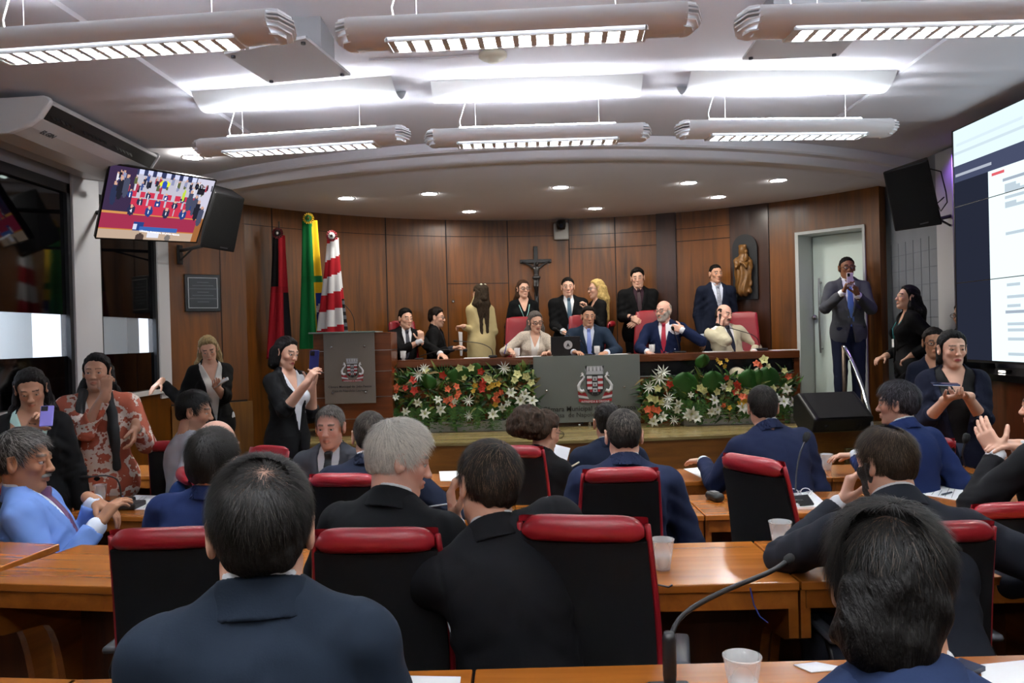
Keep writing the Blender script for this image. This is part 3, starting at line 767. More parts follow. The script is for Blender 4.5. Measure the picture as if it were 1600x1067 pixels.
# emblem drawing, shared by dais glass and lectern glass
M_ew = mat('emblem_white', 'd4d7de', .5); M_er = mat('emblem_red', '9c1c28', .5); M_ek = mat('emblem_black', '15161a', .5); M_eg = mat('emblem_grey', 'b2b6c0', .5)
def emblem(T, S, parent):
    T = np.array(T, float)
    def shape(name, polys, m, dep=.003, y=0):
        b = MB()
        for p in polys: b.prism([(x*S, z*S) for x, z in p], 0, dep, RFRONT, T+np.array([0, -y, 0]))
        b.build(name, m, parent)
    def R(x0, z0, x1, z1): return [(x0, z0), (x1, z0), (x1, z1), (x0, z1)]
    sh = [(-.26, .30), (.26, .30), (.26, -.10), (.20, -.24), (.10, -.31), (0, -.34), (-.10, -.31), (-.20, -.24), (-.26, -.10)]
    shape('shield', [[(x*1.07, z*1.04) for x, z in sh]], M_ek)
    ws, rs = [], []
    for k in range(7):
        z1 = .29-k*.085; z0 = z1-.08; hw = .25 if z0 > -.12 else .25-(-.12-z0)*.9
        for s in (-1, 1):
            (ws if k % 2 == 0 else rs).append(R(min(s*.09, s*hw), z0, max(s*.09, s*hw), z1))
    [shape('shield_white_bar', [q], M_ew, .003, .003) for q in ws]; [shape('shield_red_bar', [q], M_er, .003, .003) for q in rs]
    shape('shield_square', [R(-.07, z, .07, z+.13) for z in (.14, -.04, -.22)], M_eg, .003, .003)
    shape('shield_square_mark', [[(-.03, z+.03), (.03, z+.03), (0, z+.09)] for z in (.14, -.04, -.22)], M_ek, .002, .006)
    cr = [R(-.27, .34, .27, .44)]
    for k in range(5):
        x = -.24+k*.12; cr.append([(x-.045, .44), (x+.045, .44), (x+.055, .60), (x-.055, .60)])
    cr += [[(-.30, .60), (-.24, .60), (-.22, .44), (-.26, .44)], [(.24, .60), (.30, .60), (.26, .44), (.22, .44)]]
    shape('mural_crown', cr, M_eg); shape('crown_gate', [R(-.24+k*.12-.012, .46, -.24+k*.12+.012, .56) for k in range(5)], M_ew, .002, .003)
    for s in (-1, 1):
        b = MB(); pts = [(.34, -.16), (.42, -.20), (.50, -.14), (.52, -.02), (.46, .10), (.38, .18), (.34, .26), (.38, .32), (.46, .28)]
        b.tube([T+np.array([s*x*S, -.004, z*S]) for x, z in pts], [S*r for r in (.05, .06, .055, .05, .04, .035, .035, .04, .01)], 8); b.build('sea_serpent', M_ew, parent)
        shape('serpent_fin', [[(s*.36, .30), (s*.44, .36), (s*.40, .42), (s*.34, .36)][::s]], M_ew)
        shape('base_red', [[(s*.24, -.36), (s*.54, -.30), (s*.54, -.20), (s*.30, -.24)][::s]], M_er, .003, .002)
        shape('base_white', [[(s*.2, -.43), (s*.52, -.38), (s*.54, -.30), (s*.24, -.36)][::s]], M_ew, .003, .002)
    rb = []
    for k in range(12):
        x0 = -.52+k*1.04/12; x1 = x0+1.04/12; f = lambda x: -.47-.05*math.cos(x*3.2)
        rb.append([(x0, f(x0)-.045), (x1, f(x1)-.045), (x1, f(x1)+.045), (x0, f(x0)+.045)])
    shape('motto_ribbon', rb, M_er, .003, .001)
    text_mesh('INTREPIDA & ORIGINE', .088*S, 'motto_text', M_ew, T+np.array([0, -.006, -.52*S]), RFRONT, parent, .001, True)
M_gl = mat('glass_panel', '6c7370', .12, spec=.6)
M_txt = mat('panel_text', '101214', .5)
M_stud = mat('steel_stud', 'b0b0b0', .25, metal=1)
gx0 = at(834, 600, 9.05)[0]; gx1 = at(1001, 600, 9.05)[0]; gc = (gx0+gx1)/2; gz1 = HT+.01; gz0 = ZST+.05
t = empty('glass_crest_panel', (gc, 9.08, ZST), 0, 'grey glass panel with the city crest in front of the dais desk', 'sign')
b = MB(); b.rbox((gx0-gc, -.006, gz0-ZST), (gx1-gc, .006, gz1-ZST), .003); b.build('glass_sheet', M_gl, t)
emblem((.09, -.008, .47), .36, t)
text_mesh('Câmara Municipal de João Pessoa', .078, 'panel_text', M_txt, (.02, -.008, .205), RFRONT, t, .001, True)
text_mesh('Casa  de Napoleão Laureano', .072, 'panel_text', M_txt, (.02, -.008, .135), RFRONT, t, .001)
for sx, sz in ((-.46, .42), (.42, .44), (-.1, .02), (.50, .40)):
    if sx == .50: continue
    b = MB(); b.lathe([(.013, 0), (.013, .02), (.008, .024), (0, .024)], 10, (sx, -.006, sz), rotx(PI/2)); b.build('stud', M_stud, t)
b = MB(); b.lathe([(.02, 0), (.02, .055)], 12, (.02, 0, -.0)); b.build('foot_post', M_stud, t)
# lectern
lx0, lx1 = at(490, 600, 8.75)[0], at(612, 600, 8.75)[0]; lc = (lx0+lx1)/2; LW = (lx1-lx0)/2; LZ = at(540, 519, 8.8)[2]-ZST
M_lec = wood('lectern_veneer', '7a401a', '4a240e', 0, rough=.28, scale=.9, coat=.2, seed=12)
t = empty('lectern', (lc, 9.0, ZST), 0, 'timber lectern with grey glass front carrying a small crest, left end of the dais', 'lectern')
b = MB(); b.rbox((-LW, -.22, 0), (LW, .25, LZ-.01), .005); b.build('cabinet', M_lec, t)
b = MB()
for k, z in enumerate((.18, .42, .70, .93)): b2 = MB(); b2.box((-LW-.002, -.224, z), (LW+.002, .25, z+.008)); b2.build('silver_strip', M_sil, t)
b = MB(); b.rbox((-LW-.03, -.30, LZ-.012), (LW-.16, .25, LZ+.006), .003); b.build('glass_top', mat('glass_edge_green', '7b8a84', .15), t)
g0 = at(507, 600, 8.72)[0]-lc; g1 = at(587, 600, 8.72)[0]-lc
b = MB(); b.rbox((g0, -.285, at(540, 631, 8.7)[2]-ZST), (g1, -.275, LZ+.0), .003); b.build('glass_sheet', mat('lectern_glass', '7e7871', .12, spec=.6), t)
gm = (g0+g1)/2
emblem((gm+.03, -.288, .72), .22, t)
text_mesh('Câmara Municipal de  João Pessoa', .034, 'panel_text', M_txt, (gm, -.288, .545), RFRONT, t, .001, True)
text_mesh('Casa de Napoleão Laureano', .034, 'panel_text', M_txt, (gm, -.288, .50), RFRONT, t, .001)
for sx in (-.19, .17):
    for sz in (.98, .48): b = MB(); b.lathe([(.012, 0), (.012, .016), (0, .018)], 10, (gm+sx, -.286, sz), rotx(PI/2)); b.build('stud', M_stud, t)
# gooseneck microphones
def mic(base, pts, label, r=.0045, hr=.012, hl=.05, basebox=(.05, .07, .03), col='1a1a1c'):
    """pts relative to base"""
    base = np.array(base, float); t = empty('gooseneck_microphone', tuple(base), 0, label, 'microphone', 'gooseneck microphones')
    M = mat('mic_'+col, col, .4); P = np.array(pts, float)
    # smooth the polyline
    tt = np.linspace(0, 1, len(P)); ts = np.linspace(0, 1, 24); 
    Q = np.stack([np.interp(ts, tt, P[:, i]) for i in range(3)], 1)
    for _ in range(6): Q[1:-1] = (Q[:-2]+2*Q[1:-1]+Q[2:])/4
    b = MB(); b.tube(Q, r, 8); b.build('gooseneck', M, t, smooth=True)
    dr = Q[-1]-Q[-2]; dr /= np.linalg.norm(dr)
    b = MB(); b.tube([Q[-1]-dr*.01, Q[-1]+dr*hl*.3, Q[-1]+dr*hl*.8, Q[-1]+dr*hl], [hr*.5, hr, hr, hr*.5], 10); b.build('mic_head', mat('foam_black', '0b0b0c', .9), t, smooth=True)
    if basebox: b = MB(); b.rbox((-basebox[0], -basebox[1], 0), (basebox[0], basebox[1], basebox[2]), .008); b.build('mic_base', M, t)
    return t
def mic_px(pix, d0, d1, zb, label, **k):
    """pix: pixel path from base to head, depth interpolated"""
    n = len(pix); P = [at(x, y, d0+(d1-d0)*i/(n-1)) for i, (x, y) in enumerate(pix)]
    base = P[0].copy(); base[2] = zb
    return mic(base, [p-base for p in P], label, **k)
mic_px([(554, 517), (554, 500), (548, 485), (530, 468), (521, 458)], 8.95, 8.85, ZST+LZ+.006, 'long gooseneck microphone on the lectern', hr=.02, hl=.05, basebox=(.03, .03, .01))
mic_px([(770, 555), (769, 545), (755, 537), (735, 534), (715, 533)], 9.45, 9.3, HT, 'gooseneck microphone lying low on the dais before the beige dress', hr=.013)
mic_px([(655, 557), (690, 546), (725, 547)], 9.45, 9.3, HT, 'gooseneck microphone on the dais before the man with hand at chin', hr=.02, hl=.04, basebox=(.05, .05, .02))
mic_px([(917, 552), (912, 535), (904, 530), (900, 540), (895, 525), (870, 515)], 9.5, 9.4, HT, 'gooseneck microphone on the dais before the man with the pale blue tie', hr=.018, basebox=(.06, .05, .015))
mic_px([(1062, 549), (1058, 530), (1052, 515)], 9.5, 9.3, HT, 'gooseneck microphone on the dais before the bald man in navy', hr=.018, basebox=(.07, .05, .018))
mic_px([(1186, 546), (1186, 532), (1178, 523), (1150, 515), (1124, 508)], 9.5, 9.4, HT, 'gooseneck microphone on the dais before the man in the cream suit', hr=.018, basebox=(.09, .06, .03))
# desk microphones in the hall
mic_px([(190, 782), (188, 760), (183, 747), (165, 742), (140, 745)], 4.5, 4.4, .76, 'black gooseneck microphone behind the cup on the left desk', hr=.01)
mic_px([(206, 795), (180, 786), (150, 778), (132, 773)], 4.4, 4.5, .76, 'microphone stem crossing the papers on the left desk', hr=.005, r=.004)
mic_px([(1243, 767), (1244, 740), (1249, 710), (1258, 688)], 4.05, 4.15, .76, 'slim black gooseneck microphone right of the front row chair', hr=.018, basebox=(.03, .03, .03))
mic_px([(1508, 730), (1503, 708), (1508, 690)], 4.6, 4.6, .76, 'small gooseneck microphone at the right of the front row', hr=.02)
mic_px([(660, 795), (675, 791), (715, 786)], 3.7, 3.6, .80, 'silver microphone stem between the two whispering men', r=.005, hr=.014, basebox=None, col='8a8d92')
mic_px([(1049, 1058), (1045, 1005), (1052, 970), (1085, 945), (1140, 918), (1190, 900), (1215, 888), (1228, 877)], 1.62, 1.98, .905, 'large black gooseneck microphone arching across the near desk', r=.0058, hr=.0115, hl=.045, basebox=(.045, .05, .018))
t = empty('microphone_collar', tuple(at(1046, 1030, 1.61)), 0, 'ribbed black clamp collar at the foot of the near gooseneck microphone', 'collar')
b = MB(); b.lathe([(.012, -.05), (.014, -.03), (.014, .04), (.010, .055)], 12); b.build('sleeve', M_blk, t, smooth=True)
# ------------------------------------------------------------------ cups, papers, phones
M_cup = mat('clear_plastic', (.95, .97, 1), .08, alpha=.28, spec=.8)
M_cupw = mat('frosted_water', 'e3e8ee', .25, alpha=.6)
_cup = []
def cup(px, py, d, z, label, s=1.0):
    p = at(px, py, d)
    if not _cup:
        t = empty('plastic_cup', (p[0], p[1], z), 0, label, 'cup', 'disposable water cups'); _cup.append(t)
        b = MB(); pr = [(.0, .001), (.022, .001), (.026, .03), (.030, .055), (.034, .085), (.0355, .086), (.0355, .089), (.033, .089)]
        b.lathe(pr+[(.029, .055), (.025, .03), (.021, .004), (.0, .004)], 24, caps=False); b.build('cup_wall', M_cup, t, smooth=True)
        b = MB(); b.lathe([(.0, .0045), (.0205, .0045), (.0245, .03), (.0262, .045), (0, .045)], 20, caps=False); b.build('water', M_cupw, t, smooth=True)
    else: t = copy_thing(_cup[0], (p[0], p[1], z), 0, label)
    t.scale = (s,)*3; return t
cup(1035, 875, 2.62, .87, 'clear plastic cup of water on the second row desk beside the large chair', 1.15)
cup(1220, 855, 2.82, .87, 'frosted plastic cup by the elbow of the man with brown hair', 1.15)
cup(157, 782, 4.6, .76, 'clear plastic cup on the left third row desk near the man in light blue', 1.1)
cup(501, 790, 4.2, .76, 'clear plastic cup before the man in the grey suit', 1.1)
cup(1205, 792, 4.1, .76, 'clear cup beside the notebook on the right third row desk', 1.1)
cup(1292, 727, 5.0, .76, 'white cup on the front row desk next to a resting hand', 1.15)
cup(1160, 1045, 1.60, .90, 'clear cup seen from above on the nearest desk', 1.1)
def glass(px, d, z, label):
    p = at(px, 555, d); t = empty('water_glass', (p[0], p[1], z), 0, label, 'glass', 'water glasses on the dais')
    b = MB(); b.lathe([(0, 0), (.03, 0), (.03, .006), (.016, .012), (.033, .03), (.036, .11), (.034, .11), (.031, .03), (0, .025)], 18, caps=False); b.build('bowl', M_cup, t, smooth=True)
glass(630, 9.33, HT, 'water glass at the left end of the dais desk'); glass(933, 9.33, HT, 'water glass before the man with the pale blue tie'); glass(1019, 9.33, HT, 'water glass in front of the bald man in navy'); glass(808, 9.33, HT, 'water glass before the woman in tweed')
def sheet(cor, z, name, label, cat='paper', m=None, th=.002, lines=0, h=0):
    """cor: four pixel corners on the plane z"""
    P = np.array([atz(x, y, z) for x, y in cor]); c = P.mean(0); c[2] = z
    t = empty(name, tuple(c), 0, label, cat); b = MB(); Q = P-c
    b.prism([(q[0], q[1]) for q in Q][::(1 if np.cross(Q[1][:2]-Q[0][:2], Q[2][:2]-Q[1][:2]) > 0 else -1)], .0008, .0008+th); b.build('page' if 'paper' in name or 'sheet' in name else 'body', m or M_paper, t)
    if lines:
        b = MB()
        for k in range(lines):
            f = (k+1.5)/(lines+2); a = Q[0]+(Q[3]-Q[0])*f; e = Q[1]+(Q[2]-Q[1])*f; a, e = a+(e-a)*.1, a+(e-a)*(.9 if k % 3 else .6)
            dn = (Q[3]-Q[0])*.012; b.add([a+[0, 0, th+.0012], e+[0, 0, th+.0012], e+dn+[0, 0, th+.0012], a+dn+[0, 0, th+.0012]], [(0, 1, 2, 3)])
        b.build('printed_lines', M_ink, t)
    return t
sheet([(172, 796), (212, 774), (252, 775), (235, 797)], .76, 'paper_sheet', 'white sheet of paper on the left third row desk', lines=5)
sheet([(1418, 770), (1440, 755), (1505, 765), (1502, 783)], .76, 'paper_sheet', 'white document under the pen on the right third row desk', lines=6)
sheet([(1206, 770), (1262, 765), (1296, 795), (1222, 797)], .76, 'paper_notebook', 'open white notebook under eyeglasses on the third row desk', th=.012)
sheet([(1240, 777), (1262, 775), (1272, 789), (1250, 791)], .7745, 'mobile_phone', 'dark phone lying on the white notebook', 'phone', M_blk, .008)
sheet([(1255, 731), (1278, 728), (1284, 736), (1262, 739)], .76, 'mobile_phone', 'dark phone on the front row desk by the white cup', 'phone', mat('phone_grey', '23282c', .3), .009)
sheet([(1068, 733), (1120, 728), (1130, 742), (1098, 748)], .76, 'paper_sheet', 'white papers under the reaching hand in the front row', lines=4)
sheet([(1098, 733), (1118, 731), (1126, 738), (1108, 741)], .763, 'black_folder', 'small black folder on the papers of the front row', 'folder', M_blk, .004)
sheet([(688, 752), (686, 737), (724, 736), (726, 752)], .76, 'paper_sheet', 'white papers on the front row desk behind the whispering men', lines=0)
sheet([(884, 740), (890, 722), (905, 724), (903, 745)], .76, 'paper_sheet', 'white paper the woman with the hair bun writes on', lines=0)
sheet([(618, 1078), (618, 1057), (720, 1059), (718, 1078)], .90, 'paper_sheet', 'white paper at the bottom edge on the nearest desk', lines=0)
sheet([(1540, 1085), (1530, 1040), (1610, 1032), (1620, 1080)], .90, 'paper_sheet', 'white paper at the bottom right corner on the nearest desk', lines=0)
sheet([(1268, 1052), (1240, 1040), (1275, 1036), (1330, 1046)], .90, 'paper_sheet', 'white paper partly hidden under the near man at the right', lines=0)
sheet([(1455, 1085), (1452, 1055), (1500, 1036), (1540, 1050)], .90, 'tablet_computer', 'dark blue tablet lying on the nearest desk at the right', 'tablet', mat('tablet_navy', '14203a', .3), .012)
sheet([(1365, 782), (1372, 775), (1395, 779), (1388, 786)], .76, 'mobile_phone', 'dark phone beside the document on the right third row desk', 'phone', M_blk, .009)
sheet([(1140, 548.5), (1145, 546), (1160, 546), (1163, 548.5)], HT, 'paper_sheet', 'white paper on the dais before the man in the cream suit')
for pxx, lb in ((1225, 'loose white papers at the right end of the dais desk'), (960, 'papers on the dais before the man with the pale blue tie'), (745, 'white papers on the dais before the beige dress'), (870-45, 'white papers the woman in tweed writes on'), (1120, 'papers before the man in the cream suit, left of his microphone')):
    p = at(pxx, 550, 9.4); t = empty('paper_sheet', (p[0], p[1], HT), 0, lb, 'paper'); b = MB(); b.box((-.15, -.1, .001), (.15, .1, .007)); b.build('page', M_paper, t)
# computer mouse-like remote at desk C seam, power pens, eyeglasses
p = atz(1117, 782, .76)
t = empty('desk_intercom', (p[0], p[1], .76), .3, 'black rounded voting unit on the third row desk right of the navy suit', 'device')
b = MB(); b.rbox((-.03, -.06, 0), (.03, .06, .045), .02, 3); b.build('shell', M_blk, t, smooth=True)
b = MB(); b.box((-.018, -.02, .045), (.018, .03, .047)); b.build('keypad', mat('keypad_grey', '4a4d52', .4), t)
def pen(px0, py0, px1, py1, z, label, col):
    a, c = atz(px0, py0, z), atz(px1, py1, z); t = empty('pen', tuple((a+c)/2), 0, label, 'pen'); m_ = (a+c)/2
    b = MB(); b.tube([a-m_+[0, 0, .007], c-m_+[0, 0, .005]], [.005, .005], 8); b.build('barrel', mat('pen_'+col, col, .3), t)
    b = MB(); d_ = (c-a)/np.linalg.norm(c-a); b.tube([c-m_+[0, 0, .005], c-m_+d_*.012+[0, 0, .004]], [.004, .001], 8); b.build('tip', M_chrome, t)
pen(1487, 771, 1472, 774, .765, 'dark pen on the white document at the right', '1d2638')
pen(185, 781, 192, 777, .76, 'blue pen on the left third row desk', '2038b0')
def eyeglasses(c, R, label, col='111114', parent=None, s=1.0, m=None):
    """eyeglasses in head coordinates: x across, y forward"""
    M = m or mat('frame_'+col, col, .3)
    t = parent if parent is not None else empty('eyeglasses', tuple(c), 0, label, 'eyeglasses')
    c = np.array([0, 0, 0.]) if parent is None else np.array(c, float)
    b = MB().frame(c, R)
    for sx in (-1, 1):
        ring = [(sx*.033*s+.026*s*math.cos(a), .0, .019*s*math.sin(a)) for a in np.linspace(0, 2*PI, 17)]; b.tube(ring, .0024*s, 6, caps=False)
        b.tube([(sx*.058*s, 0, .004), (sx*.073*s, -.012, .004), (sx*.076*s, -.09*s, .0), (sx*.074*s, -.11*s, -.015)], .002*s, 6)
    b.tube([(-.009*s, .0, .004), (0, .002, .006), (.009*s, .0, .004)], .002*s, 6)
    return b.build('frame' if parent is None else 'eyeglasses', M, t, smooth=True)
pe = atz(1249, 769, .79)
eyeglasses(pe, rotz(PI+.1)@rotx(.2), 'white framed eyeglasses resting on the notebook', 'e6e6ea', s=1.05)
# blue cable hanging from desk B
P = [at(1172, 918, 2.44), at(1178, 945, 2.43), at(1187, 963, 2.42), at(1200, 973, 2.42)]
b = MB(); b.tube(P, .0022, 6); o = b.build('hanging_cable', mat('cable_blue', '2b3f8e', .4)); props(o, 'thin blue cable hanging under the second row desk', 'cable')
p = at(1055, 915, 2.43)
b = MB(); b.tube([at(1020, 912, 2.45), at(1045, 917, 2.44), at(1050, 914, 2.45)], .003, 6); o = b.build('hanging_cable', M_blk); props(o, 'short black cable under the edge of the second row desk by the clear cup', 'cable')
t = empty('microphone_socket', tuple(at(1050, 1060, 1.60)*np.array([1, 1, 0])+np.array([0, 0, .9])), 0, 'black socket plate with white outline under the near microphone', 'socket')
b = MB(); b.rbox((-.038, -.03, .0), (.038, .05, .004), .002); b.build('plate', M_blk, t)
b = MB(); 
for lo, hi in (((-.026, -.02, .004), (-.023, .038, .005)), ((.023, -.02, .004), (.026, .038, .005)), ((-.026, .035, .004), (.026, .038, .005)), ((-.026, -.002, .0045), (.026, .001, .0055))): b.box(lo, hi)
b.build('outline', M_paper, t)
# laptop on the dais
p0 = at(860, 525, 9.42); p1 = at(906, 525, 9.42)
t = empty('laptop', ((p0[0]+p1[0])/2, 9.42, HT), 0, 'open black laptop with a round white sticker on its lid', 'laptop'); hw = (p1[0]-p0[0])/2
b = MB(); b.rbox((-hw, 0, 0), (hw, .24, .018), .004); b.build('base', M_blk, t)
b = MB().frame((0, 0, .016), rotx(.12)); b.rbox((-hw, -.01, 0), (hw, .0, .215), .004); b.build('lid', M_blk, t)
b = MB().frame((0, 0, .016), rotx(.12)); b.lathe([(.0, 0), (.052, 0), (.052, .002), (0, .002)], 24, (.03, -.010, .115), rotx(PI/2)); o = b.build('sticker', mat('sticker_white', 'b9bbc0', .5), t)
b = MB().frame((0, 0, .016), rotx(.12)); b.prism([(-.02, -.02), (-.006, -.02), (-.006, -.01), (.006, -.01), (.006, -.02), (.02, -.02), (.012, .0), (.0, .024), (-.012, .0)], 0, .001, RFRONT, (.03, -.0125, .115)); b.build('sticker_mark', M_blk, t)
# ================================================================== WALL AND CEILING EQUIPMENT
# ---- wall screen at the right
XSn = 3.62; y0s, y1s = 6.5, 3.2; z0s, z1s = 1.37, 3.21
t = empty('video_wall', (XSn, (y0s+y1s)/2, z0s), 0, 'large video wall on the right showing a white document on black', 'screen')
b = MB().frame((-XSn, -(y0s+y1s)/2, -z0s)); b.box((XSn+.004, y1s, z0s-.02), (XSn+.12, y0s+.015, z1s+.01)); b.build('cabinet', M_blk, t)
ny, nz = 150, 84; ys = np.linspace(y0s, y1s, ny+1); zs = np.linspace(z0s, z1s, nz+1)
V = [(0, y-(y0s+y1s)/2, z-z0s) for y in ys for z in zs]; Fc = [(i*(nz+1)+j, i*(nz+1)+j+1, (i+1)*(nz+1)+j+1, (i+1)*(nz+1)+j) for i in range(ny) for j in range(nz)]
b = MB(); b.add(V, Fc); scr = b.build('screen_picture', emis('screen_picture', (1, 1, 1), .62, 'Col'), t)
cols = np.zeros((ny, nz, 3)); H_ = z1s-z0s
tr = np.random.default_rng(3)
for i in range(ny):
    yv = (ys[i]+ys[i+1])/2; fy = y0s-yv
    for j in range(nz):
        zf = (zs[j]+zs[j+1])/2-z0s; c = (.015, .018, .032)
        if zf > 1.56: c = (.62, .74, .80)
        if 1.56 > zf > 1.42: c = (.05, .06, .11)
        if fy > .47 and zf < 1.42: c = (.72, .86, .90)
        cols[i, j] = c
def bar(f0, f1, z0, z1, c):
    i0, i1 = int(f0/(y0s-y1s)*ny), int(f1/(y0s-y1s)*ny); j0, j1 = int(z0/H_*nz), max(int(z0/H_*nz)+1, int(z1/H_*nz)); cols[i0:i1, j0:j1] = c
bar(.0, 2.2, 1.66, 1.68, (.5, .6, .66)); bar(.05, .9, 1.73, 1.75, (.55, .66, .72)); bar(.04, .52, 1.47, 1.49, (.35, .38, .45)); bar(.52, .66, 1.385, 1.41, (.6, .1, .12))
for z in (1.29, 1.26, 1.23, 1.20, 1.15, 1.12, .93, .55, .46, .40, .28, .22, .16, .05): bar(.66, .66+.12+.3*tr.random(), z, z+.01, (.42, .5, .56))
for z in (1.33, .37): bar(.64, 2.0, z, z+.004, (.3, .35, .42))
colattr(scr, cols.reshape(-1, 3))
for k in (1, 2):
    b = MB().frame((-XSn, -(y0s+y1s)/2, -z0s)); z = z0s+H_*k/3; b.box((XSn-.003, y1s, z-.003), (XSn+.003, y0s+.01, z+.003)); b.build('bezel', M_blk, t)
b = MB().frame((-XSn, -(y0s+y1s)/2, -z0s)); b.box((XSn-.004, y0s-.003, z0s-.02), (XSn+.006, y0s+.012, z1s+.01)); b.build('bezel', M_blk, t)
for k in range(3):
    yy = 6.05-k*.32; t2 = empty('small_lamp', (3.72, yy, 1.27), 0, ('farthest', 'middle', 'nearest')[k]+' of the small bright lamps under the video wall', 'lamp', 'small lamps under the video wall')
    b = MB(); b.rbox((-.02, -.05, 0), (.03, .05, .03), .01); b.build('lamp_body', M_blk, t2)
    b = MB(); b.box((-.022, -.04, .008), (-.020, .04, .022)); b.build('lamp_lens', emis('small_lens', 'fff6e8', 6), t2)
# ---- television
c4 = [at(171, 254, 6.35), at(337, 281, 6.95), at(306, 378, 7.15), at(148, 371, 6.55)]
TL, TR_, BR, BL = c4; ctr = sum(c4)/4; nt_ = nrm(np.cross(TR_-TL, BL-TL)); nt_ = nt_*(-1 if nt_.dot(EYE-ctr) < 0 else 1)
t = empty('television', tuple(ctr), 0, 'flat television below the air conditioner showing the assembly from another camera', 'television')
nu, nv = 110, 62
G = np.array([[(TL*(1-u)+TR_*u)*(1-v)+(BL*(1-u)+BR*u)*v-ctr+nt_*.016 for v in np.linspace(.012, .988, nv+1)] for u in np.linspace(.008, .992, nu+1)])
b = MB(); b.grid(G[::-1]); tv = b.build('screen_picture', emis('tv_picture', (1, 1, 1), .55, 'Col'), t)
im = np.zeros((nv, nu, 3)); yy, xx = np.mgrid[0:nv, 0:nu]; xx = xx/nu; yy = yy/nv
im[:] = rgb('b9b6c4')
im[yy < .06] = rgb('c8ccea')
for k in range(9): im[(np.abs(xx-(.15+k*.085)) < .02) & (yy < .075)] = rgb('343a5a')
im[(yy > .62) & (yy < .86)] = rgb('9a2f4c'); im[(yy > .86)] = rgb('b7a08c'); im[(yy > .60) & (yy < .64)] = rgb('c88c50'); im[(yy > .845) & (yy < .87)] = rgb('c07a3a')
im[(xx > .93) & (yy > .62)] = rgb('9a6238'); im[(xx < .24) & (yy < .6)] = rgb('3a2c48'); im[(xx > .82) & (yy < .5)] = rgb('c6c4d6')
tr = np.random.default_rng(11)
def blob(cx, cy, rx, ry, c): im[((xx-cx)/rx)**2+((yy-cy)/ry)**2 < 1] = c
for row, cy in ((0, .34), (1, .44), (2, .56)):
    for k in range(8):
        cx = .22+k*.085+.02*row; s = .8+.25*row
        im[(np.abs(xx-cx-.03) < .032*s) & (np.abs(yy-cy) < .05*s)] = rgb('c3354e')
        if (k+row) % 2 == 0:
            blob(cx, cy+.01, .028*s, .06*s, rgb(('27407f', '38569c', '2b2f4c', '6c7ab0')[(k+row) % 4])); blob(cx, cy-.045, .011*s, .022*s, rgb('d6a68e')); blob(cx, cy+.02, .006, .03, rgb('e6e6ee'))
for k in range(46):
    cx, cy = .05+.9*tr.random(), .10+.17*tr.random(); blob(cx, cy, .014, .055, rgb(('2a2c3e', '8a8fae', '3c4e86', 'a03c50', '59603f', '1e1e2a', 'd8d8e0')[k % 7])); blob(cx, cy-.05, .008, .015, rgb('c09888'))
blob(.52, .15, .05, .05, rgb('d8e236')); blob(.52, .16, .025, .06, rgb('2c50b0')); blob(.73, .28, .014, .09, rgb('b8d040'))
for cx, cy in ((.07, .38), (.12, .30), (.17, .26), (.86, .42), (.9, .5), (.95, .58), (.80, .36)): blob(cx, cy, .03, .15, rgb(('23232f', '2c3350', '464a60')[int(cx*100) % 3])); blob(cx, cy-.15, .014, .028, rgb('caa08c'))
im[(np.abs(xx-.885) < .035) & (np.abs(yy-.19) < .05)] = rgb('22222c')
im[(np.abs(xx-.36) < .05) & (yy > .74) & (yy < .86)] = rgb('27407f'); im[(np.abs(xx-.335) < .018) & (yy > .76) & (yy < .84)] = rgb('c9d2e8')
im[(xx > .38) & (xx < .76) & (yy > .80) & (yy < .87)] = rgb('3a62a8')
blob(.4, .96, .04, .06, rgb('4a3c38')); blob(.68, .95, .03, .05, rgb('77706c')); im[(np.abs(xx-.53) < .06) & (yy > .88) & (yy < .96)] = rgb('d9dae6')
colattr(tv, im[:, ::-1].transpose(1, 0, 2).reshape(-1, 3))
b = MB(); back = -nt_*.035
b.add([p-ctr+q for q in (nt_*.014, back) for p in c4], [(0, 1, 2, 3), (7, 6, 5, 4), (0, 4, 5, 1), (1, 5, 6, 2), (2, 6, 7, 3), (3, 7, 4, 0)]); b.build('casing', M_blk, t)
b = MB(); 
for p, q in ((TL, TR_), (TR_, BR), (BR, BL), (BL, TL)): b.tube([p-ctr+nt_*.014, q-ctr+nt_*.014], .006, 4)
b.build('frame', M_blk, t)
ru = nrm(TR_-TL); rv = nrm(TL-BL); Rt = np.stack([ru, rv, nt_], 1)
text_mesh('00:11', .075, 'timer_digits', emis('digit_dark', '15151c', .3), (TL*.1+TR_*.9)-ctr+(BL-TL)*.13+nt_*.018, Rt, t, .0005, True)
text_mesh('CÂMARA MUNICIPAL DE JOÃO PESSOA', .019, 'banner_text', emis('banner_white', 'e8ecf6', 1), ((BL-TL)*.835+TL*.43+TR_*.57)-ctr+nt_*.018, Rt, t, .0005)
b = MB(); b.tube([-nt_*.03, np.array([XW+.02, ctr[1]+.25, ctr[2]])-ctr], .02, 6); b.build('wall_arm', M_blk, t)
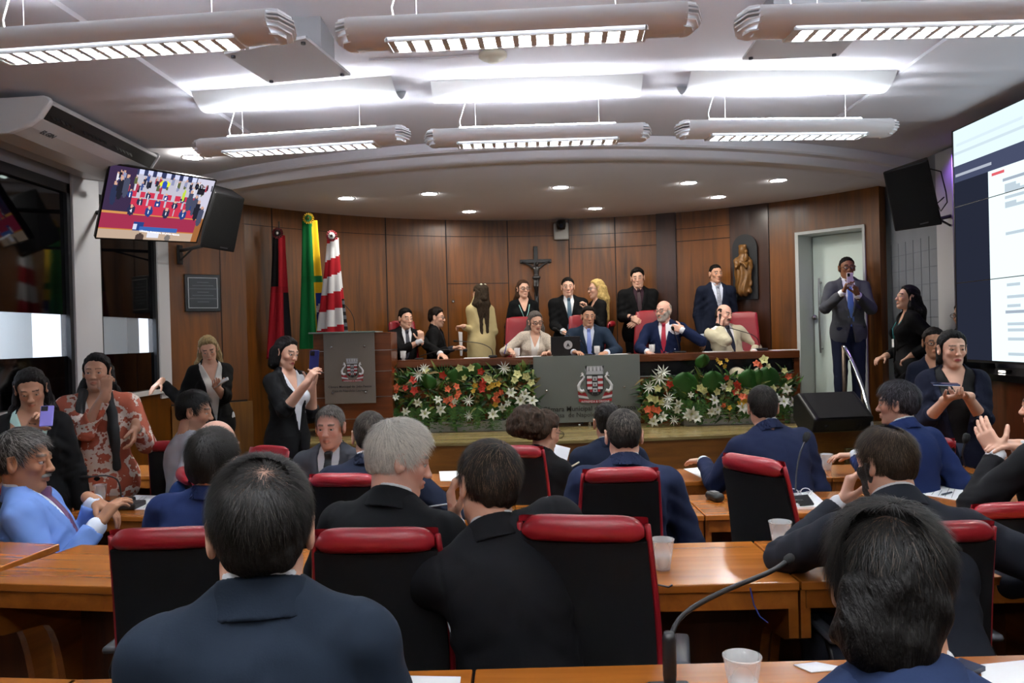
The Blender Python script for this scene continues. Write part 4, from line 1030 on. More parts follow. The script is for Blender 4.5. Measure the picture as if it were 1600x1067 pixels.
# ---- loudspeakers
def speaker(name, cs, dep, label, brk):
    """cs four front corners"""
    c = sum(cs)/4; t = empty('loudspeaker', tuple(c), 0, label, 'loudspeaker'); P = [p-c for p in cs]
    n = nrm(np.cross(P[1]-P[0], P[3]-P[0])); n = n*(-1 if n.dot(EYE-c) < 0 else 1)
    bk = [p*np.array([.72, 1, .96])-n*dep for p in P]
    b = MB(); b.add(P+bk, [(0, 1, 2, 3), (7, 6, 5, 4), (0, 4, 5, 1), (1, 5, 6, 2), (2, 6, 7, 3), (3, 7, 4, 0)]); b.build('cabinet', mat('speaker_black', '101114', .55), t, bevel=.012)
    b = MB(); Gq = [p*.93+n*.006 for p in P]; b.add(Gq+[p*.93 for p in P], [(0, 1, 2, 3), (0, 4, 5, 1), (1, 5, 6, 2), (2, 6, 7, 3), (3, 7, 4, 0)]); b.build('grille', mat('grille_black', '0b0c0f', .8, bump=(300, .6)), t)
    u = nrm(P[1]-P[0]); v = nrm(P[0]-P[3]); b = MB(); q = P[2]*.2+P[3]*.1+(P[2]+P[3])*.35+n*.012+v*.03; b.add([q, q+u*.07, q+u*.07+v*.012, q+v*.012], [(0, 1, 2, 3)]); b.build('badge', mat('badge_grey', '5a5a60', .4), t)
    if brk is not None:
        e = np.array(brk)-c; b = MB(); s0 = (P[2]+P[3])/2-n*dep*.5
        b.tube([s0+v*.01, e], .018, 6); b.tube([s0*.4+e*.6, e-np.array([0, 0, .10])], .010, 6); b.box(e-np.array([.015, .04, .14]), e+np.array([.015, .04, .06])); b.build('wall_bracket', M_blk, t)
speaker('l', [at(336, 300, 7.35), at(383, 310, 7.5), at(366, 395, 7.65), at(312, 386, 7.5)], .32, 'black loudspeaker hung beside the television on the left', at(281, 392, 8.5))
speaker('r', [at(1379, 269, 7.2), at(1450, 249, 7.0), at(1473, 351, 7.1), at(1398, 362, 7.3)], .30, 'black loudspeaker on a wall bracket left of the video wall', at(1487, 337, 7.62))
b = MB(); P = [at(1445, 262, 7.3), at(1470, 268, 7.35), at(1478, 300, 7.4), at(1480, 316, 7.35), at(1470, 330, 7.35), at(1464, 318, 7.35), at(1475, 308, 7.35)]; b.tube(P, .006, 6); o = b.build('speaker_cable', M_blk); props(o, 'looped black cable hanging beside the right loudspeaker', 'cable')
# purple accent light on the grey wall
l = bpy.data.lights.new('accent', 'SPOT'); l.energy = 12; l.color = (.42, .18, 1); l.spot_size = 1.5; l.spot_blend = 1; l.shadow_soft_size = .05
t = empty('accent_lamp', (XR-.06, 7.35, ZC-.06), 0, 'small purple accent lamp at the ceiling above the right loudspeaker', 'lamp')
b = MB(); b.lathe([(.03, 0), (.03, .05), (0, .05)], 12); b.build('lamp_can', M_blk, t)
lo_ = bpy.data.objects.new('accent_light', l); link(lo_, t); lo_.location = (-.03, .1, -.02); lo_.rotation_euler = (math.radians(30), math.radians(12), 0)
# ---- air conditioner
t = empty('air_conditioner', (-3.3, 6.0, 3.28), 0, 'white ceiling air conditioner with dark outlet at the upper left', 'air conditioner')
M_ac = mat('ac_white', 'd3d3d6', .35)
pf = [(-.30, -.02), (-.30, -.20), (-.08, -.235), (.08, -.225), (.20, -.185), (.27, -.14), (.345, -.035), (.335, -.01), (.30, 0)]
def acprism(mb, poly, y0, y1):
    mb.prism(poly, -y1, -y0, np.array([[1., 0, 0], [0, 0, -1.], [0, 1., 0]]))
b = MB(); acprism(b, pf, -.78, .78); b.build('casing', M_ac, t, bevel=.008)
b = MB(); pe_ = [(x*1.03+.002, z*1.06+.006) for x, z in pf]; acprism(b, pe_, -.82, -.775); b.build('end_cap', mat('ac_cap', 'eceef2', .3), t, bevel=.012)
b = MB(); acprism(b, pe_, .775, .81); b.build('end_cap', M_ac, t, bevel=.012)
b = MB()
q0_, q1_ = np.array([.278, -.132]), np.array([.338, -.045]); nn = np.array([q1_[1]-q0_[1], -(q1_[0]-q0_[0])]); nn /= np.linalg.norm(nn)
acprism(b, [tuple(q0_-nn*.02), tuple(q0_+nn*.004), tuple(q1_+nn*.004), tuple(q1_-nn*.02)], -.76, .76); b.build('outlet', mat('ac_outlet', '07080b', .5), t)
for k in range(16):
    y = -.70+k*.055+(.12 if k > 4 else 0)+(.12 if k > 10 else 0); b = MB(); c = (q0_+q1_)/2+nn*.005
    b.lathe([(.0, 0), (.018, .001), (.024, .006)], 10, (c[0]-.008, y, c[1]-.018), roty(PI/2-.4)); b.build('vane', mat('ac_vane', '15171b', .5), t)
Rb = np.stack([np.array([0, 1., 0]), nrm(np.array([.10, 0, .045])), nrm(np.array([.045, 0, -.10]))], 1)
text_mesh('ELGIN', .055, 'brand_text', mat('brand_grey', '4a4c52', .5), np.array([.20, -.58, -.188]), Rb, t, .001, True)
b = MB(); b.rbox((.16, .60, -.212), (.19, .66, -.196), .006); b.build('indicator_light', emis('ac_led', 'eafff8', 3), t)
b = MB(); b.tube([(-.1, .82, -.10), (-.02, .86, -.12), (.0, .88, -.2), (-.1, .9, -.24)], .02, 8); b.build('drain_hose', mat('hose_cream', 'a8a090', .5), t)
# ---- flags
def flag(px, ytop, ybot, d, wtop, wbot, colfn, label, rosette, pole_top, lean=0, folds=5, flare=.0, ph=0):
    T = at(px, ytop, d); Bz = at(px, ybot, d)[2]; t = empty('flag', (T[0], T[1], ZST), 0, label, 'flag', 'flags on poles')
    H = T[2]-Bz; n, k = 56, 60; A = []
    for i in range(n+1):
        u = i/n; row = []
        for j in range(k+1):
            v = j/k; wd = (wtop+(wbot-wtop)*v**1.2); a = -1.9+3.8*u
            rr = wd/2*(1+.22*math.sin(folds*a*2+ph+v*.8)*min(1, .3+v))
            x = rr*math.sin(a)+lean*v+flare*v*v*(u-.5); y = -rr*.55*math.cos(a)
            row.append((x, y, T[2]-ZST-H*v))
        A.append(row)
    b = MB(); b.grid(A); o = b.build('cloth', mat('flag_cloth', (1, 1, 1), .75, attr='Col', spec=.2), t, smooth=True)
    colattr(o, [colfn((i+.5)/n, (j+.5)/k) for i in range(n) for j in range(k)])
    o.modifiers.new('solid', 'SOLIDIFY').thickness = .003
    b = MB(); b.tube([(lean*.3, .01, .01), (0, .01, T[2]-ZST+pole_top)], .011, 8); b.build('pole', mat('pole_dark', '3c2d1e', .4), t)
    b = MB(); b.lathe([(.10, 0), (.10, .03), (.02, .05)], 14, (lean*.3, .01, 0)); b.build('pole_base', mat('pole_dark'), t)
    if rosette:
        c1, c2, c3 = rosette; ro = None
        for q, (r0, cc) in enumerate(((.062, c1), (.038, c2), (.016, c3))):
            b = MB(); ringp = [(0, .004*q)]; m_ = 32
            V = [(0, 0, .012+.006*q)]+[(r0*(1+.06*(-1)**i)*math.cos(2*PI*i/m_), r0*(1+.06*(-1)**i)*math.sin(2*PI*i/m_), .004+.005*q+.004*(-1)**i) for i in range(m_)]
            V2 = np.array(V)@RFRONT.T+np.array([0.0, -.05, T[2]-ZST+.02]); b.add(V2, [(0, 1+i, 1+(i+1) % m_) for i in range(m_)])
            if ro is None: ro = b.build('rosette', mat('ros_'+cc, cc, .7), t)
            else: b.build('rosette_ring', mat('ros_'+cc, cc, .7), ro)
RED, BLK, GRN, YEL, BLU, WHT = rgb('9c1420'), rgb('0c0a0c'), rgb('0d6a33'), rgb('d2a917'), rgb('1c2f86'), rgb('cfcfd2')
def f1(u, v):
    if v < .42: return BLK if u < .52 else RED
    if v < .47: return tuple(x*.8 for x in RED)
    return RED if u < .70 else BLK
def f2(u, v):
    if u < .22: return YEL if v < .9 else GRN
    if .44 < v < .48 and u > .2: return tuple(x*.9 for x in GRN)
    if u < (.60-.04*v): return GRN
    if .57 < v < .97 and .60 < u < .80:
        if .68 < v+.3*(u-.6) < .73: return WHT
        if abs(v-.80) < .01 and abs(u-.68) < .02 or abs(v-.86) < .01 and abs(u-.72) < .02 or abs(v-.92) < .01 and abs(u-.66) < .02: return WHT
        return BLU
    return YEL
def f3(u, v):
    if u > .86 and v > .55: return (BLK, rgb('54565c'))[int(v*30) % 2]
    return RED if int((v*6.5+.55*u+.5)) % 2 == 0 else WHT
flag(436, 368, 560, 9.05, 0.130, 0.270, f1, 'red and black flag, left one of the three', ('5a0e16', '17090c', 'c8c8c8'), .16, lean=-.03, folds=3)
flag(484, 345, 545, 8.95, 0.169, 0.297, f2, 'green and yellow national flag with blue disc, middle one of the three', ('b8930f', '1d6a33', '6a5a10'), .03, lean=.02, folds=3, ph=1)
flag(520, 372, 545, 8.85, 0.117, 0.324, f3, 'red and white striped flag, right one of the three beside the lectern', ('7a1420', 'cfcfcf', '3a2024'), .08, lean=-.04, folds=3, ph=2)
# ---- plaque, outlet, knob, camera dome
def on_corner(px, py, off=.0):              # point of the flat corner wall seen at px, py
    v = at(px, py, 1.0)-EYE; n = np.array([dirw[1], -dirw[0]])/ln; t_ = ((WL-EYE[:2])@n)/(v[:2]@n); q = EYE+v*t_; q[:2] += n*off*(1 if n@(EYE[:2]-WL) > 0 else -1); return q
p = on_corner(315, 458, .02)
t = empty('wall_plaque', tuple(p), ang, 'dark framed metal plaque on the timber wall at the left', 'plaque')
b = MB(); b.rbox((-.185, -.03, -.20), (.185, .02, .20), .006); b.build('backing_board', mat('plaque_black', '141416', .3), t)
b = MB()
for lo, hi in (((-.155, -.036, -.165), (-.147, -.03, .165)), ((.147, -.036, -.165), (.155, -.03, .165)), ((-.155, -.036, .157), (.155, -.03, .165)), ((-.155, -.036, -.165), (.155, -.03, -.157))): b.box(lo, hi)
b.build('silver_border', M_sil, t)
b = MB(); b.box((-.14, -.034, -.15), (.14, -.029, .15)); b.build('plate', mat('plaque_metal', '3f4144', .35, metal=.7), t)
for k in range(7): b = MB(); w_ = .06+.05*((k*37) % 3); b.box((-w_, -.036, .11-k*.035), (w_, -.034, .116-k*.035)); b.build('text_line', mat('plaque_text', '66686c', .4), t)
p = on_corner(350, 617, .012)
t = empty('wall_outlet', tuple(p), ang, 'cream double socket plate on the timber wall by the blonde woman', 'outlet')
b = MB(); b.rbox((-.027, -.012, -.06), (.027, .01, .06), .004); b.build('cover', mat('outlet_cream', 'b3a54c', .4), t)
for zz_ in (-.025, .025): b = MB(); b.rbox((-.014, -.015, zz_-.014), (.014, -.011, zz_+.014), .003); b.build('socket', mat('outlet_dark', '6c6330', .4), t)
a = wall_ang(708); x, y = wallpt(a, .03); t = empty('cabinet_knob', (x, y, at(708, 471, y)[2]), -a, 'small round steel knob on the timber wall door left of the beige dress', 'knob')
b = MB(); b.lathe([(.008, 0), (.008, .02), (.022, .028), (.022, .036), (0, .042)], 14, (0, 0, 0), rotx(PI/2)); b.build('knob', M_stud, t, smooth=True)
a = wall_ang(881); x, y = wallpt(a, .02); zc_ = at(881, 360, y)[2]
t = empty('dome_camera', (x, y, zc_), -a, 'white and black pan camera on the wall just under the soffit', 'camera')
b = MB(); b.rbox((-.10, -.06, -.13), (.10, .02, .10), .02); b.build('wall_mount', mat('cam_mount', '9a9894', .5), t)
b = MB(); b.lathe([(.055, .10), (.06, .04), (.05, .0), (.0, -.01)], 18, (0, -.12, .0)); b.rbox((-.06, -.16, .04), (.06, -.05, .12), .02); b.build('camera_head', M_blk, t, smooth=True)
b = MB(); b.lathe([(.03, 0), (.03, .03), (.02, .035), (0, .03)], 16, (0, -.165, .035), rotx(PI/2)); b.build('lens', mat('lens_dark', '1a1f2a', .1), t, smooth=True)
# ---- crucifix
a = wall_ang(840); x, y = wallpt(a, .03); zc_ = at(840, 408, y)[2]
t = empty('crucifix', (x, y, zc_), -a, 'dark wooden crucifix on the timber wall behind the dais', 'crucifix')
M_cru = mat('crucifix_wood', '100c0b', .35)
b = MB(); b.rbox((-.028, -.02, -.62), (.028, .02, .20), .006); b.rbox((-.21, -.021, -.025), (.21, .019, .025), .006); b.build('cross', M_cru, t)
f = Field()
for s in (-1, 1): f.cap((s*.18, -.04, .0), (s*.045, -.05, -.09), .009, .014, k=.01)
f.ell((0, -.055, -.12), (.042, .028, .06), k=.02); f.ell((0, -.055, -.19), (.034, .026, .05), k=.02); f.ell((0.01, -.07, -.045), (.022, .025, .03), k=.005)
f.ell((0, -.062, -.225), (.055, .034, .035), k=.01)
for s in (-1, 1): f.cap((s*.018, -.055, -.23), (s*.02-.01, -.085, -.34), .022, .016, k=.01); f.cap((s*.02-.01, -.085, -.34), (0, -.045, -.46), .016, .010, k=.01)
Rw = rotz(-a); 
o = mesh_field('carved_figure', f, .005, mat('crucifix_figure', '24201f', .3), t)
# ---- saint statue in its arched dark niche board
a = wall_ang(1169); x, y = wallpt(a, .03); zc_ = at(1169, 415, y)[2]
t = empty('saint_statue', (x, y, zc_), -a, 'carved wooden saint with child on a dark arched board at the right of the wall', 'statue')
b = MB(); ar = [(-.155, -.42), (.155, -.42), (.155, .22)]+[(.155*math.cos(q), .22+.17*math.sin(q)) for q in np.linspace(0, PI, 13)[1:-1]]+[(-.155, .22)]
b.prism(ar, 0, .03, RFRONT, (0, 0, 0)); b.build('backing_board', mat('niche_black', '121318', .6), t)
f = Field(); yo = -.10
f.ell((0, yo, -.33), (.10, .07, .035), k=.01)
f.cap((0, yo, -.30), (0, yo, .02), .088, .058, k=.02); f.ell((0, yo, .06), (.075, .05, .08), k=.03); f.ell((-.0, yo-.01, .19), (.038, .04, .05), k=.012); f.ell((0, yo+.01, .17), (.055, .045, .08), k=.02)
f.cap((-.03, yo, .235), (.03, yo, .235), .022, k=.01)
f.ell((.055, yo-.05, .09), (.03, .03, .055), k=.01); f.ell((.06, yo-.055, .16), (.022, .022, .026), k=.006)
for s in (-1, 1): f.cap((s*.07, yo, .08), (s*.06, yo-.06, -.02), .024, .018, k=.015); f.cap((s*.06, yo-.06, -.02), (0, yo-.085, .03), .018, .013, k=.01)
f.cap((-.09, yo, .06), (-.085, yo, -.24), .03, .02, k=.02); f.cap((.09, yo, .04), (.085, yo, -.24), .03, .02, k=.02)
def fold(P, d): return d+.007*np.sin(P[..., 0]*95+2*np.sin(P[..., 2]*14))*(P[..., 2] < .05)
mesh_field('carved_figure', f, .006, mat('statue_gilt', '704c22', .45, var=(30, .25)), t, mod=fold)
# ---- floor monitor loudspeaker on the stage
p = at(1322, 668, 7.98)
t = empty('stage_monitor', (p[0], p[1]+.1, ZST), .12, 'black wedge floor monitor loudspeaker at the right edge of the stage', 'loudspeaker')
b = MB(); pr = [(-.02, 0), (.30, 0), (.42, .10), (.40, .34), (.30, .38), (-.06, .14)]
b.prism(pr, -.32, .32, np.array([[0, 0, 1.], [1., 0, 0], [0, 1., 0]])); o = b.build('cabinet', mat('monitor_black', '0d0e11', .45), t, bevel=.02)
b = MB(); b.add([(-.27, -.058, .15), (.27, -.058, .15), (.27, .285, .375), (-.27, .285, .375)], [(0, 1, 2, 3)]); b.build('grille', mat('grille_black'), t)
for sx in (-.18, .16): b = MB(); b.lathe([(.05, 0), (.045, -.004), (.03, .01), (0, .012)], 12, (sx, -.03, .07), rotx(PI/2)); b.build('handle_socket', M_blk, t, smooth=True)
# ---- curved steel handrail and post
P = [at(x, y, d) for x, y, d in ((1318, 540, 8.75), (1326, 553, 8.7), (1336, 575, 8.6), (1347, 604, 8.45), (1356, 636, 8.25), (1362, 665, 8.05), (1364, 690, 7.9))]
tt = np.linspace(0, 1, len(P)); ts = np.linspace(0, 1, 24); Q = np.stack([np.interp(ts, tt, [p[i] for p in P]) for i in range(3)], 1)
for _ in range(4): Q[1:-1] = (Q[:-2]+2*Q[1:-1]+Q[2:])/4
o0 = Q[0].copy(); t = empty('handrail', (o0[0], o0[1], ZST), 0, 'polished curved steel handrail beside the doorway', 'handrail')
oo = np.array([o0[0], o0[1], ZST])
b = MB(); b.tube(Q-oo, .024, 10); b.build('rail', mat('polished_steel', 'c9ccd4', .12, metal=1), t, smooth=True)
b = MB(); b.tube([(0, 0, 0), (0, 0, o0[2]-ZST)], .022, 10); b.build('post', mat('post_bronze', '6a5c50', .35, metal=.6), t, smooth=True)
b = MB(); b.tube([Q[12]-oo+np.array([0, 0, 0]), (Q[12]-oo)*np.array([1, 1, 0])], .018, 8); b.build('post', mat('post_bronze'), t, smooth=True)
# ================================================================== FLOWER ARRANGEMENTS
M_leaf = mat('leaf_green', '2f5a20', .5, attr='Col', spec=.4); M_pet = mat('petal_white', 'd9ddd3', .5); M_petc = mat('petal_throat', 'b8c070', .5)
M_or = mat('petal_orange', 'd2633c', .5, var=(60, .2)); M_rd = mat('petal_red', 'b8301c', .5, var=(60, .2)); M_ye = mat('petal_yellow', 'c9a030', .5, var=(60, .2)); M_cr = mat('petal_cream', 'c9c98a', .5, var=(60, .15))
M_bigl = mat('anthurium_leaf', '23531c', .35, var=(8, .15))
def petal(mb, c, dr, L, W, curl, up, n=6):
    """one petal starting at c along dr, widening then pointed, curling back"""
    dr = nrm(dr); s = nrm(np.cross(dr, up)); A = []
    for i in range(n+1):
        f = i/n; w_ = W*math.sin(PI*min(1, f*.82+.12))**.8*(1-f**4*.7); cc = c+dr*L*f+up*(curl*L*(math.sin(f*PI)*.35-f*f*.55))
        A.append([cc-s*w_, cc+up*w_*-.25, cc+s*w_])
    mb.grid(A)
def bloom(root, kind, p, s, fr=None):
    up = nrm(np.array([rng.uniform(-.6, .6), -1, rng.uniform(-.35, .5)])) if fr is None else fr
    a = nrm(np.cross(up, [0, 0, 1.])); b_ = np.cross(up, a); ph = rng.random()*6
    mb = MB(); mb.cur = 0
    if kind == 'lily':
        for k in range(6):
            t_ = ph+k*PI/3; petal(mb, p, (a*math.cos(t_)+b_*math.sin(t_))+up*.45, s, s*(.24 if k % 2 else .19), .5, up)
        o = mb.build('lily', M_pet, root, smooth=True); c = MB()
        for k in range(5): t_ = k*2*PI/5; c.tube([p, p+up*s*.35+(a*math.cos(t_)+b_*math.sin(t_))*s*.12], [s*.02, s*.035], 5)
        c.build('stamens', M_petc, o)
    elif kind == 'star':
        for k in range(10): t_ = ph+k*2*PI/10; petal(mb, p, (a*math.cos(t_)+b_*math.sin(t_))+up*rng.uniform(.1, .7), s*rng.uniform(.8, 1.1), s*.07, .2, up)
        mb.build('spider_flower', M_pet, root, smooth=True)
    else:
        m_ = {'orange': M_or, 'red': M_rd, 'yellow': M_ye, 'cream': M_cr}[kind]
        for k in range(5): t_ = ph+k*2*PI/5; petal(mb, p, (a*math.cos(t_)+b_*math.sin(t_))+up*.35, s, s*.38, .3, up)
        mb.lathe([(0, 0), (s*.16, s*.1), (s*.12, s*.25), (0, s*.3)], 8, p, np.stack([a, b_, up], 1))
        mb.build(kind+'_flower', m_, root, smooth=True)
def arrangement(x0, x1, zt, zb, d, flowers, big, label, planter):
    cx = (x0+x1)/2; t = empty('flower_arrangement', (cx, d, ZST), 0, label, 'flowers', 'flower arrangements before the dais'); O = np.array([cx, d, ZST])
    for a0, a1 in planter: b = MB().frame(-O); b.rbox((a0, d-.10, ZST), (a1, d+.10, ZST+.11), .006); b.build('planter_box', mat('planter_white', 'a9aba8', .5, var=(12, .15)), t)
    b = MB(); cl = []
    greens = [rgb(h) for h in ('1d3a14', '2c5a1e', '446b22', '17301a', '5d6b28', '3a4a20', '6b5a2a')]
    n = int((x1-x0)*620)
    for i in range(n):
        fx = rng.random(); x = x0+(x1-x0)*fx; z = zb+(zt-zb)*rng.random()**.95; dep = .16*math.sin(PI*min(1, max(0, fx)))**.3*(1-((z-zb)/(zt-zb)-.35)**2)
        y = d-dep*rng.uniform(.1, 1.0)+.05; c = np.array([x, y, z])-O; g_ = greens[rng.randrange(7)]; k = rng.random()
        dr = nrm(np.array([rng.uniform(-1, 1), -rng.uniform(.2, 1), rng.uniform(-.5, 1)])); up = nrm(np.array([rng.uniform(-.5, .5), -1, .5])); up = nrm(up-dr*up.dot(dr))
        L = rng.uniform(.05, .12) if k < .7 else rng.uniform(.12, .2); W = L*(.28 if k < .5 else .09); n0 = len(b.f); petal(b, c, dr, L, W, .4, up, 4); cl += [g_]*(len(b.f)-n0)
    for i in range(int((x1-x0)*60)):           # fern fronds drooping over the planter
        x = x0+(x1-x0)*rng.random(); c = np.array([x, d-.14, zb+.16+rng.uniform(0, .08)])-O; n0 = len(b.f)
        for q in range(9):
            f = q/8; m_ = c+np.array([rng.uniform(-.01, .01), -.06*math.sin(f*2), -.20*f*f-.0]); 
            for s in (-1, 1): petal(b, m_, np.array([s*1., -.2, -.6]), .04*(1-.5*f), .006, 0, np.array([0, -1., 0]), 2)
        cl += [greens[1+(i % 2)]]*(len(b.f)-n0)
    for x, z, s in ((x0+.12, zt-.02, 1), (x0+(x1-x0)*.36, zt+.03, 1), (x1-.15, zt-.02, -1)):      # spiky palms
        for q in range(12):
            a_ = PI*(.15+.7*q/11); n0 = len(b.f); petal(b, np.array([x, d-.02, z-.12])-O, np.array([math.cos(a_), -.3, math.sin(a_)]), .2, .008, .1, np.array([0, -1., 0]), 3); cl += [greens[1]]*(len(b.f)-n0)
    o = b.build('foliage', M_leaf, t); colattr(o, cl); o['kind'] = 'stuff'
    for px, py, r in big:
        c = at(px, py, d-.10)-O; m_ = MB(); A = []; tilt = rng.uniform(-.4, .4)
        for i in range(13):
            f = i/12; row = []
            for j in range(9):
                g_ = -1+j/4; w_ = r*math.sin(PI*min(1, f*.93+.05))**.55*(1.0); row.append(c+np.array([g_*w_+tilt*f*r, -.03*(1-g_*g_)-.05*f+.02*abs(g_), (f-.45)*2*r*.95-abs(g_)*r*.12*(1-f)*0]))
            A.append(row)
        m_.grid(A); m_.build('broad_leaf', M_bigl, t, smooth=True)
    for k, px, py, r in flowers:
        bloom(t, k, at(px, py, d-.20)-O, r)
FL = [('lily', 664, 647, .075), ('lily', 690, 640, .08), ('lily', 652, 629, .06), ('lily', 771, 648, .08), ('lily', 799, 614, .075), ('lily', 812, 626, .085), ('lily', 831, 627, .08), ('lily', 820, 616, .07), ('lily', 785, 637, .06), ('lily', 684, 625, .06), ('lily', 634, 643, .06), ('lily', 618, 621, .05), ('lily', 710, 627, .05), ('lily', 793, 630, .05),
      ('star', 655, 585, .10), ('star', 733, 650, .07), ('star', 732, 626, .08), ('star', 787, 575, .09), ('star', 662, 576, .08),
      ('red', 645, 594, .055), ('red', 647, 610, .055), ('red', 692, 586, .055), ('red', 754, 600, .05), ('red', 753, 608, .05), ('red', 751, 580, .05), ('red', 756, 594, .045), ('red', 633, 606, .04),
      ('orange', 700, 608, .045), ('orange', 713, 604, .045), ('orange', 716, 614, .045), ('orange', 705, 623, .045), ('orange', 697, 626, .045), ('orange', 707, 632, .045), ('orange', 714, 620, .04), ('orange', 776, 617, .045), ('orange', 783, 613, .04), ('orange', 773, 623, .04), ('orange', 777, 626, .04), ('orange', 620, 605, .045), ('orange', 614, 579, .04), ('orange', 619, 611, .035),
      ('yellow', 770, 602, .045), ('yellow', 779, 600, .04), ('yellow', 742, 602, .04), ('yellow', 740, 611, .035), ('yellow', 774, 632, .04), ('yellow', 764, 606, .035),
      ('cream', 808, 585, .06), ('cream', 822, 588, .055), ('cream', 804, 594, .05), ('cream', 760, 590, .05), ('cream', 765, 594, .05), ('cream', 718, 575, .05), ('cream', 666, 578, .05), ('cream', 830, 598, .05), ('cream', 725, 590, .04), ('cream', 736, 575, .05)]
arrangement(at(614, 600, 9.0)[0], at(836, 600, 9.0)[0], at(700, 580, 9)[2], ZST+.06, 9.02, FL, [(715, 587, .11), (672, 597, .09), (741, 577, .07)], 'long arrangement of white lilies and orange flowers before the left half of the dais', [(at(655, 0, 9)[0], at(795, 0, 9)[0])])
FR = [('lily', 1022, 658, .08), ('lily', 1036, 652, .075), ('lily', 1080, 646, .10), ('lily', 1088, 653, .08), ('lily', 1072, 650, .07), ('lily', 1115, 626, .08), ('lily', 1120, 640, .075), ('lily', 1112, 643, .065), ('lily', 1160, 637, .08), ('lily', 1168, 640, .06), ('lily', 1230, 608, .075), ('lily', 1224, 628, .085), ('lily', 1238, 629, .075), ('lily', 1256, 634, .06), ('lily', 1058, 640, .06), ('lily', 1212, 621, .06), ('lily', 1080, 617, .045), ('lily', 1130, 604, .05), ('lily', 1060, 630, .06),
      ('star', 1030, 590, .12), ('star', 1036, 582, .10), ('star', 1042, 632, .09), ('star', 1015, 605, .09), ('star', 1052, 656, .07), ('star', 1045, 622, .08),
      ('orange', 1012, 640, .05), ('orange', 1020, 638, .05), ('orange', 1028, 641, .05), ('orange', 1016, 649, .045), ('orange', 1160, 620, .05), ('orange', 1168, 622, .045), ('orange', 1182, 568, .045), ('orange', 1187, 571, .04), ('orange', 1232, 588, .045), ('orange', 1130, 633, .04),
      ('red', 1047, 600, .05), ('red', 1152, 600, .05), ('red', 1150, 612, .05), ('red', 1135, 590, .04), ('red', 1153, 606, .045),
      ('yellow', 1165, 628, .06), ('yellow', 1158, 630, .05), ('yellow', 1140, 637, .035), ('yellow', 1125, 567, .035), ('yellow', 1132, 572, .035), ('yellow', 1120, 562, .03), ('yellow', 1135, 563, .03),
      ('cream', 1095, 606, .055), ('cream', 1100, 610, .05), ('cream', 1015, 622, .055), ('cream', 1024, 624, .055), ('cream', 1034, 628, .05), ('cream', 1138, 607, .05), ('cream', 1140, 598, .05), ('cream', 1150, 611, .045), ('cream', 1194, 562, .06), ('cream', 1120, 612, .05), ('cream', 1166, 612, .045), ('cream', 1028, 607, .05), ('cream', 1208, 607, .05), ('cream', 1200, 572, .04), ('cream', 1226, 579, .04)]
arrangement(at(1003, 600, 9.0)[0], at(1246, 600, 9.0)[0], at(1100, 590, 9)[2], ZST+.06, 9.02, FR, [(1068, 603, .15), (1117, 598, .13), (1170, 594, .12), (1198, 593, .14), (1095, 565, .08), (1185, 590, .09)], 'long arrangement with broad green leaves and white lilies before the right half of the dais', [(at(1050, 0, 9)[0], at(1180, 0, 9)[0]), (at(1216, 0, 9)[0], at(1243, 0, 9)[0])])
# ================================================================== PEOPLE
def wob(P, f, seed=0):
    x, y, z = P[..., 0]*f+seed, P[..., 1]*f+seed*1.7, P[..., 2]*f-seed
    return (np.sin(x+1.3*np.sin(y*.9+z*.4))*np.cos(z*1.1+.8*np.sin(x*.7))+np.sin(y*1.2+1.1*np.sin(z*.8+x*.5)))*.5
HA = dict(y=[-.13, -.07, -.035, -.01, .012, .03, .055, .085, .11])
HZ = {'short': [-.058, -.056, -.030, .026, .000, .034, .068, .078, .08], 'recede': [-.060, -.058, -.030, .024, .000, .035, .078, .09, .09],
      'woman': [-.10, -.10, -.09, -.06, -.03, .03, .070, .082, .085]}
def ik(a, w, l1, l2, hint):
    a = np.array(a); v = w-a; D = np.linalg.norm(v); mx = (l1+l2)*.995
    if D > mx: w = a+v*mx/D; v = w-a; D = mx
    D = max(D, abs(l1-l2)+.02); x = (l1*l1-l2*l2+D*D)/(2*D); h = math.sqrt(max(0, l1*l1-x*x)); dv = nrm(v)
    hp = nrm(hint-dv*np.dot(hint, dv)); return a+dv*x+hp*h, w
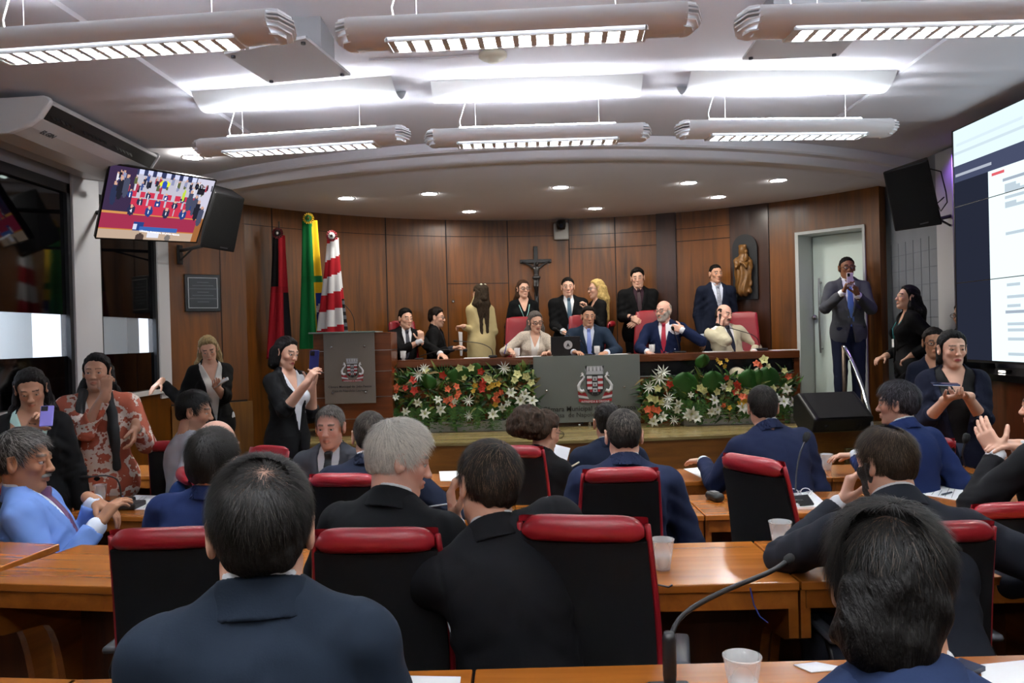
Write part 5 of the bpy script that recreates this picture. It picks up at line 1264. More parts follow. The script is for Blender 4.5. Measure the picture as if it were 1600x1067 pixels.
def hand_prims(f, W, dr, n, side, curl, s, thumb=None, spread=.0, point=None):
    dr = nrm(dr); n = nrm(n-dr*np.dot(n, dr)); th = nrm(np.cross(dr, n))*side         # thumb side
    sx = -th; R = np.stack([th, dr, n], 1)
    f.cap(W-dr*.03*s, W+dr*.012*s, .026*s, .025*s, k=.015)
    f.box(W+dr*.052*s, np.array([.037, .045, .0135])*s, R, .012*s, k=.012)
    f.ell(W+dr*.03*s+th*.02*s+n*.006*s, np.array([.018, .03, .016])*s, R, k=.01)
    for i, L in enumerate((.072, .080, .075, .058)):
        b = W+dr*(.090-.004*abs(i-1.3))*s+th*(.0275-.0185*i)*s; d_ = nrm(dr+th*spread*(1.5-i)); c = curl[i] if hasattr(curl, '__len__') else curl*(1+.12*i)
        if point == i: c = .1
        r = (.0088, .0090, .0088, .0078)[i]*s; ang_ = .25*c
        for q, (fr, mul) in enumerate(((.44, 1.0), (.30, 1.15), (.26, .8))):
            ang_ += c*mul*.75 if q else c*.45
            dd = nrm(d_*math.cos(ang_)+n*math.sin(ang_)); e = b+dd*L*fr*s
            f.cap(b, e, r, r*.92, k=.0045 if q else .006); b = e; r *= .92
    t_ = thumb or (.55, .75, .35)
    d1 = nrm(dr*t_[0]+th*t_[1]+n*t_[2]); b = W+dr*.022*s+th*.026*s+n*.004*s; e = b+d1*.042*s; f.cap(b, e, .0125*s, .0108*s, k=.012)
    d2 = nrm(d1+dr*.5+n*.25-th*.2); e2 = e+d2*.030*s; f.cap(e, e2, .0108*s, .0098*s, k=.005)
    d3 = nrm(d2+dr*.3+n*.3); f.cap(e2, e2+d3*.022*s, .0098*s, .0082*s, k=.004)
PEOPLE = []
SKIN = {'light': 'd6a891', 'tan': 'bf9076', 'brown': 'a5765a', 'dark': '7a5038', 'pink': 'dcab98'}
def strands(hname, roots, nor, dirf, L, wid, cols, parent, origin, lift=.003, seg=4, jit=.25):
    """thin ribbons following the scalp: cols (n,3)"""
    n = len(roots); r_ = np.random.default_rng(n); P = roots.copy(); N = nor.copy(); Ls = L*(.55+.7*r_.random(n)); pts = []
    base = dirf(P); base = base+r_.normal(0, jit, base.shape)
    for i in range(seg+1):
        pts.append(P.copy()); T = base-N*(base*N).sum(1)[:, None]; T /= np.linalg.norm(T, axis=1)[:, None]+1e-9
        P = P+T*(Ls/seg)[:, None]+N*(lift*(1-2*i/seg))
        N = nrmrows(N*.999+T*(-.0)); 
    A = np.stack(pts, 1); Wd = np.cross(N, base); Wd /= np.linalg.norm(Wd, axis=1)[:, None]+1e-9
    wf = np.array([1, 1, .85, .6, .15][:seg+1])*wid
    Lf = A-Wd[:, None]*wf[None, :, None]; Rt = A+Wd[:, None]*wf[None, :, None]
    V = np.stack([Lf, Rt], 2).reshape(-1, 3)-np.array(origin)
    b0 = np.arange(n)[:, None]*(2*(seg+1)); k = np.arange(seg)[None]*2
    Fq = np.stack([b0+k, b0+k+1, b0+k+3, b0+k+2], -1).reshape(-1, 4)
    me = bpy.data.meshes.new(hname); me.vertices.add(len(V)); me.vertices.foreach_set('co', V.astype(np.float32).ravel())
    me.loops.add(Fq.size); me.loops.foreach_set('vertex_index', Fq.astype(np.int32).ravel()); me.polygons.add(len(Fq))
    me.polygons.foreach_set('loop_start', np.arange(0, Fq.size, 4, dtype=np.int32)); me.polygons.foreach_set('loop_total', np.full(len(Fq), 4, np.int32))
    me.polygons.foreach_set('use_smooth', np.ones(len(Fq), bool))
    a = me.color_attributes.new('Col', 'FLOAT_COLOR', 'POINT'); c = np.repeat(cols, 2*(seg+1), 0); a.data.foreach_set('color', np.c_[c, np.ones(len(c))].astype(np.float32).ravel())
    me.materials.append(mat('hair_strand', (1, 1, 1), .5, attr='Col', spec=.16)); me.update(calc_edges=True)
    o = bpy.data.objects.new(hname, me); link(o, parent); o['kind'] = 'stuff'; return o
def nrmrows(a): return a/(np.linalg.norm(a, axis=-1, keepdims=True)+1e-9)
def person(label, top, d, face=0, head=(0, 0, 0), lean=(0, 0), pose='sit', s=1.0, w=1.0, belly=1.0, z0=0.0, skin='tan', hair='short', hcol='17120f', hvar=.3,
           R=None, L=None, outfit='suit', col='1b2a4a', shirt='dfe3ea', tie=None, pants=None, female=False, hs=None, beard=None, brow='1c1512', strand=0, thin=None, hair_t=1.0,
           hairlen=.25, glasses=None, sleeve=1.0, neckv=.066, buttons=.14, stubble=0, hairfn=None, shrug=(0, 0), tielen=.06, patt=None, eyes=True, neck=0, nape=None, lip=None, hem=None, legs=True, grey=None, vox=None, hbulk=1.0):
    hs = (hs or s)*(.92 if d < 3 else .95 if d < 6 else .98); rs = np.random.default_rng(len(PEOPLE)+5)
    Rb = rotz(math.radians(face)); up = np.array([0, 0, 1.]); fw0, rt0 = Rb[:, 1], Rb[:, 0]
    lf, ls = math.radians(lean[0]), math.radians(lean[1])
    Tu = nrm(up*math.cos(lf)+fw0*math.sin(lf)+rt0*math.tan(ls)); Tr = nrm(rt0-Tu*np.dot(rt0, Tu)); Tf = np.cross(Tu, Tr); T = np.stack([Tr, Tf, Tu], 1)
    hy, hp, hr = [math.radians(a) for a in head]; Rh = rotz(math.radians(face)+hy)@rotx(-hp)@roty(hr)
    H = np.zeros(3); S = H+Tu*.45*s; N = S+Tu*.052*s-Tf*.012*s
    nd = nrm(Tu*.7+up*.5+Tf*(.10 if pose == 'stand' else .22)+Rh[:, 1]*.08); Hc = N+nd*((.132 if not female else .134)+neck)*s
    tp = Hc+Rh[:, 2]*(.118+(.011*hair_t if hair not in ('baldtop', 'bald') else 0))*hs; sh = at(top[0], top[1], d)-tp
    H, S, N, Hc = H+sh, S+sh, N+sh, Hc+sh
    O = np.array([H[0], H[1], z0]); near = d < 3.2
    v1 = vox or (.0036 if d < 3.2 else .0043 if d < 6 else .0049); v2 = .0065 if d < 3.2 else .008 if d < 6 else .0095
    sw = (.170 if not female else .142)*s*w
    ShR = S+Tr*sw-Tu*.026*s+Tu*shrug[1]; ShL = S-Tr*sw-Tu*.026*s+Tu*shrug[0]
    # ---- torso
    FT = Field(); e = lambda c, r, k=.06: FT.ell(H+Tr*c[0]*s+Tf*c[1]*s+Tu*c[2]*s, np.array(r)*s, T, k=k)
    e((0, -.01, .01), (.160*w, .115*w, .13)); e((0, .012*belly, .15), (.142*w*(.9 if female else 1), .102*w*belly, .15)); e((0, 0, .30), (.150*w*(.88 if female else 1), .104*w, .165))
    if pose == 'sit': e((0, -.035, .36), (.13*w, .085, .12))
    if female: 
        for q in (-1, 1): e((q*.068, .075, .30), (.062, .062, .065), .03)
    FT.cap(ShL+Tr*.03, ShR-Tr*.03, .051*s*(w*.5+.5), k=.05)
    for P_, q in ((ShL, -1), (ShR, 1)): FT.cap(P_+(S-P_)*.35+Tu*.004*s, N+Tu*.004*s+Tr*q*.020, .042*s, .043*s, k=.03)
    # ---- arms
    FA = Field(); FAf = Field(); HF = Field(); ends = []
    def arm(spec, q, Sp):
        sp = dict(spec or {}); 
        if 'px' in sp: wv = at(*sp['px'])
        else:
            l = sp.get('to', (.26 if pose == 'sit' else .24, .18 if pose == 'sit' else .05, .10 if pose == 'sit' else -.12)); wv = H+rt0*q*l[0]*s+fw0*l[1]*s+up*l[2]*s
        h_ = sp.get('el', (.35, -.5, -1.)); hint = rt0*q*h_[0]+fw0*h_[1]+up*h_[2]
        ak = sp.get('k', 1); E, Wr = ik(Sp, wv, .285*s*ak, .255*s*ak, hint); fd = nrm(Wr-E)
        FA.cap(Sp, E, .049*s*(w*.5+.5), .042*s, k=.04); FA.cap(E, Wr, .043*s, .029*s, k=.02)
        FAf.ext(Field().cap(E+(Wr-E)*.4, Wr, .035*s, .027*s, k=.02))
        hd = sp.get('dir'); hd = fd if hd is None else (rt0*q*hd[0]+fw0*hd[1]+up*hd[2]); pn = sp.get('palm', (0, 0, -1)); pn = rt0*q*pn[0]+fw0*pn[1]+up*pn[2]
        if abs(np.dot(nrm(pn), nrm(hd))) > .96: pn = pn+fw0*.3+rt0*q*-.2
        hand_prims(HF, Wr+fd*.012, hd, pn, q, sp.get('curl', .35), s*(.94 if female else 1.03), sp.get('thumb'), sp.get('spread', .02), sp.get('point'))
        ends.append((E, Wr, fd)); return Wr
    wL = arm(L, -1, ShL); wR = arm(R, 1, ShR)
    # ---- head
    hf = Field(); hw = lambda p: Hc+Rh@(np.array(p, float)*hs)
    E_ = lambda c, r, k=.02, sub=False: hf.ell(hw(c), np.array(r)*hs, Rh, k=k, sub=sub); C_ = lambda a, b, r0, r1=None, k=.012, sub=False: hf.cap(hw(a), hw(b), r0*hs, (r1 if r1 is not None else r0)*hs, k=k, sub=sub)
    fj = .92 if female else 1.0
    E_((0, -.012, .030), (.074, .093, .088)); E_((0, .030, -.036), (.054*fj, .056, .074), .03)
    C_((-.044*fj, .0, -.055), (-.013, .056, -.096), .018, .015, .03); C_((.044*fj, .0, -.055), (.013, .056, -.096), .018, .015, .03); E_((0, .067, -.097), (.019, .016, .015), .02)
    C_((-.034, .076, .024), (.034, .076, .024), .0115, k=.015)
    for q in (-1, 1):
        E_((q*.031, .092, .0), (.0175, .0155, .0115), .010, True); E_((q*.038, .057, -.022), (.019, .020, .018), .02)
        C_((q*.044, .072, -.0075), (q*.031, .0825, -.0105), .0030, k=.004); C_((q*.031, .0825, -.0105), (q*.019, .083, -.006), .0030, k=.004)
        C_((q*.044, .074, .0085), (q*.031, .0855, .0105), .0046, k=.005); C_((q*.031, .0855, .0105), (q*.018, .083, .007), .0046, k=.005)
        E_((q*.011, .097, -.033), (.0085, .010, .0075), .006)
        E_((q*.081, -.008, -.004), (.0095, .020, .034), .006); E_((q*.088, -.003, .0), (.006, .010, .018), .005, True); C_((q*.084, -.022, .022), (q*.085, .0, .029), .0052, k=.004); C_((q*.085, -.024, .020), (q*.079, -.008, -.033), .0048, k=.004)
        E_((q*.011, .101, -.040), (.004, .005, .004), .003, True)
    C_((0, .083, .016), (0, .102, -.026), .0065, .0105, .012); E_((0, .105, -.030), (.0105, .010, .009), .008)
    C_((-.020, .080, -.060), (0, .091, -.057), .0050, .0062, .006); C_((.020, .080, -.060), (0, .091, -.057), .0050, .0062, .006)
    C_((-.018, .080, -.067), (0, .089, -.070), .0050, .0070, .006); C_((.018, .080, -.067), (0, .089, -.070), .0050, .0070, .006); C_((-.017, .096, -.0632), (.017, .096, -.0632), .0018, k=.003, sub=True)
    nk = Field(); nk.cap(N-Tu*.03*s, hw((0, -.022, -.055)), .058*s*(1 if not female else .80)*(.5+.5*w), .054*s*(1 if not female else .80)*(.5+.5*w), k=.03)
    sk = rgb(SKIN.get(skin, skin)); lipc = np.array(rgb(lip) if lip else tuple(a*b for a, b in zip(sk, (.86, .62, .60)))); bc = np.array(rgb(brow)); skc = np.array(sk)
    def hl(P): return ((P-Hc)@Rh)/hs
    def colfn(V):
        q = hl(V); x, y, z = q.T; ax = np.abs(x); c = np.tile(skc, (len(V), 1)); c = c*(1+.06*wob(V, 60)[:, None])
        def mix(m, t, a=1.0): c[:] = c*(1-m[:, None]*a)+np.array(t)*m[:, None]*a
        ck = np.exp(-((ax-.04)**2+(z+.025)**2)/.0005)*(y > .03); mix(ck, skc*np.array([1.05, .80, .78]), .5)
        mix(((y > .07) & (ax < .0205) & (np.abs(z+.0635) < .0085*np.sqrt(np.clip(1-(ax/.0215)**2, 0, 1))))*1., lipc)
        mix(((y > .05) & (ax > .012) & (ax < .047) & (np.abs(z-(.0275-.12*np.maximum(0, ax-.034)+.05*ax)) < ((.0052 if not female else .0036)+(.0016 if d > 6 else 0))))*1., bc, .85)
        if stubble: mix(np.clip((-.030-z)/.02, 0, 1)*(y > -.01)*(z > -.13), skc*.42, stubble)
        if hair == 'buzz' or thin: mix(np.clip((z-np.interp(y, HA['y'], HZ['short']))/.01, 0, 1)*(z > -.09), rgb(hcol), .55 if hair == 'buzz' else .50)
        c[(y < .0) & False] = 0
        hnd = np.ones(len(V)); return np.clip(c, 0, 1)
    body = Field().ext(FT).ext(FA).ext(nk).ext(hf).ext(HF)
    root = mesh_field('person', body, v1, mat('skin', (1, 1, 1), .48, attr='Col', spec=.35, bump=(350, .06)), None, off=0, origin=O, colfn=colfn)
    root.location = O; props(root, label, 'person'); PEOPLE.append(root)
    def tl(P): return ((P-H)@T)/s
    # ---- eyes
    if eyes:
        for q in (-1, 1):
            b = MB(); rr = .0120; n = 12; prof = [(rr*math.sin(t), rr*math.cos(t)) for t in (0.0001, .22, .48, .8, 1.2, 1.6, 2.2, PI)]
            for i in range(len(prof)-1):
                b.cur = 0 if i < 1 else (1 if i < 2 else 2); b.lathe([prof[i], prof[i+1]], n, caps=False)
            Rz = Rh@np.array([[1., 0, 0], [0, 0, 1.], [0, -1., 0]])
            v = np.concatenate(b.v)@Rz.T*hs+hw((q*.031, .0735 if d < 6 else .0765, .0035))-O; b.v = [v]
            b.build('eye', [mat('pupil', '060505', .1), mat('iris', '2a170d', .15), mat('eye_white', 'cfc8c2', .25)], root, smooth=True)
    # ---- clothes
    Mo = mat('cloth_'+col+(patt or ''), col, .85, spec=.16, bump=(300, .04), var=(2.2, .08))
    if patt == 'tweed': Mo = mat('cloth_tweed', 'c9bdb0', .9, var=(140, .45), bump=(180, .5))
    if patt == 'print':
        Mo = mat('cloth_print', 'a3513a', .8); nt = Mo.node_tree; tc = nt.nodes.new('ShaderNodeTexCoord'); n1 = nt.nodes.new('ShaderNodeTexNoise'); n1.inputs['Scale'].default_value = 9; n1.inputs['Detail'].default_value = 1
        vo = nt.nodes.new('ShaderNodeTexVoronoi'); vo.inputs['Scale'].default_value = 55; cr = nt.nodes.new('ShaderNodeValToRGB'); cr.color_ramp.interpolation = 'CONSTANT'
        el = cr.color_ramp.elements; el[0].color = (*rgb('8e4028'), 1); el[1].position = .50; el[1].color = (*rgb('d9cfc6'), 1); x_ = el.new(.60); x_.color = (*rgb('a5523a'), 1)
        ma = nt.nodes.new('ShaderNodeMath'); ma.operation = 'MULTIPLY_ADD'; ma.inputs[1].default_value = .12; nt.links.new(vo.outputs['Distance'], ma.inputs[0]); nt.links.new(n1.outputs['Fac'], ma.inputs[2]); nt.links.new(ma.outputs[0], cr.inputs[0])
        nt.links.new(tc.outputs['Object'], n1.inputs['Vector']); nt.links.new(tc.outputs['Object'], vo.inputs['Vector']); nt.links.new(cr.outputs[0], nt.nodes['Principled BSDF'].inputs['Base Color'])
    Ms = mat('shirt_'+shirt, shirt, .75, spec=.25, bump=(220, .08))
    jacket = outfit in ('suit', 'blazer'); off = .0155*s if jacket else .010*s
    hem_ = hem if hem is not None else (-.16 if (pose == 'stand' and jacket) else -.10)
    JF = Field().ext(FT)
    if pose == 'stand' or hem_ < -.11:
        JF.ell(H-Tu*.07*s-Tf*.005, np.array([.172*w, .122*w, .17+max(0, -hem_-.2)])*s, T, k=.05)
        if hem_ < -.4: JF.cap(H, H+Tu*hem_*s, .15*s*w, .19*s*w, k=.05)
    JF.ext(FA)
    def band(name, R0, sl, th, hc, dh, hh, amax, material, vx):
        BFd = Field(); BFd.cap(N-Tu*.02*s, N+Tu*.07*s, .072*s)
        def bm_(P, dd):
            q = ((P-N)@T)/s; x, y, z = q[..., 0]/1.04, q[..., 1]-.004+.10*z_(q), q[..., 2]; rr = np.sqrt(x*x+y*y); a = np.arctan2(np.abs(x), -y); ca = np.cos(a)
            Rz = R0*(.55+.45*w)+sl*(.045-z); d1 = np.abs(rr-Rz)-th; c = hc+dh*ca-.006*(1-ca); d2 = np.abs(z-c)-hh
            return smax(smax(d1, d2, .004)*s, (a-amax)*.06*s, .003)
        mesh_field(name, BFd, vx, material, root, mod=bm_, origin=O, margin=.09)
    def z_(q): return 0*q[..., 2]
    nax = N+Tu*.0; nend = hw((0, -.015, -.05)); ndv = nrm(nend-nax)
    sd = rs.random()*10; fold = (.0045 if jacket else .0050)*s
    def gar(P, dd, off_v=neckv):
        q = tl(P); x, y, z = q[..., 0], q[..., 1], q[..., 2]; ax = np.abs(x)
        dd = dd-fold*wob(P*np.array([1, 1, .55]), 30, sd)-fold*.45*wob(P, 61, sd+3)
        q0 = tl(P); axq = np.abs(q0[..., 0])
        if jacket:
            dd = dd+.0028*np.exp(-((axq-(sw/s-.012-.05*np.clip(.42-q0[..., 2], 0, 1)))/.005)**2)*(q0[..., 2] > .27)+.0018*np.exp(-(q0[..., 0]/.004)**2)*(q0[..., 1] < 0)
            dd = dd-.0035*np.sin(q0[..., 2]*75+6*axq*6+2*wob(P, 9, sd))*np.clip((axq-.05)/.08, 0, 1)*np.exp(-((q0[..., 2]-.27)/.10)**2)*s
        for E, Wr, fd in ends:                 # sleeve creases at elbow, cuff cut
            r_ = np.linalg.norm(P-E, axis=-1); dd = dd-.004*np.sin((P@fd)*170+wob(P, 30)*2)*np.exp(-(r_/.08)**2)
            cutp = (P-(E+(Wr-E)*sleeve))@fd; axd = np.linalg.norm((P-E)-((P-E)@fd)[..., None]*fd, axis=-1)
            near_ = (axd < .11*s) & (((P-E)@fd) > 0.0)
            dd = np.where(near_, smax(dd, cutp+.012, .004), dd)
        if jacket:
            vw = np.interp(z, [buttons-.005, .46, .53], [-.004, off_v, off_v-.012]); fr = y > .0
            lap = fr & (z > buttons+.01) & (z < .50) & (ax > vw) & (ax < vw+.040*np.clip((z-buttons)/.22, 0, 1)+.004)
            dd = dd-.0055*s*lap
            dd = np.where(fr & (z > buttons-.03), smax(dd, (vw-ax)*s, .003), dd)
            op = np.where(z < buttons, np.clip((buttons-z)*.22, 0, .07), -.004)-.002
            dd = np.where(fr & (z <= buttons), smax(dd, (op-ax)*s, .004), dd)
            pk = fr & (np.abs(ax-.10) < .048) & (np.abs(z-.02) < .006); dd = dd-.004*pk
        else:
            vw = np.interp(z, [.43-off_v*2.2, .50], [-.01, max(off_v, .035)]); dd = np.where((y > 0) & (z > .34), smax(dd, (vw-ax)*s, .004), dd)
        r_ = np.linalg.norm((P-nax)-((P-nax)@ndv)[..., None]*ndv, axis=-1); cut = np.where(((P-nax)@ndv) > (.022 if jacket and not female else -.01), (.062 if not female else .052)*s*(.5+.5*w)-r_+(0 if jacket else .012), -1)
        dd = smax(dd, cut, .004)
        return smax(dd, (hem_-z)*s, .006)
    nmj = {'suit': 'suit_jacket', 'blazer': 'blazer', 'shirt': 'shirt', 'blouse': 'blouse', 'dress': 'dress_coat', 'tee': 'dark_top'}[outfit]
    mesh_field(nmj, JF, v2, Mo, root, mod=gar, off=off, origin=O, margin=.05)
    if jacket:
        band('collar', .0600, .42, .0042, .015, .014, .031, 2.1, Mo, .0036 if near else .0055)
        SF = Field().ext(FT)
        if not female:
            band('shirt_collar', .0545, .12, .0030, .040, .010, .017, 2.95, Ms, .0034 if near else .0055)
        ncuff = len(SF.p)
        if not female and sleeve > .9:
            for E, Wr, fd in ends: SF.cap(Wr-fd*.035, Wr+fd*.003, .031*s, .031*s, k=.004)
        def shm(P, dd):
            q = tl(P); y, z = q[..., 1], q[..., 2]; nearc = np.zeros(dd.shape, bool)
            for E, Wr, fd in ends: nearc |= np.linalg.norm(P-Wr, axis=-1) < .055
            keep = smax(dd, (-.02-y)*s, .004); keep = np.where(z > .42, dd, keep); dd = np.where(nearc & (not female), dd, keep); dd = dd-.0018*wob(P, 40, 2)
            r_ = np.linalg.norm((P-nax)-((P-nax)@ndv)[..., None]*ndv, axis=-1); top_ = np.where((((P-nax)@ndv) > .0), (.0555 if not female else .06)*s*(.5+.5*w)-r_, -1); top_ = np.where(nearc, -1, top_)
            if female: vw = np.interp(z, [.30, .50], [-.01, .07]); dd = np.where((y > 0) & (z > .28) & ~nearc, smax(dd, (vw-np.abs(q[..., 0]))*s, .003), dd)
            dd = np.where(nearc, smax(dd, -np.min([np.linalg.norm((P-Wr)-((P-Wr)@fd)[..., None]*fd, axis=-1)-.0 for E, Wr, fd in ends], axis=0)+.020*s, .002), dd)
            return smax(dd, top_, .003)
        mesh_field('shirt' if not female else 'blouse', SF, .0055 if near else .007, Ms, root, mod=shm, off=.0085*s, origin=O, margin=.04, lo=None)
        if tie:
            kx = H+Tu*.452*s+Tf*.094*s*w
            def tm(P, dd):
                q = tl(P); x, y, z = q[..., 0], q[..., 1], q[..., 2]; tw = np.interp(z, [tielen, tielen+.035, .2, .45], [.0, .040, .034, .021]); dd = smax(dd, (np.abs(x)-tw)*s, .003); return smax(smax(dd, (-y+.01)*s, .003), np.maximum(z-.497, tielen-z)*s, .003)
            mt = mat('tie_'+tie, tie, .5, spec=.4, bump=(120, .1), var=((70, .35) if patt2.get(tie) else (8, .06)))
            TF = Field().ext(FT).ell(H+Tu*.487*s+Tf*.062*s, np.array([.017, .016, .022])*s, T, k=.01); mesh_field('tie', TF, .005 if near else .0065, mt, root, mod=tm, off=.016*s, origin=O)
    # ---- trousers, shoes
    if legs:
        hipL, hipR = H-Tr*.085*s-Tu*.01*s, H+Tr*.085*s-Tu*.01*s; PF = Field(); PF.ell(H-up*.01, np.array([.155*w, .115*w, .11])*s, Rb, k=.04); ft = []
        for q, hp_ in ((-1, hipL), (1, hipR)):
            if pose == 'sit': kn = hp_+fw0*.41*s+rt0*q*.05; kn[2] = min(hp_[2]+.02, z0+.54); an = kn+fw0*.03; an[2] = z0+.10
            else: an = hp_+rt0*q*.01; an[2] = z0+.10; kn = (hp_+an)/2+fw0*.02
            PF.cap(hp_, kn, .086*s, .060*s, k=.04); PF.cap(kn, an, .058*s, .046*s, k=.02); ft.append(an)
        lo_z = z0+.075
        mesh_field('trousers', PF, .011, mat('trousers_'+(pants or col), pants or col, .85, spec=.2), root, off=.012, origin=O, mod=lambda P, dd: np.maximum(dd-.004*wob(P, 22, sd), lo_z-P[..., 2]))
        for an in ft:
            SFh = Field(); a0 = an.copy(); a0[2] = z0+.045; SFh.cap(a0-fw0*.04, a0+fw0*.14, .040, .032, k=.02); SFh.cap(an, a0, .036, .036, k=.03)
            mesh_field('shoe', SFh, .010, mat('shoe_black', '0c0b0b', .3), root, origin=O, mod=lambda P, dd: np.maximum(dd, z0+.002-P[..., 2]))
    # ---- hair
    hc = np.array(rgb(hcol)); Mh = mat('hair_'+hcol, hcol, .58, var=(95, hvar, (1, .35, .35)), bump=(150, .6, (1, .3, .3)), spec=.13)
    if hair not in ('bald', 'buzz_none'):
        GF = Field(); GF.ell(hw((0, -.012, .030)), np.array([.074, .093, .088])*hs, Rh, k=.02); GF.ell(hw((0, -.045, -.03)), np.array([.060, .052, .055])*hs, Rh, k=.03)
        line = nape or HZ['woman' if female and hair != 'bun' else ('recede' if hair == 'recede' else 'short')]
        nz = .0040 if hair_t < 1.6 else .0062; t0 = {'short': .0055, 'recede': .0055, 'baldtop': .005}.get(hair, .009)*hair_t*hs; t1 = {'short': .0095, 'recede': .0085}.get(hair, .005)*hair_t*hs
        def cutf(q):
            x, y, z = q[..., 0], q[..., 1], q[..., 2]; c = np.interp(y, HA['y'], line)-z
            c = c+.0045*np.sin(x*150+sd)*np.sin(x*61+y*40)
            if thin: c = np.maximum(c, (1-np.sqrt(((x-thin[0])/thin[2])**2+((y-thin[1])/thin[3])**2)+.25*wob(q, 130))*.03*(z > .03)-(z <= .03))
            if hair == 'baldtop': c = np.maximum(c, (1-np.sqrt((x/.066)**2+((y-.02)/.10)**2))*.05*(z > .03)-(z <= .03)); c = np.maximum(c, np.where(y > .03, .05, -1))
            return c
        def hm(P, dd):
            q = hl(P); z = q[..., 2]; up_ = np.clip((z-.02)/.08, 0, 1); tap = np.clip(-cutf(q)/.03, .12, 1); dd = dd-(t0+t1*up_*(1-.35*np.clip(-q[..., 1]/.1, 0, 1)))*tap
            st = np.sin(q[..., 0]*260*(1+.2*np.sin(q[..., 1]*30))+4*np.sin(q[..., 1]*22+q[..., 2]*18+sd)); dd = dd-.0014*hs*st-nz*hair_t*hs*wob(P, 55, sd)
            return smax(dd, cutf(q)*hs, .010)
        if hairfn: hairfn(GF, dict(hw=hw, N=N, Tr=Tr, Tf=Tf, Tu=Tu, H=H, s=s, hs=hs, up=up, Rh=Rh))
        longs = []
        if hair == 'long':
            for q in (-1, 1):
                a, b_, c, e_ = hw((q*.058, -.03, .03)), hw((q*.074, -.025, -.09)), N+Tr*q*.085*s-Tf*.035*s+Tu*.0, N+Tr*q*.085*s-Tf*.01*s-Tu*hairlen*s
                longs += [(a, b_, .030, .030), (b_, c, .030, .034), (c, e_, .036, .016)]
                longs.append((N+Tr*q*.04*s-Tf*.085*s, N+Tr*q*.035*s-Tf*.105*s-Tu*hairlen*s, .045, .022))
                longs.append((hw((q*.04, -.07, .0)), N+Tr*q*.04*s-Tf*.085*s, .045, .045))
        if hair == 'bob':
            for q in (-1, 1): longs += [(hw((q*.062, -.02, .03)), hw((q*.078, -.015, -.08)), .026, .024), (hw((q*.05, -.06, .0)), hw((q*.055, -.06, -.10)), .040, .034)]
            longs.append((hw((0, -.08, .0)), hw((0, -.075, -.11)), .045, .035))
        if longs:
            LFd = Field()
            for a, b_, r0, r1 in longs: LFd.cap(a, b_, r0*hs*hbulk, r1*hs*hbulk, k=.03)
            def lm(P, dd):
                q = hl(P); ang_ = q[..., 0]*170+q[..., 1]*120; return dd-.0030*np.sin(ang_+2.5*np.sin(P[..., 2]*16+sd))-.0035*wob(P, 38, sd)
            o = mesh_field('hair', Field().ext(LFd), v2*.75, Mh, root, mod=lm, off=.002, origin=O)
            mesh_field('hair_crown', GF, v1*1.1, Mh, root, mod=hm, origin=O, margin=.06)
        else:
            mesh_field('hair', GF, v1*1.1, Mh, root, mod=hm, origin=O, margin=.06)
        if strand:
            r_ = np.random.default_rng(77+len(PEOPLE)); n = strand*4; v = nrmrows(r_.normal(size=(n, 3))); rad = np.array([.074, .093, .088]); ql = v*rad+np.array([0, -.012, .03])
            nl = nrmrows(v/rad); low = ql[:, 2] < 0
            tmp = thin; thin = None; c = cutf(ql); thin = tmp; keep = (c < -.002) & (ql[:, 2] > -.040)
            if thin: 
                cx, cy, ax_, ay_ = thin; inb = ((ql[:, 0]-cx)/ax_)**2+((ql[:, 1]-cy)/ay_)**2 < 1; keep &= ~(inb & (ql[:, 2] > .04) & (r_.random(n) < .45))
            ql, nl = ql[keep][:strand], nl[keep][:strand]
            upz = np.clip((ql[:, 2]-.02)/.08, 0, 1); tt = t0+t1*upz*(1-.35*np.clip(-ql[:, 1]/.1, 0, 1))
            tt = tt*(np.where(((ql[:, 0]-thin[0])/thin[2])**2+((ql[:, 1]-thin[1])/thin[3])**2 < 1, .25, 1) if thin else 1); Pw = Hc+(ql*hs)@Rh.T+(nl@Rh.T)*(tt-.001)[:, None]; Nw = nl@Rh.T
            Wp = hw((.012, -.06, .118))
            def dirf(P):
                a = nrmrows(P-Wp); sw_ = np.cross(np.broadcast_to(Rh[:, 2], a.shape), a); dn = -Rh[:, 2]*.5
                fr = np.clip(((P-Hc)@Rh[:, 1]+.02)/.06, 0, 1)[:, None]; return a*(1.0)+sw_*.35+dn*.7*(1-upz[:, None])+Rh[:, 1]*.0*fr
            base = np.array(rgb(hcol)); g = r_.random((len(Pw), 1)); cols = base*(.5+1.3*g)
            if grey is not None: gm = (r_.random(len(Pw)) < grey[1]); cols[gm] = np.array(rgb(grey[0]))*(.7+.5*r_.random((gm.sum(), 1)))
            strands('hair_strands', Pw, Nw, dirf, .038*hs*hair_t**.5, .00055*hs if d < 3 else .0008, cols, root, O, lift=.0022)
    if beard:
        BF = Field().ext(hf); Mb = mat('hair_'+beard[1], beard[1], .6, bump=(300, .5))
        def bm(P, dd):
            q = hl(P); x, y, z = q[..., 0], q[..., 1], q[..., 2]; ax = np.abs(x)
            if beard[0] == 'moustache': c = np.maximum(np.maximum(ax-.026, np.abs(z+.050+ax*.25)-.0065), .06-y)
            else: c = np.maximum(np.maximum(z+.040-np.clip((ax-.045)*2, 0, .05), -.118-z), np.maximum(-.005-y, -(np.maximum(ax/.024, np.abs(z+.064)/.009)-1)*.01))
            return smax(dd-.0015*np.sin(x*500)*1.0, c*hs, .003)
        mesh_field(beard[0], BF, .0032 if near else .0045, Mb, root, mod=bm, off=.005*hs, origin=O)
    if glasses:
        g_ = eyeglasses(hw((0, .097, .006))-O, Rh, '', col=glasses, parent=root, s=hs)

    inf = dict(root=root, Hc=Hc, Rh=Rh, N=N, H=H, S=S, T=T, wL=wL, wR=wR, O=O, ends=ends, hs=hs, s=s, hw=hw)
    return inf
patt2 = {}
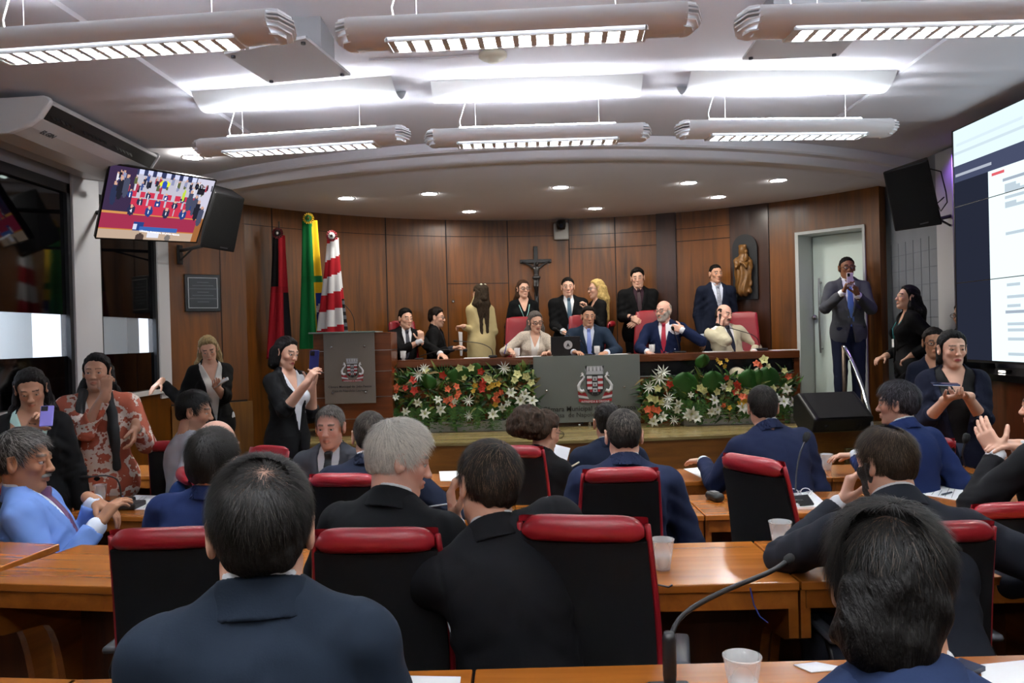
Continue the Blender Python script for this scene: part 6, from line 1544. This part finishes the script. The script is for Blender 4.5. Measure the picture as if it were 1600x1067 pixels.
def held_phone(inf, which, off_, Rm, label, col='1a2350', size=(.037, .076, .0045), flash=None):
    Wr = inf['wR'] if which == 'R' else inf['wL']; c = Wr+np.array(off_)
    t = empty('mobile_phone', tuple(c), 0, label, 'phone'); b = MB().frame((0, 0, 0), Rm); b.rbox((-size[0], -size[1], -size[2]), size, .006); b.build('phone_body', mat('phone_'+col, col, .25), t)
    b = MB().frame((0, 0, 0), Rm); b.rbox((-size[0]+.004, size[1]*.45, size[2]), (-size[0]+.034, size[1]*.92, size[2]+.0025), .003); b.build('camera_bump', mat('bump_dark', '15161c', .2), t)
    b = MB().frame((0, 0, 0), Rm); b.box((-size[0]+.003, -size[1]+.004, -size[2]-.0006), (size[0]-.003, size[1]-.004, -size[2])); b.build('phone_screen', emis('phone_screen', 'c9d4e8', .7), t)
    return t
def lanyard(inf, col, badge=True):
    T, H, s = inf['T'], inf['H'], inf['s']; p = lambda x, y, z: H+T@(np.array([x, y, z])*s)-inf['O']
    b = MB()
    for q in (-1, 1): b.tube([p(q*.075, -.01, .485), p(q*.07, .075, .43), p(q*.045, .135, .34), p(q*.008, .140, .24)], .0045, 6)
    b.build('lanyard', mat('lanyard_'+col, col, .6), inf['root'], smooth=True)
    if badge: b = MB().frame(p(0, .148, .20), T); b.rbox((-.027, -.002, -.04), (.027, .002, .04), .002); b.build('badge', M_paper, inf['root'])
# ------------------------------------------------------------------ the nearest row
nA1 = person('balding man in dark blue suit seen from behind, large at the lower left', (405, 713), 1.27, s=1.0, hs=1.0, w=.90, neck=-.022, z0=ZA0, face=9, head=(7, 2, 0), col='111a26', hair='short', hcol='120f0d', thin=(.002, -.058, .040, .030), strand=16000, skin='light', L=dict(to=(.14, .26, .16)), R=dict(to=(.14, .26, .16)), grey=('3a3632', .12))
def nape_hair(GF, c): GF.ell(c['hw']((-.012, -.058, -.072)), np.array([.072, .050, .068])*c['hs'], c['Rh'], k=.03)
nA2 = person('man with tousled thinning black hair and blue suit, back of head at the lower right', (1384, 789), 1.12, s=1.05, hs=.90, w=1.08, z0=ZA0, col='1a2744', face=-8, head=(-14, 24, 0), lean=(22, 0), hair='short', hcol='0e0c0b', hairfn=nape_hair, hair_t=1.8, nape=[-.16, -.15, -.12, -.01, -.01, .032, .066, .076, .08], thin=(-.018, -.085, .048, .022), strand=20000, skin='tan', L=dict(px=(924, 1118, 1.50), curl=.55, dir=(.1, 1, .0), k=1.18, el=(.8, -.1, -.4)), R=dict(to=(.15, .42, .22)), grey=('4a4038', .10))
# ------------------------------------------------------------------ second row
person('grey-haired man in black suit leaning toward his dark-haired neighbour', (638, 657), 2.44, s=1.0, hs=1.0, w=1.02, z0=ZB0, col='090a0d', face=-16, head=(-60, 14, -4), lean=(10, 3), hair='recede', hcol='cfccc4', hair_t=1.5, strand=14000, grey=('f2f0ea', .6), skin='pink', brow='5a5550', L=dict(to=(.2, .3, .15)), R=dict(to=(.2, .3, .15)))
person('man with slicked dark brown hair and black suit whispering to the grey-haired man', (766, 689), 2.18, s=1.0, hs=1.02, w=1.02, z0=ZB0, col='09090d', face=6, head=(22, 8, 9), lean=(14, -9), shrug=(0, .075), hair='short', hcol='1a130e', hair_t=1.15, strand=15000, grey=('8a6f58', .12), skin='light', L=dict(px=(706, 822, 2.42), dir=(.1, .2, 1), palm=(-1, 0, .1), curl=.6, el=(.8, -.2, -.8)), R=dict(to=(.26, .30, .14), el=(.3, -.1, -1)))
person('bearded man with brown hair in dark grey-blue suit resting his chin on his hand', (1378, 666), 2.46, s=1.02, hs=.95, w=1.10, z0=ZB0, col='1b1e26', face=2, head=(24, 6, 2), lean=(22, 0), hair='short', hcol='2a2018', hair_t=1.25, thin=(.0, -.045, .018, .026), strand=14000, grey=('6a5844', .22), skin='light', beard=('beard', '1c1410'), L=dict(px=(1312, 792, 2.66), dir=(-.35, .0, 1), palm=(-1, -.3, .2), curl=.8, el=(1, -.3, -.7)), R=dict(to=(.34, .34, .16), el=(1, -.2, -.3)))
# ------------------------------------------------------------------ third row
person('broad man in navy suit seen from behind in the third row, short faded haircut', (973, 640), 3.72, s=1.02, hs=1.06, w=1.12, col='141c33', head=(-3, 10, 0), lean=(12, 2), hair='short', hcol='191512', hair_t=.42, strand=5000, grey=('6a625a', .35), skin='light', L=dict(to=(.20, .34, .22), el=(.4, -.3, -1)), R=dict(to=(.18, .30, .22), el=(.5, -.3, -1)))
person('moustached man in light blue suit reclining at the left edge', (40, 669), 3.60, s=1.10, hs=1.20, w=1.06, col='6f90d2', shirt='dbe4f4', tie='6a4668', face=-70, head=(-12, 4, 0), lean=(-16, 0), hair='short', hcol='2b2724', hair_t=1.1, strand=5000, grey=('8a8580', .35), skin='brown', brow='3a3430', beard=('moustache', '8a8680'), L=dict(px=(146, 786, 3.80), curl=.5, dir=(-.2, .8, -.5)), R=dict(px=(150, 824, 3.52), curl=.5, el=(.4, -.4, -1)))
person('dark-haired man in royal blue suit seen from behind, left of the near balding man', (334, 669), 3.38, s=1.0, hs=1.24, w=1.08, col='152349', head=(-8, 4, 0), lean=(2, 8), hair='short', hcol='15110e', hair_t=1.3, strand=6000, skin='light', L=dict(to=(.3, .3, .15)))
person('bald man whose shiny crown shows above the dark-haired man in royal blue', (338, 657), 4.05, s=1.0, hs=1.35, col='162a53', hair='baldtop', hcol='2a2420', skin='pink', lean=(2, 0), eyes=False)
person('young man with faded haircut and navy suit, right of the man in grey', (578, 643), 3.95, s=1.0, hs=1.06, w=1.12, col='121828', head=(14, 4, 2), lean=(8, 0), hair='short', hcol='231d19', hair_t=.5, strand=5000, grey=('5a524a', .3), skin='light', R=dict(to=(.36, .30, .10), el=(1, -.4, -.5)), L=dict(to=(.2, .3, .15)))
person('man in black suit at the right edge with raised gesturing hands', (1636, 592), 3.35, s=1.02, hs=1.0, w=1.1, col='0b0b0e', face=28, head=(10, 0, 0), lean=(4, 0), hair='short', hcol='2a2624', hair_t=.6, strand=4000, skin='light', L=dict(px=(1556, 712, 3.42), dir=(.0, .5, .8), palm=(-1, .2, 0), curl=.25, el=(.9, -.5, -.9)), R=dict(px=(1596, 700, 3.45), dir=(-.8, .2, .1), palm=(0, .3, -1), curl=.3))
# ------------------------------------------------------------------ front row
person('man behind the broad navy suit, his dark hair just above it', (948, 629), 4.7, s=.98, hs=1.0, col='131b2d', hair='short', hcol='14110f', hair_t=.9, eyes=False, skin='light')
def bun(GF, c):
    GF.ell(c['hw']((-.015, -.135, .005)), (.095, .085, .10), None, k=.03); r_ = random.Random(3)
    for i in range(150):
        a, b = r_.random()*6.28, r_.uniform(-1, 1); q = math.sqrt(1-b*b); GF.ell(c['hw']((-.015+.099*q*math.cos(a), -.135+.089*q*math.sin(a), .005+.104*b)), (.013, .013, .013), None, k=.006)
iw = person('woman with big curly brown bun writing, black jacket, back to us', (857, 641), 4.45, s=.97, hs=1.02, female=True, col='08080b', face=-36, head=(-12, 16, 0), lean=(12, 0), outfit='blazer', shirt='16161a', hair='bun', hcol='32241a', hvar=.7, hairfn=bun, glasses='2a2420', skin='light', R=dict(px=(884, 756, 4.52), dir=(-.2, .3, .8), palm=(-.8, .3, 0), curl=.8), L=dict(to=(.05, .34, .20)))
person('man in navy suit stretching his left arm to the papers in the front row', (1190, 603), 4.55, s=1.02, hs=1.04, w=1.12, col='161e38', face=10, head=(-14, 6, 0), lean=(18, -4), hair='short', hcol='1a1614', hair_t=.8, strand=4000, grey=('4a4440', .2), skin='light', L=dict(px=(1100, 722, 4.84), dir=(.3, 1, -.1), curl=.25), R=dict(to=(.14, .30, .22), el=(.2, -.2, -1)))
person('man with wavy dark hair and royal blue suit looking left, right of the stage monitor', (1400, 594), 4.42, s=1.0, hs=1.05, w=1.06, col='182751', face=18, head=(34, 2, 0), lean=(8, 0), hair='short', hcol='201e22', hair_t=1.5, strand=5000, grey=('5a5860', .3), skin='light', L=dict(px=(1338, 712, 4.80), dir=(.8, .6, -.05), curl=.35))
person('man in pale grey shirt with black curly hair and moustache, profile to the right', (308, 610), 4.9, s=1.0, hs=1.06, w=1.04, col='b4b9c4', outfit='shirt', face=-58, head=(-24, 8, 0), lean=(6, 0), hair='short', hcol='0d0b0a', hair_t=1.2, strand=4000, skin='tan', beard=('moustache', '0f0c0a'), stubble=.5)
person('grey-haired man in grey suit and black tie facing the camera', (514, 634), 4.62, s=1.0, hs=1.05, w=1.0, col='3b3d43', shirt='d9dde4', tie='0e0f13', face=176, head=(0, 4, 0), hair='recede', hcol='5c5854', hair_t=.8, strand=4000, grey=('9a968f', .5), skin='pink', brow='4a443e', vox=.0036, L=dict(to=(.22, .2, .08)), R=dict(to=(.22, .2, .08)))
# ------------------------------------------------------------------ standing at the left
i18 = person('young woman with long dark hair looking at a lilac phone, far left', (44, 578), 4.3, s=.95, female=True, pose='stand', col='080809', outfit='blazer', shirt='b9e0dc', face=-158, head=(6, 24, 4), hair='long', hcol='120e0e', hairlen=.26, skin='tan', neckv=.10, buttons=-.05, vox=.004, R=dict(px=(50, 668, 4.02), dir=(-.5, .5, .6), palm=(-.4, .5, .7), curl=.75), L=dict(to=(.26, .04, -.10)))
Rm = np.stack([nrm([1, .3, 0]), nrm([-.15, .45, .9]), nrm(np.cross(nrm([1, .3, 0]), nrm([-.15, .45, .9])))], 1)
held_phone(i18, 'R', at(73, 650, 3.93)-i18['wR'], Rm, 'lilac phone held by the young woman at the far left', '7d76c4', (.030, .055, .0045))
i19 = person('woman in rust and white patterned blouse covering her mouth with her hand', (150, 551), 4.9, s=.98, w=1.30, belly=1.15, female=True, pose='stand', col='a3513a', patt='print', outfit='blouse', face=-160, head=(-6, 2, 0), hair='long', hcol='0d0b0c', hairlen=.05, pants='0c0c0f', hem=-.20, skin='tan', neckv=.07, vox=.004, R=dict(px=(164, 618, 4.70), dir=(-.05, -.1, 1), palm=(-.4, -1, 0), curl=.9, el=(.2, .2, -1)), L=dict(px=(212, 668, 4.72), dir=(-.1, .3, -1), palm=(-1, 0, 0), curl=.5), sleeve=.92)
b = MB().frame(-i19['O']); 
E, Wr, fd = i19['ends'][0]; b.tube([Wr-fd*.03, Wr-fd*.012], .031, 12); b.build('wristwatch', mat('watch_steel', '8f8f88', .3, metal=.8), i19['root'], smooth=True)
vf = Field(); T_, H_0, s_ = i19['T'], i19['H'], i19['s']
for q in (-1, 1): vf.cap(H_0+T_@np.array([q*.07, .07, .50]), H_0+T_@np.array([q*.10, .155, .28]), .026, .03, k=.01); vf.cap(H_0+T_@np.array([q*.10, .155, .28]), H_0+T_@np.array([q*.11, .14, .05]), .03, .02, k=.01)
mesh_field('scarf', vf, .008, mat('scarf_black', '0c0b0d', .85), i19['root'], origin=i19['O'], mod=lambda P, d_: d_-.006*wob(P, 35))
i20 = person('blonde woman in black blazer leaning her hand on the window sill', (322, 526), 7.2, s=.99, female=True, pose='stand', col='080809', outfit='blazer', shirt='d9d9d6', pants='c4c8cc', face=-150, head=(-8, 24, 8), lean=(0, 3), hair='long', hcol='8c7a58', hvar=.4, hairlen=.26, skin='light', buttons=-.05, neckv=.10, R=dict(px=(252, 598, 7.12), dir=(.6, .3, -.5), palm=(0, 0, -1), curl=.2, el=(.3, -.3, -1)), L=dict(px=(338, 604, 6.95), dir=(-.1, .9, .2), palm=(-.2, .2, 1), curl=.5))
i21 = person('woman with black shoulder-length hair in black suit filming with a blue phone', (452, 526), 6.05, s=1.0, female=True, pose='stand', col='070709', outfit='blazer', shirt='d6d9e0', face=-122, head=(2, 12, -4), hair='bob', hcol='0c0a0b', hbulk=1.15, skin='light', buttons=.0, neckv=.08, sleeve=.30, vox=.0045, hem=-.24, lip='8c3a3a', R=dict(px=(478, 600, 5.75), dir=(-.3, .5, .9), palm=(-1, .3, .1), curl=.55, el=(.3, -.3, -1)), L=dict(px=(488, 603, 6.10), dir=(.0, .3, 1), palm=(-.9, .2, .2), curl=.7, el=(.3, -.3, -1)))
Rp = np.stack([nrm([.35, .93, 0]), nrm([-.05, .0, 1.]), nrm(np.cross([.35, .93, 0], [-.05, 0, 1.]))], 1)@rotz(0)
Rp = np.stack([nrm([1, .35, 0]), nrm([.08, 0, 1.]), nrm(np.cross(nrm([1, .35, 0]), [.08, 0, 1.]))], 1)
held_phone(i21, 'L', at(491, 562, 5.85)-i21['wL'], Rp@np.diag([1., 1, 1]), 'dark blue phone held up by the woman in the black suit', '1c2252', (.034, .070, .005))
# ------------------------------------------------------------------ right side
b = MB(); b.box((3.42, 7.42, 0), (4.2, 8.3, .40)); struct(b.build('floor_step_right', M_st))
i14 = person('woman with long black hair and teal lanyard looking left by the grey wall', (1421, 445), 7.72, s=1.0, female=True, pose='stand', z0=.40, col='060608', outfit='blazer', shirt='101014', face=82, head=(4, -10, 0), hair='long', hcol='0c0a0b', hairlen=.30, skin='light', buttons=.0, L=dict(px=(1424, 556, 7.6), curl=.6), R=dict(px=(1384, 556, 7.85), curl=.5), sleeve=.95)
lanyard(i14, '2f8f94')
i16 = person('man with glasses half hidden behind the edge of the video wall', (1505, 470), 7.08, s=1.03, pose='stand', col='0e0e11', outfit='tee', face=112, head=(0, 4, 0), hair='short', hcol='120f0e', glasses='101012', skin='tan', z0=0)
i15 = person('dark-haired woman with glasses standing behind the woman in the navy jacket', (1459, 511), 6.2, s=.97, female=True, pose='stand', col='111626', outfit='tee', face=160, head=(0, 4, 0), hair='bun', hcol='171110', glasses='2a1a18', skin='brown', R=dict(to=(.12, .16, .0), curl=.5))
i17 = person('woman with short black hair in navy jacket holding her phone by the video wall', (1488, 515), 5.2, s=.98, w=1.12, hs=1.05, female=True, pose='stand', col='0f1324', outfit='blazer', shirt='0b0b0d', pants='3c4a62', face=166, head=(6, 2, 0), hair='bob', hcol='0c0a0a', hbulk=.72, skin='light', buttons=-.1, neckv=.12, vox=.0042, sleeve=.4, lip='a04848', L=dict(px=(1512, 620, 4.92), dir=(-.9, .4, .1), palm=(.2, .2, 1), curl=.45, el=(.5, -.6, -.6)), R=dict(px=(1478, 625, 4.95), dir=(-.4, .7, .2), palm=(-.2, .3, 1), curl=.5))
held_phone(i17, 'L', at(1477, 600, 4.86)-i17['wL'], np.stack([nrm([.3, 1, .1]), nrm([-1, .3, .05]), nrm([.0, -.1, 1])], 1), 'dark phone lying in the hand of the woman in the navy jacket', '20305a')
i13 = person('man in grey suit filming with a white phone in the doorway', (1323, 401), 8.85, s=1.04, pose='stand', z0=ZST, col='44464d', shirt='e3e6ec', tie='4c6cb0', pants='141a30', tielen=-.14, buttons=.06, face=172, head=(0, 2, 0), hair='short', hcol='0f0c0b', hair_t=.5, glasses='101014', skin='dark', R=dict(px=(1316, 458, 8.55), dir=(-.3, .3, .9), palm=(-.6, .2, 0), curl=.6, el=(.7, -.3, -1)), L=dict(px=(1341, 462, 8.55), dir=(-.3, .3, .9), palm=(-.6, .2, 0), curl=.6, el=(.7, -.3, -1)))
held_phone(i13, 'R', at(1328, 437, 8.48)-i13['wR'], rotz(.1)@RFRONT, 'white phone held up by the man in the doorway', 'd8d0d4', (.036, .074, .005))
# ------------------------------------------------------------------ on the dais
person('seated man in dark suit with his hand at his chin, left end of the dais', (634, 481), 9.86, s=1.0, hs=1.04, z0=ZST, col='0c0c0e', shirt='d9dbe2', tie='3a3c48', face=-150, head=(8, 4, 0), lean=(4, -2), hair='short', hcol='100d0c', hair_t=1.3, skin='light', R=dict(px=(657, 533, 9.62), dir=(.1, .1, 1), palm=(-.2, -1, 0), curl=.9, el=(.5, .2, -1)), L=dict(px=(688, 553, 9.6)))
person('seated bearded man with glasses and black suit turned to the right', (683, 480), 10.05, s=1.0, hs=1.02, z0=ZST, col='09090b', shirt='20222c', face=-95, head=(-4, 4, 0), hair='short', hcol='1a120e', hair_t=1.4, glasses='3a3030', skin='light', stubble=.5, L=dict(px=(700, 547, 9.9)), R=dict(px=(706, 545, 9.7), curl=.5))
def clipf(GF, c): 
    for q in (-1, 1): GF.cap(c['hw']((0, -.09, .05)), c['N']-c['Tf']*.10-c['Tu']*.1, .045, .05, k=.03); GF.cap(c['N']-c['Tf']*.10-c['Tu']*.1, c['N']-c['Tf']*.125-c['Tu']*.36, .06, .03, k=.04)
i3 = person('woman in long beige coat with flower hair clip, standing with her back to us', (748, 444), 10.12, s=.97, hs=1.0, female=True, pose='stand', z0=ZST, col='b8a87c', outfit='dress', face=24, head=(18, 4, 0), hair='long', hcol='32271c', hvar=.5, hairlen=.42, hairfn=clipf, hem=-.78, skin='light', L=dict(px=(724, 510, 9.9), dir=(.3, .8, .0), curl=.6, el=(.1, -.1, -1)), R=dict(to=(.16, .2, .05), el=(.1, -.2, -1)))
b = MB(); r_ = random.Random(5)
for i in range(7): c = i3['hw']((.0+r_.uniform(-.04, .04), -.085+r_.uniform(-.02, .01), .095+r_.uniform(-.02, .02)))-i3['O']; b.lathe([(0, -.014), (.016, -.004), (.016, .006), (0, .014)], 8, c)
b.build('hair_clip', mat('clip_cream', 'd6cfb8', .5), i3['root'], smooth=True)
i4 = person('woman with glasses, brown hair and lanyard standing in black behind the dais', (817, 437), 10.22, s=.97, female=True, pose='stand', z0=ZST, col='080a0c', outfit='tee', face=188, head=(12, 0, 0), hair='long', hcol='3a261a', hairlen=.28, glasses='141214', skin='light')
lanyard(i4, '9fd4cf')
i5 = person('woman with grey hair and glasses in cream tweed jacket writing at the dais', (836, 486), 9.68, s=.98, hs=1.06, w=1.08, female=True, z0=ZST, col='c9bdb0', patt='tweed', outfit='blazer', shirt='e6e4e2', face=188, head=(8, 14, 6), lean=(10, -6), hair='long', hcol='5b5552', hairlen=.12, glasses='161416', skin='light', lip='a0504a', buttons=.02, R=dict(px=(797, 548, 9.42), dir=(-.2, .8, -.2), curl=.7, el=(.9, -.2, -.7)), L=dict(px=(858, 552, 9.42), el=(.8, -.2, -.7)))
pa = at(788, 553, 9.36); pb = at(792, 537, 9.36); b = MB(); b.tube([pa-pa, pb-pa], .005, 6); t = empty('pen', tuple(pa), 0, 'blue pen in the hand of the woman in tweed', 'pen'); b.build('barrel', mat('pen_blue', '2038b0', .3), t)
person('standing man in black suit and teal tie left of the blonde woman', (887, 433), 10.22, s=1.0, w=1.12, hs=1.02, pose='stand', z0=ZST, col='0a0b0d', shirt='d4d8de', tie='3f5c70', face=182, head=(-4, 2, 0), hair='short', hcol='120e0c', skin='light', L=dict(px=(893, 520, 9.95)), R=dict(px=(880, 518, 9.95)))
person('seated man in blue suit and pale blue tie at the centre of the dais', (919, 478), 9.74, s=1.02, w=1.15, hs=1.04, z0=ZST, col='1e2b3d', shirt='cdd6e8', tie='8095dc', face=178, head=(8, 4, 0), lean=(6, 0), hair='short', hcol='14100e', skin='tan', L=dict(px=(948, 551, 9.42), el=(.9, -.3, -.6)), R=dict(px=(896, 550, 9.42), el=(.9, -.3, -.6)))
person('blonde woman with glasses in black, profile to the left, hand at her mouth', (931, 436), 10.14, s=.98, hs=1.02, female=True, pose='stand', z0=ZST, col='080809', outfit='tee', face=108, head=(-6, 2, 0), hair='long', hcol='b89c62', hvar=.3, hairlen=.26, hbulk=1.15, glasses='3a3a40', skin='light', L=dict(px=(918, 485, 9.95), dir=(.0, .3, 1), curl=.8))
person('standing young man in black shirt with folded hands behind the dais', (995, 418), 10.2, s=1.02, w=1.12, hs=1.04, pose='stand', z0=ZST, col='09090b', shirt='2c1420', tie='2a121c', face=178, head=(-8, 6, 3), hair='short', hcol='0e0b0a', hair_t=1.4, skin='light', L=dict(px=(1000, 500, 9.95), dir=(-.8, .2, -.4), palm=(0, -1, -.3), curl=.3), R=dict(px=(986, 496, 9.93), dir=(-.8, .2, -.5), palm=(0, -1, -.3), curl=.4))
person('bald man with glasses, navy suit and red tie, fist near his collar', (1036, 470), 9.72, s=1.04, w=1.14, hs=1.10, z0=ZST, col='131e3d', shirt='dfe2ec', tie='a31c38', face=162, head=(-28, 2, 0), lean=(4, 0), hair='baldtop', hcol='8f867c', glasses='4a4040', skin='pink', beard=('beard', 'b5aca4'), L=dict(px=(1066, 516, 9.55), dir=(-.9, .0, .3), palm=(-.3, -1, 0), curl=1.0, el=(.9, -.1, -.6)), R=dict(px=(1012, 550, 9.42), curl=.8, el=(.8, -.3, -.6)))
patt2['8f93a0'] = 1
person('standing young man in navy suit with patterned tie beside the saint statue', (1118, 413), 9.9, s=1.03, w=1.06, hs=.98, pose='stand', z0=ZST, col='121829', shirt='c9d0e2', tie='8f93a0', face=184, head=(6, 0, 0), hair='short', hcol='0e0b0a', hair_t=.7, skin='tan', L=dict(to=(.20, .03, -.10)), R=dict(to=(.20, .03, -.10)))
i12 = person('bald man with black moustache in cream suit speaking on a phone', (1134, 476), 9.64, s=1.04, w=1.14, belly=1.12, hs=1.08, z0=ZST, col='c2bba2', shirt='e2e2e4', tie='141a2c', face=196, head=(18, 6, -10), lean=(-6, 4), hair='baldtop', hcol='2a2420', skin='pink', beard=('moustache', '120e0d'), R=dict(px=(1124, 513, 9.55), dir=(-.25, .0, 1), palm=(-1, -.4, 0), curl=.5, el=(.8, .2, -1)), L=dict(px=(1178, 550, 9.45), el=(.9, -.3, -.5)))
held_phone(i12, 'R', at(1126, 500, 9.57)-i12['wR'], rotz(.9)@RFRONT, 'black phone at the ear of the man in the cream suit', '101014')
# ------------------------------------------------------------------ papers held in hands
def leaf(pts, d, label, th=.004):
    P = np.array([at(x, y, dd) for (x, y), dd in zip(pts, d)]); c = P.mean(0); n = nrm(np.cross(P[1]-P[0], P[3]-P[0]))*th
    t = empty('paper_sheet', tuple(c), 0, label, 'paper'); b = MB(); b.add(np.concatenate([P-c, P-c+n]), [(0, 1, 2, 3), (7, 6, 5, 4), (0, 4, 5, 1), (1, 5, 6, 2), (2, 6, 7, 3), (3, 7, 4, 0)]); b.build('page', M_paper, t)
leaf([(716, 518), (722, 519), (722, 556), (719, 556)], (9.9, 9.85, 9.85, 9.9), 'white papers held low by the woman in the beige coat')
leaf([(331, 601), (355, 589), (356, 593), (334, 606)], (6.95, 6.8, 6.75, 6.9), 'white notepad held by the blonde woman at the window', .01)
leaf([(843, 688), (891, 700), (884, 726), (872, 740)], (4.9, 4.8, 4.7, 4.7), 'large white page lifted by the woman with the hair bun')
pa = at(882, 735, 4.5); pb = at(905, 722, 4.56); b = MB(); b.tube([pa-pa, pb-pa], .005, 6); t = empty('pen', tuple(pa), 0, 'light pen in the hand of the woman with the hair bun', 'pen'); b.build('barrel', mat('pen_cream', 'd8cfae', .3), t)
